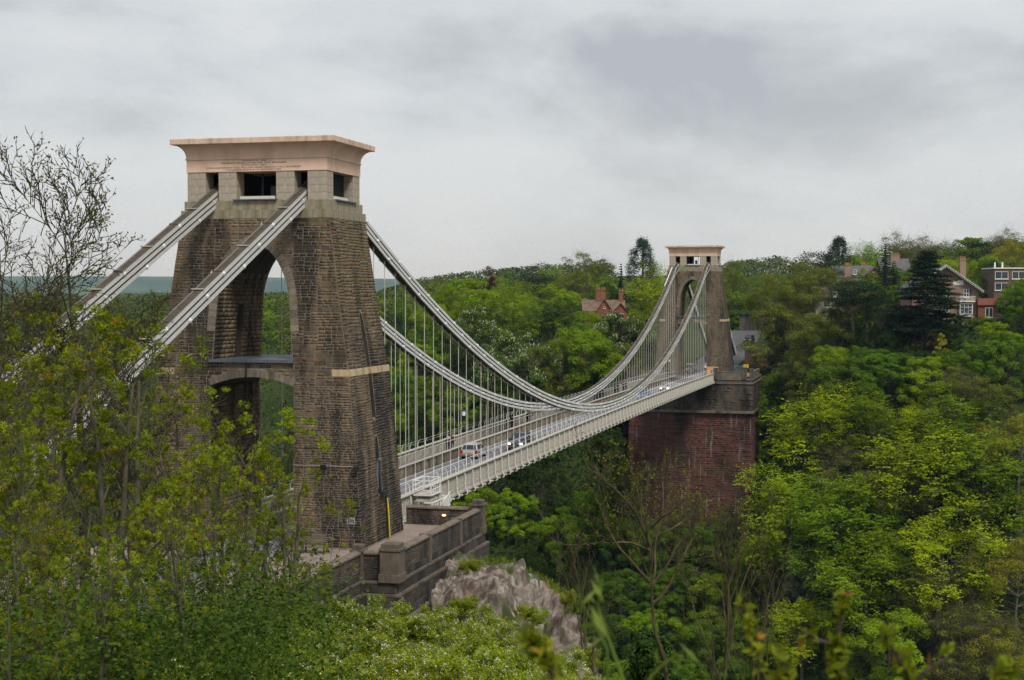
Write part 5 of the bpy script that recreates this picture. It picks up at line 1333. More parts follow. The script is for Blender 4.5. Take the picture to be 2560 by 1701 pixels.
def label_trees():
    zones = {}
    for key, root, h, label, R in TREES:
        sx, sy, dep = screen_xy(root.location+Vector((0, 0, h*.6)))
        if sx < 395: z = 'behind the near tower'
        elif sy > 430 and sx < 760: z = 'below the bridge deck'
        elif sx < 690: z = 'behind the chains' if sy > 300 else 'on the skyline behind the chains'
        elif sy < 275: z = 'on the skyline by the houses'
        elif sy < 345: z = 'on the hillside around the villa'
        else: z = 'on the gorge slope beyond the red abutment'
        zones.setdefault((key, z), []).append((sx, root))
    od = ['', 'first', 'second', 'third', 'fourth', 'fifth', 'sixth', 'seventh', 'eighth', 'ninth', 'tenth', 'eleventh', 'twelfth']
    for (key, z), l in zones.items():
        l.sort(key=lambda t: t[0]); n = len(l)
        for i, (sx, root) in enumerate(l):
            o = od[i+1] if i+1 < len(od) else '%dth' % (i+1)
            lab = PHRASE[key]+' '+z if n == 1 else '%s %s %s, from left' % (o, PHRASE[key], z)
            tag(root, lab, 'tree', 'trees '+z)
label_trees()
# ================================================================ foreground plants
def grow(rg, P, D, L, r, lev, out, tips, spec):
    """one branch and its children; out collects (p0,p1,r0,r1)"""
    n = max(3, int(L/spec['seg'][lev])); p = np.array(P, float); d = np.array(D, float); d /= np.linalg.norm(d); st = L/n; pts = [p.copy()]; dirs = [d.copy()]
    for i in range(n):
        d = d+rg.normal(size=3)*spec['wob'][lev]+np.array([0, 0, spec['up'][lev]]); d /= np.linalg.norm(d)
        p = p+d*st; pts.append(p.copy()); dirs.append(d.copy())
    for i in range(n):
        a = r*(1-spec['tap']*i/n); b_ = r*(1-spec['tap']*(i+1)/n); out.append((pts[i], pts[i+1], a, b_, lev))
    if lev+1 < spec['lev']:
        m = int(rg.poisson(spec['num'][lev]*(L/spec['len'][lev])**.6)+1)
        for k in range(m):
            f = spec['from'][lev]+(1-spec['from'][lev])*(k+rg.random())/m; i = min(int(f*n), n-1); q = pts[i]+(pts[i+1]-pts[i])*(f*n-i)
            dd = dirs[i]; perp = np.cross(dd, rg.normal(size=3)); perp /= np.linalg.norm(perp); an = spec['ang'][lev]*rg.uniform(.7, 1.25)
            nd = dd*math.cos(an)+perp*math.sin(an); l2 = spec['len'][lev+1]*rg.uniform(.6, 1.25)*(1-spec.get('shr', .45)*f)
            grow(rg, q, nd, l2, max(.35*r*(1-spec['tap']*f)*rg.uniform(.8, 1.3), spec['rmin']), lev+1, out, tips, spec)
    if lev >= spec['lev']-2: tips.append((pts[-1], dirs[-1], lev)); 
    if lev >= spec['lev']-1:
        for i in range(1, n): tips.append((pts[i], dirs[i], 9))
def skeleton(rg, stems, spec):
    out = []; tips = []
    for (P, D, L, r) in stems: grow(rg, P, D, L, r, 0, out, tips, spec)
    big = [o for o in out if o[4] < 2]; sm = [o for o in out if o[4] >= 2]; parts = []
    for l, n in ((big, 6), (sm, 3)):
        if l: parts.append(frustums([o[0] for o in l], [o[1] for o in l], [o[2] for o in l], [o[3] for o in l], n))
    return merge(parts), tips
ASH = dict(lev=4, seg=[.5, .35, .22, .14], wob=[.05, .10, .13, .14], up=[.02, .06, .05, .06], tap=.72, num=[10, 5, 2.8], ang=[.75, .75, .7], len=[6.5, 2.4, 1.1, .45], **{'from': [.18, .2, .15]}, rmin=.0075)
def tufts(rg, tips, size, nl=6, nf=6, keep=1.0):
    """emerging compound leaves: a vase of leaf stalks, each with paired leaflets"""
    C = []; N = []; S = []; T = []; TD = []
    for (p, d, lev) in tips:
        if rg.random() > keep: continue
        if lev == 9 and rg.random() > .16: continue
        sz = size*rg.uniform(.55, 1.2); tb = rg.random()
        for k in range(nl):
            o = d*.9+rg.normal(size=3)*.75+np.array([0, 0, .35]); o /= np.linalg.norm(o); side = np.cross(o, rg.normal(size=3)); side /= np.linalg.norm(side)
            for j in range(nf):
                s = (j//2+1)/(nf/2+.5); sg = 1 if j % 2 else -1; c = p+o*sz*s*.9+side*sg*sz*.16*(1 if j < nf-1 else 0)-np.array([0, 0, .18*sz*s*s])
                C.append(c); TD.append(o*.75+side*sg*.7); N.append(np.cross(o, side)+rg.normal(size=3)*.35+np.array([0, 0, .3])); S.append(sz*rg.uniform(.34, .5)); T.append(min(1, tb*.62+rg.random()*.38))
    V, Q = cards(np.array(C), np.array(N), np.array(S), rg, .36, np.array(TD)); return V, Q, np.array(T)
M_ASHBARK = mat('lichened_ash_bark', (.06, .052, .034), .92, .35, 5, col2=(.15, .13, .085), stretch=(1, 1, .5))
M_ASHLEAF = leaf_mat('young_ash_leaf', (.075, .105, .005), (.27, .305, .012), .2, .32, accent=(.32, .15, .02))
M_TWIGBARK = mat('olive_twig_bark', (.145, .125, .07), .9, .3, 9)
FG = []
def ash_proto(seed, nst):
    rg = np.random.default_rng(seed); stems = []
    for k in range(nst):
        a = rg.uniform(0, 2*PI); stems.append(((.15*math.cos(a)*k, .15*math.sin(a)*k, 0), (.16*math.cos(a), .16*math.sin(a), 1), 6.6*rg.uniform(.75, 1.05), rg.uniform(.075, .105)))
    sk, tips = skeleton(rg, stems, ASH); V, Q, T = tufts(rg, tips, .23, 6, 6, .34)
    return np_mesh('branches', *sk, M_ASHBARK), np_mesh('leaves', V, Q, M_ASHLEAF, T), sk[0][:, 2].max()
ASHP = [ash_proto(100+i, n) for i, n in enumerate((2, 3, 2, 3))]
def fg_plant(name, meshes, px, py, dep, top, labels, rz=0., smul=1.0, sink=.2, wmul=1.0):
    """stand a plant so that its top is seen at (px,py) from the viewpoint, dep metres off, rooted in the ground there"""
    p = pt(px, py, dep); z = gz(p.x, p.y)-sink; h = p.z-z; s = h/top*smul
    root = empty(name, (p.x, p.y, z), rz); root.scale = (s*wmul, s*wmul, s)
    for nm, m in meshes:
        o = obj(nm, m, root)
        if nm == 'buds': o['kind'] = 'stuff'
    FG.append(root); return root
ash_list = [(40, 690, 33), (235, 742, 36), (430, 800, 38), (500, 860, 33), (575, 930, 40), (640, 1050, 36), (700, 1190, 38), (60, 860, 25), (500, 1010, 28), (-20, 760, 29), (590, 1130, 31), (110, 1060, 21), (460, 1130, 23), (270, 1240, 18.5), (40, 1220, 18)]
od_ = ['first', 'second', 'third', 'fourth', 'fifth', 'sixth', 'seventh', 'eighth', 'ninth', 'tenth', 'eleventh', 'twelfth', '13th', '14th', '15th', '16th', '17th', '18th', '19th', '20th']
rank = {id(a): i for i, a in enumerate(sorted(ash_list, key=lambda t: t[0]))}
for i, a in enumerate(ash_list):
    br, lv, top = ASHP[i % 4]
    r = fg_plant('ash_sapling', [('branches', br), ('leaves', lv)], a[0], a[1], a[2], top, None, rz=i*1.37, wmul=1.0)
    tag(r, 'thicket ash sapling with orange tipped young leaves, %s counting from the left edge' % od_[rank[id(a)]], 'sapling', 'ash saplings in the thicket')
# bare trees against the sky
BARE = dict(lev=5, seg=[.5, .4, .28, .18, .12], wob=[.015, .09, .12, .15, .16], up=[.05, .025, .06, .05, .05], tap=.95, num=[22, 10, 5, 2.4], ang=[.62, .62, .65, .7], len=[8.0, 4.0, 1.7, .7, .3], **{'from': [.22, .2, .12, .12]}, rmin=.0125, shr=.55)
M_BAREBARK = mat('mossy_bare_bark', (.038, .032, .022), .95, .35, 4, col2=(.085, .075, .035))
M_BUD = leaf_mat('pale_bud', (.12, .12, .02), (.2, .19, .03), 0, .3)
def bare_proto(seed, L, r):
    rg = np.random.default_rng(seed); sk, tips = skeleton(rg, [((0, 0, 0), (0, 0, 1), L, r)], BARE)
    C = np.array([t[0] for t in tips if t[2] != 9 and rg.random() < .8]); V, Q = cards(C, rg.normal(size=C.shape), np.full(len(C), .07), rg, .6)
    return np_mesh('branches', *sk, M_BAREBARK), np_mesh('buds', V, Q, M_BUD, rg.random(len(Q))), sk[0][:, 2].max()
BP = [bare_proto(7, 8.5, .15), bare_proto(17, 8.0, .14)]
for i, (px, py, dep, lab) in enumerate([(190, 292, 44, 'tall bare budding tree silhouetted on the sky left of the near tower'), (-30, 350, 40, 'bare tree whose twigs reach in from the left picture edge'), (90, 640, 41, 'bare bushy crown low behind the thicket at far left'), (300, 660, 46, 'bare twiggy crown crossing the left land chain')]):
    br, bu, top = BP[i % 2]; r = fg_plant('bare_tree', [('branches', br), ('buds', bu)], px, py, dep, top, None, rz=i*2.1+.4, wmul=1.0); tag(r, lab, 'tree', 'bare trees by the thicket')
# hawthorn in flower
HAW = dict(lev=4, seg=[.3, .2, .14, .1], wob=[.14, .18, .2, .2], up=[.03, .04, .04, .03], tap=.7, num=[9, 6, 4], ang=[.8, .85, .85], len=[2.2, 1.2, .62, .28], **{'from': [.15, .15, .1]}, rmin=.004)
M_HAWLEAF = leaf_mat('hawthorn_leaf', (.15, .20, .012), (.42, .48, .03), .12, .42)
M_HAWFL = leaf_mat('hawthorn_blossom', (.62, .62, .48), (.82, .82, .72), .0, .25)
def haw_proto(seed, leafden=15):
    rg = np.random.default_rng(seed); stems = []
    for k in range(9):
        a = 2*PI*k/9+rg.uniform(-.3, .3); e = rg.uniform(.25, 1.1); stems.append(((.12*math.cos(a), .12*math.sin(a), 0), (math.cos(a)*e, math.sin(a)*e, 1), 2.3*rg.uniform(.8, 1.15), rg.uniform(.028, .045)))
    sk, tips = skeleton(rg, stems, HAW); P = np.array([t[0] for t in tips]); n = len(P)
    idx = rg.integers(0, n, n*leafden//2); C = P[idx]+rg.normal(size=(len(idx), 3))*.055; cl = rg.random(n)
    V, Q = cards(C, rg.normal(size=C.shape)*.7+np.array([0, 0, .8]), rg.uniform(.04, .085, len(idx)), rg, .7)
    fl = rg.choice(n, n//7, replace=False); Cf = np.repeat(P[fl], 9, 0)+rg.normal(size=(len(fl)*9, 3))*.038; Cf[:, 2] += .02
    Vf, Qf = cards(Cf, rg.normal(size=Cf.shape)*.5+np.array([0, 0, 1.]), rg.uniform(.035, .06, len(Cf)), rg, .9)
    return np_mesh('branches', *sk, M_TWIGBARK), np_mesh('leaves', V, Q, M_HAWLEAF, np.clip(cl[idx]*.6+rg.random(len(idx))*.4, 0, 1)), np_mesh('blossom', Vf, Qf, M_HAWFL, rg.random(len(Qf))), sk[0][:, 2].max()
HP = [haw_proto(200+i) for i in range(3)]
haw_list = [(700, 1400, 36), (830, 1372, 37), (960, 1395, 36), (1060, 1400, 37), (1150, 1430, 35), (1240, 1470, 33), (760, 1450, 29), (900, 1460, 29), (1030, 1470, 29), (1180, 1500, 28), (640, 1480, 27), (560, 1500, 25), (480, 1530, 23), (380, 1540, 21), (820, 1500, 24), (970, 1520, 23), (1110, 1535, 23), (1290, 1545, 26), (690, 1530, 21)]
rankh = {id(a): i for i, a in enumerate(sorted(haw_list, key=lambda t: t[0]))}
for i, a in enumerate(haw_list):
    br, lv, fl, top = HP[i % 3]; p = pt(*a); z = gz(p.x, p.y); s = min(max((p.z-z)/top, .55), 2.0)
    root = empty('hawthorn_bush', (p.x, p.y, p.z-top*s*.96), i*1.9); root.scale = (s, s, s)
    for nm, m in (('branches', br), ('leaves', lv), ('blossom', fl)): obj(nm, m, root)
    tag(root, 'lime green hawthorn bush dotted with white blossom, %s counting from the left' % (od_[rankh[id(a)]] if rankh[id(a)] < 20 else ['21st', '22nd'][rankh[id(a)]-20]), 'bush', 'hawthorn bushes below the terrace')
for k, (x, y, z, sc) in enumerate([(15.2, -7.2, -3.2, .62), (18.4, -4.6, -6.4, .55), (20.6, -10.5, -8.0, .7), (16.8, -9.6, -5.4, .75), (21.8, -5.0, -10.4, .6), (14.4, -4.0, -2.3, .4), (19.2, 1.5, -5.6, .5)]):
    br, lv, fl, top = HP[k % 3]; hit = max([h_[1].z for h_ in (o.ray_cast((x, y, 20), (0, 0, -1)) for o in ROCKS) if h_[0]] or [z]); root = empty('rock_shrub', (x, y, hit-.1), k*1.3); root.scale = (sc, sc, sc*.8)
    for nm, m in (('branches', br), ('leaves', lv)): obj(nm, m, root)
    tag(root, 'small green shrub rooted on the limestone crag, %s counting from the left' % od_[sorted([15.2, 18.4, 20.6, 16.8, 21.8, 14.4, 19.2]).index(x)], 'shrub', 'shrubs on the crag')
# green understorey of the thicket
def shrub_mass():
    rg = np.random.default_rng(44); C = []; N = []; S = []; T = []
    for _ in range(150):
        px = rg.uniform(-80, 760); dep = rg.uniform(17, 44); p = pt(px, 1000, dep); z = gz(p.x, p.y); q = 420; r = rg.uniform(.6, 1.3); tb = rg.random()
        d = unit(rg.normal(size=(q, 3))); P = np.array([p.x, p.y, z+r*.7+rg.uniform(0, .9)])+d*r*(rg.random((q, 1))**.4)
        C.append(P); N.append(d*.4+np.array([0, 0, .7])+rg.normal(size=(q, 3))*.5); S.append(rg.uniform(.04, .095, q)); T.append(np.clip(tb*.6+rg.random(q)*.4, 0, 1))
    V, Q = cards(np.concatenate(C), np.concatenate(N), np.concatenate(S), rg, .65)
    tag(obj('thicket_undergrowth', np_mesh('thicket_undergrowth', V, Q, leaf_mat('bramble_leaf', (.018, .042, .007), (.085, .14, .015), 0, .3), np.concatenate(T))), 'tangled green undergrowth beneath the thicket', kind='stuff')
shrub_mass()
# rough grass on the outcrop top and brow
def grass():
    rg = np.random.default_rng(45); n = 9000
    x = rg.uniform(12.6, 19, n); y = rg.uniform(-9, 9.5, n); z = -2.2-.20*np.clip(x-13, 0, 9)**1.5-.02*(y-2)**2+rg.normal(size=n)*.15
    C = np.stack([x, y, z+.3], 1); V, Q = cards(C, rg.normal(size=(n, 3))*np.array([1, 1, .3]), rg.uniform(.3, .7, n), rg, .16, np.tile([0, 0, 1.], (n, 1))+rg.normal(size=(n, 3))*.4)
    tag(obj('grass', np_mesh('grass', V, Q, leaf_mat('rough_grass', (.06, .10, .012), (.19, .24, .03), 0, .3), rg.random(n))), 'rough grass on the brow of the limestone outcrop', kind='stuff')
grass()
# ivy clad tree
IVY = dict(lev=4, seg=[.35, .3, .2, .13], wob=[.17, .2, .2, .18], up=[.05, .08, .09, .08], tap=.85, num=[7, 4.2, 2.4], ang=[.75, .75, .7], len=[4.2, 1.9, .8, .35], **{'from': [.2, .15, .15]}, rmin=.009)
M_IVYBARK = mat('lichen_bark', (.05, .046, .034), .95, .4, 3, col2=(.125, .10, .035))
M_IVY = leaf_mat('ivy_leaf', (.012, .034, .007), (.055, .105, .016), 0, .15, .35)
def limbed(seed, limbs, zt):
    rg = np.random.default_rng(seed); st = [((0, 0, 0), (.03, .02, 1), zt+.6, .15)]
    sp0 = dict(IVY); sp0['num'] = [.2, 3, 2]; sk1, t1 = skeleton(rg, st, sp0)
    lst = []
    for (a, e, L, r) in limbs: lst.append(((.04*math.cos(a), .04*math.sin(a), zt*rg.uniform(.66, .98)), (math.cos(a)*e, math.sin(a)*e, 1), L, r))
    sk2, t2 = skeleton(rg, lst, IVY); return merge([sk1, sk2]), t2, rg
LIMBS = [(.1, 1.5, 4.6, .075), (3.0, 1.6, 4.6, .075), (3.6, .9, 4.2, .07), (.6, .8, 4.0, .065), (1.6, .25, 3.9, .075), (4.6, .35, 3.6, .065), (5.4, 1.1, 3.6, .05), (2.3, .9, 3.8, .055), (3.3, 2.6, 4.4, .055), (6.2, 2.4, 4.2, .055)]
sk, tips, rg0 = limbed(61, [(a, e, L*.8, r*.85) for a, e, L, r in LIMBS], 9.0)
Cs = np.array([t[0] for t in tips if t[2] != 9 and rg0.random() < .4]); Cs = np.repeat(Cs, 4, 0)+rg0.normal(size=(len(Cs)*4, 3))*.06
Vb, Qb = cards(Cs, rg0.normal(size=Cs.shape)+np.array([0, 0, .5]), rg0.uniform(.05, .1, len(Cs)), rg0, .6)
Ci = []; Ni = []
for _ in range(70):
    z = rg0.random()**.8*5.2; r0 = np.interp(z, [0, 2, 4, 5.2], [1.15, .85, .75, .35]); th = rg0.uniform(0, 2*PI); c = np.array([r0*.75*math.cos(th), r0*.75*math.sin(th), z]); k = 170; d = unit(rg0.normal(size=(k, 3)))
    Ci.append(c+d*rg0.uniform(.25, .6)*np.array([1, 1, 1.1])*rg0.uniform(.7, 1.05, (k, 1))); Ni.append(d+np.array([0, 0, .35])+rg0.normal(size=(k, 3))*.35)
Ci = np.concatenate(Ci); Vi, Qi = cards(Ci, np.concatenate(Ni), rg0.uniform(.08, .16, len(Ci)), rg0, .85)
p = pt(1500, 1405, 54); g_ = gz(p.x, p.y)-.1; root = empty('ivy_clad_tree', (p.x, p.y, g_), YAW*-1); root.scale = (1, 1, (p.z+5.0-g_)/10.2)
obj('branches', np_mesh('branches', *sk, M_IVYBARK), root); obj('leaves', np_mesh('leaves', Vb, Qb, M_ASHLEAF, rg0.random(len(Qb))), root); obj('ivy', np_mesh('ivy', Vi, Qi, M_IVY, rg0.random(len(Qi))), root)
tag(root, 'bare lichen covered tree with an ivy wrapped trunk before the red abutment', 'tree')
sk2, tips2, _r = limbed(66, [(.3, .5, 3.2, .05), (2.2, .6, 3.4, .05), (4.1, .5, 3.6, .055), (5.4, .8, 3.0, .045), (1.2, .2, 3.8, .055)], 3.2)
ivy_sk = np_mesh('branches', *sk2, M_IVYBARK)
for (px, py, dep, s, lab) in ((1672, 1130, 50, .8, 'thin leafless tree rising behind the ivy clad tree, towards the slope'), (1350, 1240, 50, .55, 'small leafless tree between the limestone crag and the ivy clad tree'), (1745, 1300, 47, .6, 'leafless twiggy sapling over the lower gorge slope')):
    p = pt(px, py, dep); g_ = gz(p.x, p.y)-.1; r = empty('bare_sapling', (p.x, p.y, g_), px*.01); r.scale = (s*1.1, s*1.1, (p.z-g_)/6.6); obj('branches', ivy_sk, r); tag(r, lab, 'tree', 'leafless trees above the gorge')
# sprigs right by the viewpoint, out of focus
M_SPRIGBARK = mat('purple_brown_stem', (.06, .035, .035), .6, .2, 20); M_SPRIGLEAF = leaf_mat('sprig_leaf', (.09, .12, .008), (.25, .28, .02), .1, .4, accent=(.34, .13, .03))
M_GRASSLEAF = leaf_mat('lance_leaf', (.12, .19, .03), (.26, .34, .06), .1, .4)
def sprig(name, path, dep, n, seed, size, label, lance=False, rad=.0045):
    """path: sighted points from tip down to the frame edge; the stem goes on to the ground"""
    rg = np.random.default_rng(seed); P = [pt(a, b_, dep) for a, b_ in path]; last = P[-1]; g0 = gz(last.x, last.y)
    P += [Vector((last.x, last.y, last.z-.25)), Vector((last.x+.05, last.y+.05, g0-.05))]
    root = empty(name, (P[-1].x, P[-1].y, P[-1].z)); o = P[-1]; pts = [np.array(p-o) for p in P]
    k = len(pts); R = [rad*(.45+.75*i/(k-1)) for i in range(k)]
    obj('stem', np_mesh('stem', *frustums(pts[:-1], pts[1:], R[:-1], R[1:], 6), M_GRASSLEAF if lance else M_SPRIGBARK, None if not lance else np.full((k-1)*6, .4)), root)
    C = []; N = []; S = []; TD = []; T = []
    for i in range(n):
        f = rg.random()**1.0*(len(path)-1); j = min(int(f), len(path)-2); q0 = pts[j]+(pts[j+1]-pts[j])*(f-j); up = pts[0]-pts[1]; up = up/np.linalg.norm(up)
        tb = rg.random(); m = 1 if lance else 7
        for _ in range(m):
            d = rg.normal(size=3)*.8+np.array([0, 0, .45])+up*.4; d /= np.linalg.norm(d); s = size*rg.uniform(.6, 1.3)
            C.append(q0+d*s*.55); TD.append(d); N.append(rg.normal(size=3)); S.append(s); T.append(min(1, tb*.5+rg.random()*.5))
    V, Q = cards(np.array(C), np.array(N), np.array(S), rg, .22 if lance else .5, np.array(TD)); obj('leaves', np_mesh('leaves', V, Q, M_GRASSLEAF if lance else M_SPRIGLEAF, np.array(T)), root)
    return tag(root, label, 'sprig', 'sprigs close to the viewpoint')
sprig('leafy_sprig', [(1708, 1395), (1722, 1440), (1745, 1500), (1765, 1580)], 2.4, 12, 1, .021, 'blurred reddish stem with lime leaves at lower right, leftmost of the thorny ones')
sprig('leafy_sprig', [(1944, 1372), (1938, 1420), (1930, 1490), (1922, 1590)], 2.3, 9, 2, .021, 'tallest blurred thorny stem with lime leaves at lower right')
sprig('leafy_sprig', [(2035, 1455), (2060, 1500), (2085, 1540), (2100, 1590)], 2.2, 7, 3, .021, 'blurred purple stem leaning left, leafy at its tip, at lower right')
sprig('leafy_sprig', [(2205, 1508), (2160, 1530), (2120, 1560), (2090, 1600)], 2.2, 6, 4, .024, 'rightmost blurred thorny stem bending over the frame bottom')
sprig('leafy_sprig', [(1850, 1455), (1885, 1475), (1925, 1488), (1950, 1580)], 2.3, 11, 5, .022, 'blurred side shoot with orange tipped leaves crossing the tallest thorny stem')
sprig('leafy_sprig', [(1215, 1460), (1245, 1500), (1270, 1540), (1290, 1600)], 2.0, 14, 6, .024, 'blurred green and red bud shoot at the bottom centre')
sprig('leafy_sprig', [(1800, 1520), (1810, 1550), (1815, 1580), (1818, 1610)], 2.1, 10, 9, .024, 'short blurred leafy clump between the thorny stems at the bottom edge')
sprig('leafy_sprig', [(2325, 1530), (2320, 1550), (2310, 1575), (2300, 1610)], 2.1, 8, 10, .024, 'blurred lime leaves in the bottom right corner')
sprig('lance_leaf_stem', [(1388, 1335), (1378, 1400), (1398, 1460), (1440, 1580)], 2.1, 9, 7, .042, 'blurred pale green stem with lance shaped leaves at the bottom centre', True, .003)
sprig('lance_leaf_stem', [(1330, 1350), (1345, 1400), (1372, 1440), (1400, 1500)], 2.15, 5, 8, .036, 'thin blurred side stem beside the lance leaved stem', True, .0022)
sprig('lance_leaf_stem', [(1560, 1510), (1530, 1530), (1500, 1560), (1480, 1600)], 2.0, 5, 11, .04, 'blurred arching lance leaves at the bottom edge left of the thorny stems', True, .0025)
# ================================================================ buildings, vehicles, people
def sight(px, py, ax, v):
    """where the line of sight through a photograph point (2560 wide) meets the plane ax = v"""
    d = _F+_R*((px-1280)/3831.27)-_U*((py-850.5)/3831.27); i = 'xyz'.index(ax); return CAM+d*((v-CAM[i])/d[i])
M_BRICK = mat('red_brick_wall', (.21, .085, .052), .9, .3, 3, bump=.3); M_ROOF = mat('mossy_clay_tiles', (.15, .10, .075), .9, .35, 1.2, bump=.4, bscale=6)
M_SLATE = mat('slate_roof', (.10, .095, .10), .7, .25, 1.5); M_GLASS = mat('window_glass', (.03, .04, .05), .12, spec=.6); M_STUC = mat('cream_stucco', (.62, .57, .46), .8, .12, 1)
M_VSTONE = stone_mat('pinkish_house_stone', [(.22,.135,.10),(.30,.20,.15),(.25,.165,.13),(.34,.24,.18)]); M_TRIM = mat('white_trim', (.78, .77, .73), .6, .05)
M_POT = mat('clay_chimney_pot', (.36, .19, .11), .85, .2, 4); M_DKBRICK = mat('brown_flats_brick', (.125, .085, .06), .9, .25, 2); M_TIMBER = mat('brown_timber', (.18, .07, .035), .7, .2, 3)
class House:
    """walls, roof, windows in a local frame: u to the viewer's right, w towards the viewer, z up"""
    def __init__(s, name, p, face=YAW): 
        s.root = empty(name, (p.x, p.y, p.z)); s.root.rotation_euler = (0, 0, -face)
    def box(s, name, m, c, d, parent=None, rot=None):
        b = MB(); b.box((c[0], -c[1], c[2]), (d[0], d[1], d[2]), rot=rot); return b.build(name, m, parent or s.root, tint=(m is M_VSTONE))
    def window(s, u, w, z, wd, h, nx=2, nz=2, fm=None, sill=True):
        f = MB(); fm = fm or M_TRIM; t = .07
        for k in range(nx+1): f.box((u-wd/2+wd*k/nx, -w-.05, z), (t, .1, h+t))
        for k in range(nz+1): f.box((u, -w-.05, z-h/2+h*k/nz), (wd+t, .1, t))
        if sill: f.box((u, -w-.1, z-h/2-.08), (wd+.25, .22, .1))
        o = f.build('window', fm, s.root)
        b = MB(); b.box((u, -w-.02, z), (wd, .04, h)); b.build('pane', M_GLASS, o); return o
    def chimney(s, u, w, z0, z1, wd, m, pots=3, parent=None):
        o = s.box('chimney', m, (u, w, (z0+z1)/2), (wd, .7, z1-z0), parent)
        b = MB(); b.box((u, -w, z1-.1), (wd+.16, .86, .18)); b.build('chimney_cap', m, o)
        for k in range(pots): b = MB(); b.lathe([(.14, z1), (.12, z1+.55), (.15, z1+.6)], 8, (u-wd/2+wd*(k+.5)/pots, -w, 0)); b.build('chimney_pot', M_POT, o)
        return o
    def gable_front(s, name, m, u0, u1, w, z0, ze, zp, depth):
        b = MB(); um = (u0+u1)/2; b.prism([(u0, z0), (u1, z0), (u1, ze), (um, zp), (u0, ze)], 'y', -w, -w+depth); return b.build(name, m, s.root, tint=(m is M_VSTONE))
    def roof_gable(s, u0, u1, w0, w1, ze, zp, over=.3, m=None, axis='w', parent=None):
        m = m or M_ROOF; b = MB(); t = .16
        if axis == 'w':
            um = (u0+u1)/2; sl = (zp-ze)/((u1-u0)/2)
            for sg, a in ((-1, u0), (1, u1)): b.prism([(um, zp+.02), (a+sg*over, ze-sl*over+.02), (a+sg*over, ze-sl*over+.02+t), (um, zp+.02+t)], 'y', -w1-over, -w0+over)
        else:
            wm = (w0+w1)/2; sl = (zp-ze)/((w1-w0)/2)
            for sg, a in ((-1, w0), (1, w1)): b.prism([(-wm, zp+.02), (-(a+sg*over), ze-sl*over+.02), (-(a+sg*over), ze-sl*over+.02+t), (-wm, zp+.02+t)], 'x', u0-over, u1+over)
        return b.build('roof', m, s.root)
# --- hillside villa
p = sight(2361, 820, 'y', 214.0); V = House('villa', p)
V.gable_front('wall', M_VSTONE, -6.3, 6.3, 0, -1.5, 7.6, 11.9, 9)
rf = V.roof_gable(-6.3, 6.3, -9, 0, 7.6, 11.9, .9, M_SLATE)
b = MB()
for sg in (-1, 1):
    P0 = Vector((0, -1.05, 12.15)); P1 = Vector((sg*7.3, -1.05, 7.1)); b.bar(P0, P1, .08, .34, up=(0, -1, 0))
    for k in range(24): q = P0.lerp(P1, (k+.5)/24); b.box((q.x, -1.05, q.z-.26), (.16, .07, .26))
b.build('bargeboard', M_TRIM, rf)
V.chimney(3.9, -1.6, 9.0, 13.3, 1.15, M_VSTONE, 3, rf)
def bay(u, w, z0, z1, wd, name='bay_window'):
    o = V.box(name, M_TRIM, (u, w+.35, (z0+z1)/2), (wd, .7, z1-z0))
    V.window(u, w+.7, (z0+z1)/2+.15, wd-.3, (z1-z0)-.9, 3, 3, sill=False); return o
bay(-3.4, 0, -.2, 2.4, 2.5); bay(-3.4, 0, 2.5, 5.0, 2.5); bay(4.0, 0, 2.2, 4.9, 2.5)
bl = V.box('balcony', M_TRIM, (4.1, .6, 5.1), (3.0, 1.2, .18)); b = MB()
for k in range(13): b.box((2.65+.24*k, -1.15, 5.6), (.05, .05, .9))
b.box((4.1, -1.15, 6.05), (3.0, .08, .08)); b.build('railing', M_TRIM, bl)
V.window(4.2, 0, 6.7, 1.0, 1.5); b = MB(); b.box((4.95, -.05, 6.7), (.4, .06, 1.5)); b.build('shutter', mat('dark_green_shutter', (.012, .035, .03), .5), V.root)
V.window(.4, 0, 1.0, .9, 1.1); V.window(.3, 0, 6.4, 1.2, 1.5); V.window(.2, 0, 3.8, 1.2, 1.5); V.box('gable_panel', M_TRIM, (2.6, .06, 8.7), (2.0, .1, .9))
cn = V.box('conservatory', M_TRIM, (-8.0, -1.0, .2), (4.6, 3.2, .5)); V.window(-8.0, .6, 1.5, 4.4, 2.0, 6, 2, sill=False); V.box('conservatory_roof', mat('green_copper_roof', (.05, .12, .095), .6, .2), (-8.0, -1.0, 2.8), (4.9, 3.5, .35), cn); V.box('conservatory_core', M_GLASS, (-8.0, -1.05, 1.45), (4.3, 3.0, 2.2), cn)
ex = V.box('brick_extension', M_TIMBER, (8.0, -1.0, 3.0), (3.6, 4, 3.0)); b = MB(); b.prism([(6.0, 4.4), (10.6, 4.4), (9.9, 5.7), (6.0, 5.7)], 'y', -1.4, 4); b.build('extension_roof', mat('red_tile_roof', (.27, .10, .07), .85, .2), ex)
V.window(8.3, 1.0, 3.0, 1.4, 1.8, 2, 1)
tag(V.root, 'large pinkish stone villa with white bargeboards and bay windows behind the cedar', 'house')
# --- flats
p = sight(2532, 730, 'y', 246.0); Fh = House('apartment_block', p)
Fh.box('wall', M_DKBRICK, (1.5, -4, .8), (11, 8, 8.2)); Fh.box('roof', M_TRIM, (1.5, -4, 5.0), (11.4, 8.4, .22))
for z in (1.1, 3.5):
    for u in (-2.4, 1.2, 5.2): Fh.window(u, 0, z, 2.7, 1.5, 2, 1)
for u in (-3.2, -1.6): b = MB(); b.tube([(u, 2, 5.0), (u, 2, 6.3)], .16, 8); b.build('flue', M_TRIM, Fh.root)
tag(Fh.root, 'brown brick flats with white framed windows at the right edge', 'flats')
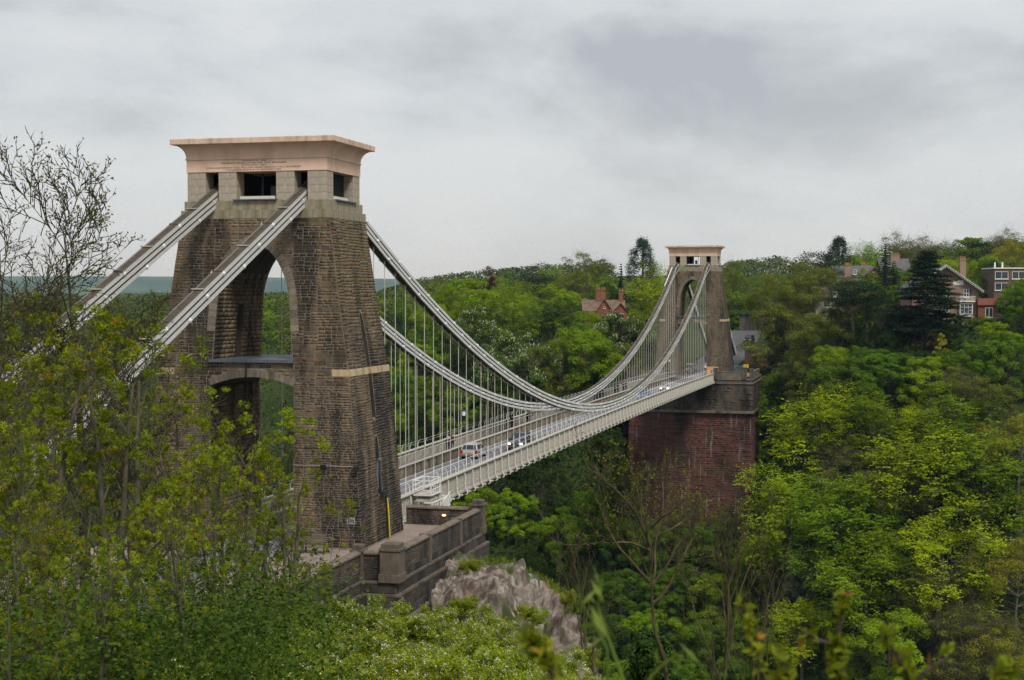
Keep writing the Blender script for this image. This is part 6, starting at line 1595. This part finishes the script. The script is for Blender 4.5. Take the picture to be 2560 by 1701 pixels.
# --- slate roofed house on the skyline, low house, far chimneys
p = sight(2140, 704, 'y', 288.0); h2 = House('slate_roofed_house', p)
h2.gable_front('wall', M_BRICK, 2.0, 6.5, 1.0, -6, 1.4, 3.3, 6); h2.box('wall', M_STUC, (-.5, -3, -2.4), (9.5, 6, 7.2)); r2 = h2.roof_gable(-5.2, 4.2, -6, 0, 1.2, 3.7, .4, M_SLATE, 'u'); r3 = h2.roof_gable(2.0, 6.5, -5, 1.0, 1.4, 3.3, .45, M_SLATE)
h2.chimney(-2.2, .1, -1.0, 4.0, 1.4, M_VSTONE, 4, r2); h2.chimney(2.4, -3.2, 2.0, 4.3, 1.1, M_VSTONE, 3, r2); h2.window(-.4, .5, 2.3, .9, 1.1); h2.window(-3.4, 0, -.2, 1.2, 1.5)
tag(h2.root, 'cream house with slate roof and brick chimneys peeping over the trees', 'house')
p = sight(2098, 775, 'y', 236.0); h3 = House('low_white_house', p)
h3.box('wall', M_STUC, (-1.2, -3, .2), (7.6, 6, 5.2)); h3.roof_gable(-5, 2.6, -6, 0, 2.7, 4.6, .5, mat('brown_tile_roof', (.17, .10, .085), .9, .25, 2), 'u'); h3.window(-2.6, 0, 1.2, 1.3, 1.2); h3.window(.4, 0, 1.2, 1.3, 1.2); h3.box('porch', M_TRIM, (-.9, .5, 3.2), (1.2, 1.0, 1.2))
tag(h3.root, 'low white walled house with brown tiled roof below the pines', 'house')
p = sight(2240, 668, 'y', 300.0); h4 = House('tall_chimney_house', p)
h4.box('wall', M_BRICK, (0, -3, -5), (7, 6, 8)); r4 = h4.roof_gable(-3.5, 3.5, -6, 0, -1, 2.0, .4, M_SLATE, 'u'); h4.chimney(.4, -2.5, .5, 3.0, 2.2, M_VSTONE, 5, r4); h4.window(-1.5, 0, -2.4, 1, 1.4)
tag(h4.root, 'brick house showing only its broad chimney between spruce and cedar', 'house')
# --- red brick lodge
p = sight(1510, 800, 'y', 236.0); B = House('brick_lodge', p)
B.box('wall', M_BRICK, (0, -3, -1), (9.0, 6, 6)); rb = B.roof_gable(-4.5, 4.5, -6, 0, 2.0, 4.2, .3, M_ROOF, 'u')
for (u0, u1, zp) in ((-1.6, 1.7, 4.3), (2.2, 5.0, 3.4)):
    B.gable_front('gable', M_BRICK, u0, u1, .5, -4, 1.9, zp, 3.5); B.roof_gable(u0, u1, -3, .5, 1.9, zp, .2, M_ROOF)
    b = MB()
    um = (u0+u1)/2
    for a in (u0, u1): b.bar((um, -.78, zp+.28), (a+(.2 if a > um else -.2), -.78, 1.85), .1, .22, up=(0, -1, 0))
    b.build('gable_coping', M_ROOF, B.root)
B.window(-1.75, .0, .4, .8, 1.3, 2, 2, M_STUC); B.window(.0, .5, .2, 1.2, 1.4, 2, 2, M_STUC); B.window(.05, .5, 2.7, .35, .4, 1, 1, M_STUC); B.window(3.6, .5, .9, 1.1, 1.0, 3, 1, M_STUC)
B.chimney(-.6, -2.8, 3.0, 6.6, 2.2, M_BRICK, 4, rb); B.chimney(3.9, -2.8, 3.0, 6.3, 1.0, M_BRICK, 2, rb)
tag(B.root, 'red brick lodge with gables and tall chimney stacks among trees behind the chains', 'house')
# --- toll house, wall and odds behind the far tower
TH = House('toll_house', Vector((8.9, 244.6, .75)))
TH.box('wall', mat('toll_brick', (.30, .19, .125), .9, .2, 4), (0, -1.5, 1.5), (2.9, 3, 3.2)); TH.box('cornice', M_CREAM, (0, -1.5, 3.18), (3.3, 3.4, .22)); TH.box('roof', M_LEAD, (0, -1.5, 3.4), (3.1, 3.2, .22)); TH.window(0, 0, 1.45, .55, 1.0, 2, 2)
tag(TH.root, 'little brown brick toll house with flat roof beside the far tower', 'toll house')
b = MB(); b.box((7.2, 311, 8.4), (16, .8, 5.0)); b.box((7.2, 310.6, 11.0), (16.2, 1.0, .25)); tag(b.build('boundary_wall', M_WALLST, tint=True), 'grey stone wall beside the road behind the far tower', 'wall')
YB = mat('yellow_board', (.72, .48, .02), .6)
r = empty('yellow_board', (9.15, 225.5, -.1)); b = MB(); b.box((0, 0, 1.25), (1.1, .06, .8)); b.build('board', YB, r); b = MB(); b.box((-.4, .06, .45), (.06, .06, .9)); b.box((.4, .06, .45), (.06, .06, .9)); b.build('post', M_BLACK, r); tag(r, 'plain yellow board by the railing beside the far tower', 'sign')
r = empty('site_hoarding', (4.35, 207.5, -.1)); b = MB(); b.box((0, 0, .95), (2.3, .08, 1.9)); b.build('panel', mat('orange_plywood', (.62, .33, .12), .7, .15, 3), r)
b = MB(); b.box((.05, -.06, .85), (.8, .02, .8)); sg = b.build('sign', mat('navy_sign', (.012, .025, .10), .5), r)
b = MB()
for u in (-.12, .14):
    pts = [(u-.06+.16*math.cos(a), -.08, .85+.26*math.sin(a)) for a in [(-1.2+.3*k) for k in range(9)]]; b.tube(pts, [.02+.03*math.sin(PI*(k+1)/10) for k in range(9)], 5)
b.build('emblem', M_WHITE, sg); tag(r, 'orange plywood hoarding with navy sign at the far deck end', 'hoarding')
r = empty('railing', (8.0, 222, -.1)); b = MB()
for k in range(26): b.box((-1.6+.13*k, .9*math.sin(k*.06)-.5, .75), (.03, .03, 1.5))
for z in (.15, 1.45): b.box((0, -.1, z), (3.4, .05, .05))
b.build('bars', mat('blue_grey_railing', (.22, .28, .32), .5), r); b = MB(); b.box((-1.2, .3, 1.3), (.25, .2, 2.6)); b.build('post', M_BLACK, r); tag(r, 'blue grey iron railing at the right foot of the far tower', 'railing')
r = empty('parasol_stall', (11.3, 238, .4)); b = MB(); b.lathe([(2.0, 2.5), (1.2, 2.95), (.05, 3.2)], 10); b.build('canopy', M_STUC, r); b = MB(); b.box((0, 0, .8), (2.2, 1.2, 1.2)); b.build('counter', M_RED, r); b = MB(); b.tube([(0, 0, 0), (0, 0, 3.2)], .04); b.box((-.2, -.55, 1.9), (1.2, .05, .8)); b.build('pole', M_WHITE, r); tag(r, 'cream canopy over a red counter beside the toll house', 'stall')

# ---------------------------------------------------------------- vehicles
M_TYRE = mat('tyre_rubber', (.012, .012, .012), .85); M_RIM = mat('alloy_rim', (.45, .45, .46), .35, metal=.7); M_CGLASS = mat('car_glass', (.02, .025, .03), .06, spec=.8)
M_HEAD = mat('lit_headlight', (.9, .92, .95), .2, emit=((.95, .97, 1.0), 1.3)); M_LAMP = mat('clear_lamp', (.7, .72, .75), .2); M_TAIL = mat('tail_light', (.5, .015, .012), .3); M_PLATEY = mat('yellow_plate', (.75, .55, .03), .5); M_PLATEW = mat('white_plate', (.75, .75, .72), .5)
def car(p, heading, col, kind, label, lit=False, z=None):
    """x = length axis (front +x)"""
    root = empty('car', p, heading); paint = mat('car_paint', col, .32, spec=.5, metal=.25)
    L, W, H = {'hatch': (4.2, 1.80, 1.50), 'suv': (4.6, 1.88, 1.68), 'van': (4.9, 1.95, 1.95), 'saloon': (4.5, 1.82, 1.45)}[kind]
    zb = .24; zs = H*.60
    lower = [(-L/2+.03, zb+.12), (-L/2, .55), (-L/2+.05, zs*.92), (-L/2+.22, zs+.02), (L*.20, zs+.02), (L/2-.35, zs*.86), (L/2-.04, zs*.70), (L/2, .48), (L/2-.05, zb+.05), (L/2-.45, zb), (-L/2+.45, zb)]
    if kind == 'saloon': top = [(-L*.40, zs), (-L*.22, H-.04), (-.02*L, H), (.08*L, H-.02), (.28*L, zs-.02)]
    elif kind == 'van': top = [(-L*.485, zs), (-L*.46, H-.05), (-.2*L, H), (.15*L, H-.03), (.33*L, zs-.03)]
    else: top = [(-L*.475, zs), (-L*.41, H-.08), (-.2*L, H), (.05*L, H-.02), (.27*L, zs-.02)]
    def loft(prof_, yy, nm, m, parent, bev):
        bm = bmesh.new(); rings = []
        for s in (-1, 1): rings.append([bm.verts.new((x, s*yy(z), z)) for x, z in prof_])
        n = len(prof_); bm.faces.new(rings[0][::-1]); bm.faces.new(rings[1])
        for i in range(n): bm.faces.new((rings[0][i], rings[0][(i+1) % n], rings[1][(i+1) % n], rings[1][i]))
        bmesh.ops.recalc_face_normals(bm, faces=bm.faces)
        bmesh.ops.bevel(bm, geom=bm.edges[:], offset=bev, segments=3, affect='EDGES', profile=.6)
        me = bpy.data.meshes.new(nm); bm.to_mesh(me); bm.free(); me.materials.append(m); me.polygons.foreach_set('use_smooth', [True]*len(me.polygons)); return obj(nm, me, parent)
    body = loft(lower, lambda z: W/2*(.93 if z < .4 else 1.0 if z < zs*.9 else .965), 'body', paint, root, .07)
    taper = lambda z: W/2*.94-(z-zs)*.30
    loft(top, taper, 'cabin', paint, root, .05)
    # glass: windscreen, rear window and two sides, each set 4 mm proud of the cabin
    def quad(nm, a, b_, c, d): b = MB(); b.poly([a, b_, c, d]); m = b.mesh(nm, M_CGLASS, recalc=False); return obj(nm, m, root)
    def inset(t0, t1, z0f, z1f): pass
    for nm, i, j, sg in (('rear_window', 0, 1, -1), ('windscreen', 4, 3, 1)):
        (x0, z0), (x1, z1) = top[i], top[j]; d = Vector((x1-x0, z1-z0)); nn = Vector((d.y, -d.x)).normalized()*(1 if sg > 0 else -1); nn = nn if nn.x*sg > 0 else -nn
        a = Vector((x0, z0))+d*.12+nn*.012; c = Vector((x0, z0))+d*.90+nn*.012; ya = taper(a.y)-.10; yc = taper(c.y)-.10
        quad(nm, (a.x, -ya, a.y), (a.x, ya, a.y), (c.x, yc, c.y), (c.x, -yc, c.y))
    for s in (-1, 1):
        za, zc_ = zs+.05, H-.13; 
        def xin(z, i, j): (x0, z0), (x1, z1) = top[i], top[j]; return x0+(x1-x0)*(z-z0)/(z1-z0)
        xr = lambda z: xin(z, 0, 1)+.22; xf = lambda z: xin(z, 4, 3)-.28 if z < top[3][1] else top[3][0]
        ya, yc = s*(taper(za)+.010), s*(taper(zc_)+.010); xm = -.02*L
        for (u0, u1) in ((0, .49), (.53, 1)):
            X = lambda z, u: xr(z)+(xf(z)-xr(z))*u
            quad('side_window', (X(za, u0), ya, za), (X(za, u1), ya, za), (X(zc_, u1), yc, zc_), (X(zc_, u0), yc, zc_))
        b = MB(); b.box((.19*L, s*(W/2+.06), zs+.06), (.12, .2, .13)); b.build('wing_mirror', paint, root)
        for x in (-L*.31, L*.31):
            b = MB(); b.tube([(0, -.11, 0), (0, .11, 0)], .33, 18); w = b.build('wheel', M_TYRE, root, (x, s*(W/2-.12), .33)); b = MB(); b.tube([(0, -.118, 0), (0, .118, 0)], .21, 12); b.build('rim', M_RIM, w)
        b = MB(); b.box((L/2-.10, s*(W/2-.30), zs*.70), (.22, .36, .17)); b.build('headlight', M_HEAD if lit else M_LAMP, root)
        b = MB(); b.box((-L/2+.06, s*(W/2-.15), zs*.80), (.16, .24, .30)); b.build('tail_light', M_TAIL, root)
    b = MB(); b.box((-L/2-.0, 0, zs*.74), (.06, .52, .12)); b.build('number_plate', M_PLATEY, root); b = MB(); b.box((L/2-.0, 0, .42), (.05, .52, .12)); b.build('number_plate', M_PLATEW, root)
    b = MB(); b.box((L/2-.06, 0, zs*.66), (.12, W*.40, .15)); b.build('grille', M_BLACK, root)
    for s in (-1, 1): b = MB(); b.box((-L/2+.03 if s < 0 else L/2-.03, 0, .38), (.14, W*.92, .16)); b.build('bumper', M_BLACK if kind != 'hatch' else mat('bumper_grey', (.2, .2, .2), .6), root)
    if kind in ('suv', 'hatch'):
        for s in (-1, 1): b = MB(); b.bar((-L*.30, s*W*.34, H+.03), (L*.03, s*W*.34, H+.03), .04); b.build('roof_rail', M_BLACK if kind == 'suv' else M_RIM, root)
    return tag(root, label, 'car', 'cars')
def road_z(y): return -.45+hd(y)+.0
def on_deck(px, py, lane):
    p = sight(px, py, 'x', lane); return Vector((lane, p.y, road_z(p.y)))
q = on_deck(1186, 1130, -1.25); car(q, PI/2, (.56, .56, .55), 'hatch', 'silver hatchback with yellow number plate driving away along the deck')
q = on_deck(1300, 1112, 1.15); car(q, -PI/2, (.035, .045, .06), 'suv', 'dark grey car with headlights on coming towards the near tower', True)
q = on_deck(1610, 977, 1.1); car(q, -PI/2, (.02, .14, .42), 'hatch', 'bright blue car partway along the deck')
q = on_deck(1666, 963, 1.1); car(q, -PI/2, (.40, .47, .52), 'saloon', 'pale blue car with headlights on following the blue car', True)
car(Vector((-1.2, 212, -.5)), PI/2, (.02, .02, .022), 'hatch', 'black car with red tail lights beneath the far tower arch')
car(Vector((-1.5, 219, -.1)), PI/2, (.7, .7, .7), 'van', 'white van queueing ahead of the black car under the far arch')
car(Vector((1.3, 228, .15)), -PI/2, (.72, .72, .70), 'saloon', 'white car waiting behind the far tower arch')
car(Vector((1.6, 236, .35)), -PI/2, (.6, .6, .58), 'saloon', 'second white car queued behind the far tower arch')
car(Vector((4.3, 284, 4.2)), -PI/2-.1, (.012, .015, .02), 'van', 'black van on the road right of the far tower')
car(Vector((-4.6, 222.5, -.1)), PI, (.35, .02, .03), 'saloon', 'dark red car glimpsed left of the far tower')

# ---------------------------------------------------------------- people
def skin_mesh(name, verts, edges, radii, m, sub=1):
    me = bpy.data.meshes.new('sk'); me.from_pydata([tuple(v) for v in verts], edges, []); o = bpy.data.objects.new('sk', me); COL.objects.link(o)
    md = o.modifiers.new('s', 'SKIN'); md.use_smooth_shade = True
    lay = me.skin_vertices[0].data
    for i, r in enumerate(radii): lay[i].radius = (r, r) if not isinstance(r, tuple) else r
    for i in range(len(verts)): lay[i].use_root = (i == 0)
    if sub: sd = o.modifiers.new('d', 'SUBSURF'); sd.levels = sub; sd.render_levels = sub
    dg = bpy.context.evaluated_depsgraph_get(); dg.update(); r = bpy.data.meshes.new_from_object(o.evaluated_get(dg)); r.name = name
    bpy.data.objects.remove(o); bpy.data.meshes.remove(me); r.materials.clear(); r.materials.append(m); return r
M_SKIN = mat('skin', (.45, .27, .19), .6); M_SHOE = mat('shoe', (.02, .02, .02), .6)
def body_meshes(step, armswing, tag_):
    """joints of a figure facing -y, about 1.72 m tall"""
    hip = (0, 0, .92); ch = (0, -.01, 1.28); nk = (0, -.01, 1.46); hd_ = (0, -.03, 1.60); tp = (0, -.02, 1.70)
    def leg(s, f): return [(s*.10, 0, .88), (s*.11, -.10*f-.03, .50), (s*.11, -.02+.16*-f, .09), (s*.12, -.14-.16*f, .04)]
    def arm(s, f): return [(s*.19, 0, 1.40), (s*.25, .03-.08*f, 1.14), (s*.25, -.06-.16*f, .90), (s*.25, -.08-.18*f, .82)]
    V = [hip, ch, nk, hd_, tp]; E = [(0, 1), (1, 2), (2, 3), (3, 4)]; R = [.135, (.15, .12), .058, .098, .07]
    for s, f in ((-1, step), (1, -step)):
        b_ = len(V); V += leg(s, f); E += [(0, b_), (b_, b_+1), (b_+1, b_+2), (b_+2, b_+3)]; R += [.085, .058, .042, .04]
    for s, f in ((-1, -armswing), (1, armswing)):
        b_ = len(V); V += arm(s, f); E += [(1, b_), (b_, b_+1), (b_+1, b_+2), (b_+2, b_+3)]; R += [.055, .042, .034, .04]
    body = (V, E, R)
    Vj = [(0, 0, .88), ch, (0, -.01, 1.42)]; Ej = [(0, 1), (1, 2)]; Rj = [(.165, .14), (.175, .14), .09]
    for s, f in ((-1, -armswing), (1, armswing)):
        b_ = len(Vj); Vj += arm(s, f)[:3]; Ej += [(1, b_), (b_, b_+1), (b_+1, b_+2)]; Rj += [.078, .062, .052]
    Vt = [(0, 0, .90)]; Et = []; Rt = [(.155, .13)]
    for s, f in ((-1, step), (1, -step)):
        b_ = len(Vt); Vt += leg(s, f)[:3]; Et += [(0, b_), (b_, b_+1), (b_+1, b_+2)]; Rt += [.10, .075, .062]
    return body, (Vj, Ej, Rj), (Vt, Et, Rt), [leg(-1, step)[2:], leg(1, -step)[2:]]
POSES = [body_meshes(.0, .0, 's'), body_meshes(1.0, .8, 'w'), body_meshes(-.8, -.7, 'v')]
_pm = {}
def person(p, rz, jacket, trousers, hair, pose, label, h=1.0):
    root = empty('person', p, rz); root.scale = (h, h, h); B_, J_, T_, F_ = POSES[pose]
    if pose not in _pm:
        k = MB()
        for a, b_ in F_: k.tube([Vector(a)+Vector((0, .05, -.045)), Vector(b_)+Vector((0, -.02, 0))], [.06, .045], 6)
        hb = MB(); hb.lathe([(.03, 1.57), (.105, 1.60), (.112, 1.66), (.09, 1.72), (.04, 1.755)], 10, (0, .012, 0))
        _pm[pose] = (skin_mesh('body', *B_, M_SKIN), skin_mesh('jacket', *J_, M_SHOE), skin_mesh('trousers', *T_, M_SHOE), k.mesh('shoes', M_SHOE), hb.mesh('hair', M_SHOE, smooth=True))
    bd, jk, tr, sh, hr = _pm[pose]
    obj('body', bd, root)
    for nm, me, c in (('jacket', jk, jacket), ('trousers', tr, trousers), ('hair', hr, hair)):
        o = obj(nm, me, root); o.material_slots[0].link = 'OBJECT'; key = 'cloth_%02d%02d%02d' % tuple(int(v*99) for v in c)
        o.material_slots[0].material = MATS.get(key) or mat(key, c, .85, .1, 6)
    obj('shoes', sh, root)
    return tag(root, label, 'person', 'people on the bridge')
def on_foot(px, py, x=-3.95):
    p = sight(px, py, 'x', x); return Vector((x, p.y, -.05+hd(p.y)))
NAVY, BLK, PURP, GREY, PINK, RED_, BRN, JEAN = (.012, .02, .05), (.012, .012, .014), (.09, .02, .05), (.06, .06, .065), (.5, .16, .22), (.35, .03, .03), (.05, .03, .02), (.03, .045, .09)
ppl = [((1120, 1118), 0, NAVY, NAVY, (.45, .43, .40), 0, -3.8, 'person in navy coat and pale hair walking left of the silver car'), ((1132, 1116), 0, PURP, NAVY, BRN, 1, -4.1, 'person in dark purple jacket beside the navy coat on the footway'),
 ((1270, 1063), PI, BLK, BLK, BLK, 1, -3.8, 'shorter figure in black of the pair behind the dark grey car'), ((1280, 1060), PI, BLK, BLK, BLK, 2, -4.2, 'taller figure in black of the pair behind the dark grey car'),
 ((1320, 1045), 0, BLK, BLK, (.35, .2, .15), 1, -3.8, 'balding figure in black jacket walking alone towards the near tower'), ((1326, 1043), 0, (.08, .02, .02), BLK, BRN, 2, -4.3, 'figure in dark maroon just behind the balding walker'),
 ((1404, 1017), 0, BLK, NAVY, BRN, 2, -3.9, 'left one of two dark figures where the chains cross'), ((1414, 1014), 0, NAVY, BLK, BLK, 1, -3.9, 'right one of two dark figures where the chains cross'),
 ((1489, 985), 0, PINK, JEAN, BRN, 1, -3.8, 'person in pink top in the group at mid span'), ((1493, 984), 0, JEAN, JEAN, BRN, 0, -4.1, 'person in blue jacket in the group at mid span'), ((1500, 982), 0, BLK, JEAN, BLK, 2, -3.8, 'tall person in black in the group at mid span'), ((1506, 981), 0, GREY, BLK, BLK, 1, -4.1, 'person in grey at the right of the mid span group'),
 ((1538, 972), 0, BLK, BLK, BRN, 1, -3.8, 'shorter of the two walkers past mid span'), ((1545, 969), 0, NAVY, BLK, BRN, 0, -4.2, 'taller of the two walkers past mid span'),
 ((1559, 965), 0, BLK, BLK, BLK, 2, -3.9, 'walker in black with a pale face towards the far tower'), ((1565, 963), 0, (.1, .06, .03), BLK, BLK, 1, -4.2, 'walker in brown towards the far tower'),
 ((1627, 948), 0, BLK, BLK, BLK, 0, -3.9, 'lone dark figure close to the far tower')]
for (px, py), rz, j, t, hcol, pose, x, lab in ppl: person(on_foot(px, py, x), rz, j, t, hcol, pose, lab, .98+.06*((px*7) % 10)/10)
for k, (x, y, j, lab) in enumerate([(1.0, 243, (.02, .04, .12), 'person in blue in the crowd beyond the far arch'), (1.8, 243.5, (.25, .03, .15), 'person in magenta in the crowd beyond the far arch'), (2.6, 243, (.6, .5, .45), 'person in cream in the crowd beyond the far arch'), (-1.8, 246, (.12, .02, .04), 'person in maroon beyond the far arch, left of the crowd'), (-3.0, 241, BLK, 'dark figure beyond the far arch by the left pier')]):
    person(Vector((x, y, .85)), .3*k, j, BLK, BRN, k % 3, lab)
# ================================================================ haze: the air itself
b = MB(); b.box((0, 6300, 70), (26800, 14200, 300))
hz = bpy.data.materials.new('haze_air'); hz.use_nodes = True; n_ = hz.node_tree; n_.nodes.clear()
ho = n_.nodes.new('ShaderNodeOutputMaterial'); hv = n_.nodes.new('ShaderNodeVolumePrincipled'); n_.links.new(hv.outputs[0], ho.inputs['Volume'])
hv.inputs['Color'].default_value = (.50, .75, 1.0, 1); hv.inputs['Absorption Color'].default_value = (1, 1, 1, 1); hv.inputs['Density'].default_value = .000055; hv.inputs['Anisotropy'].default_value = .1
o = b.build('haze', hz); tag(o, 'pale blue haze in the air of the valley', kind='stuff')
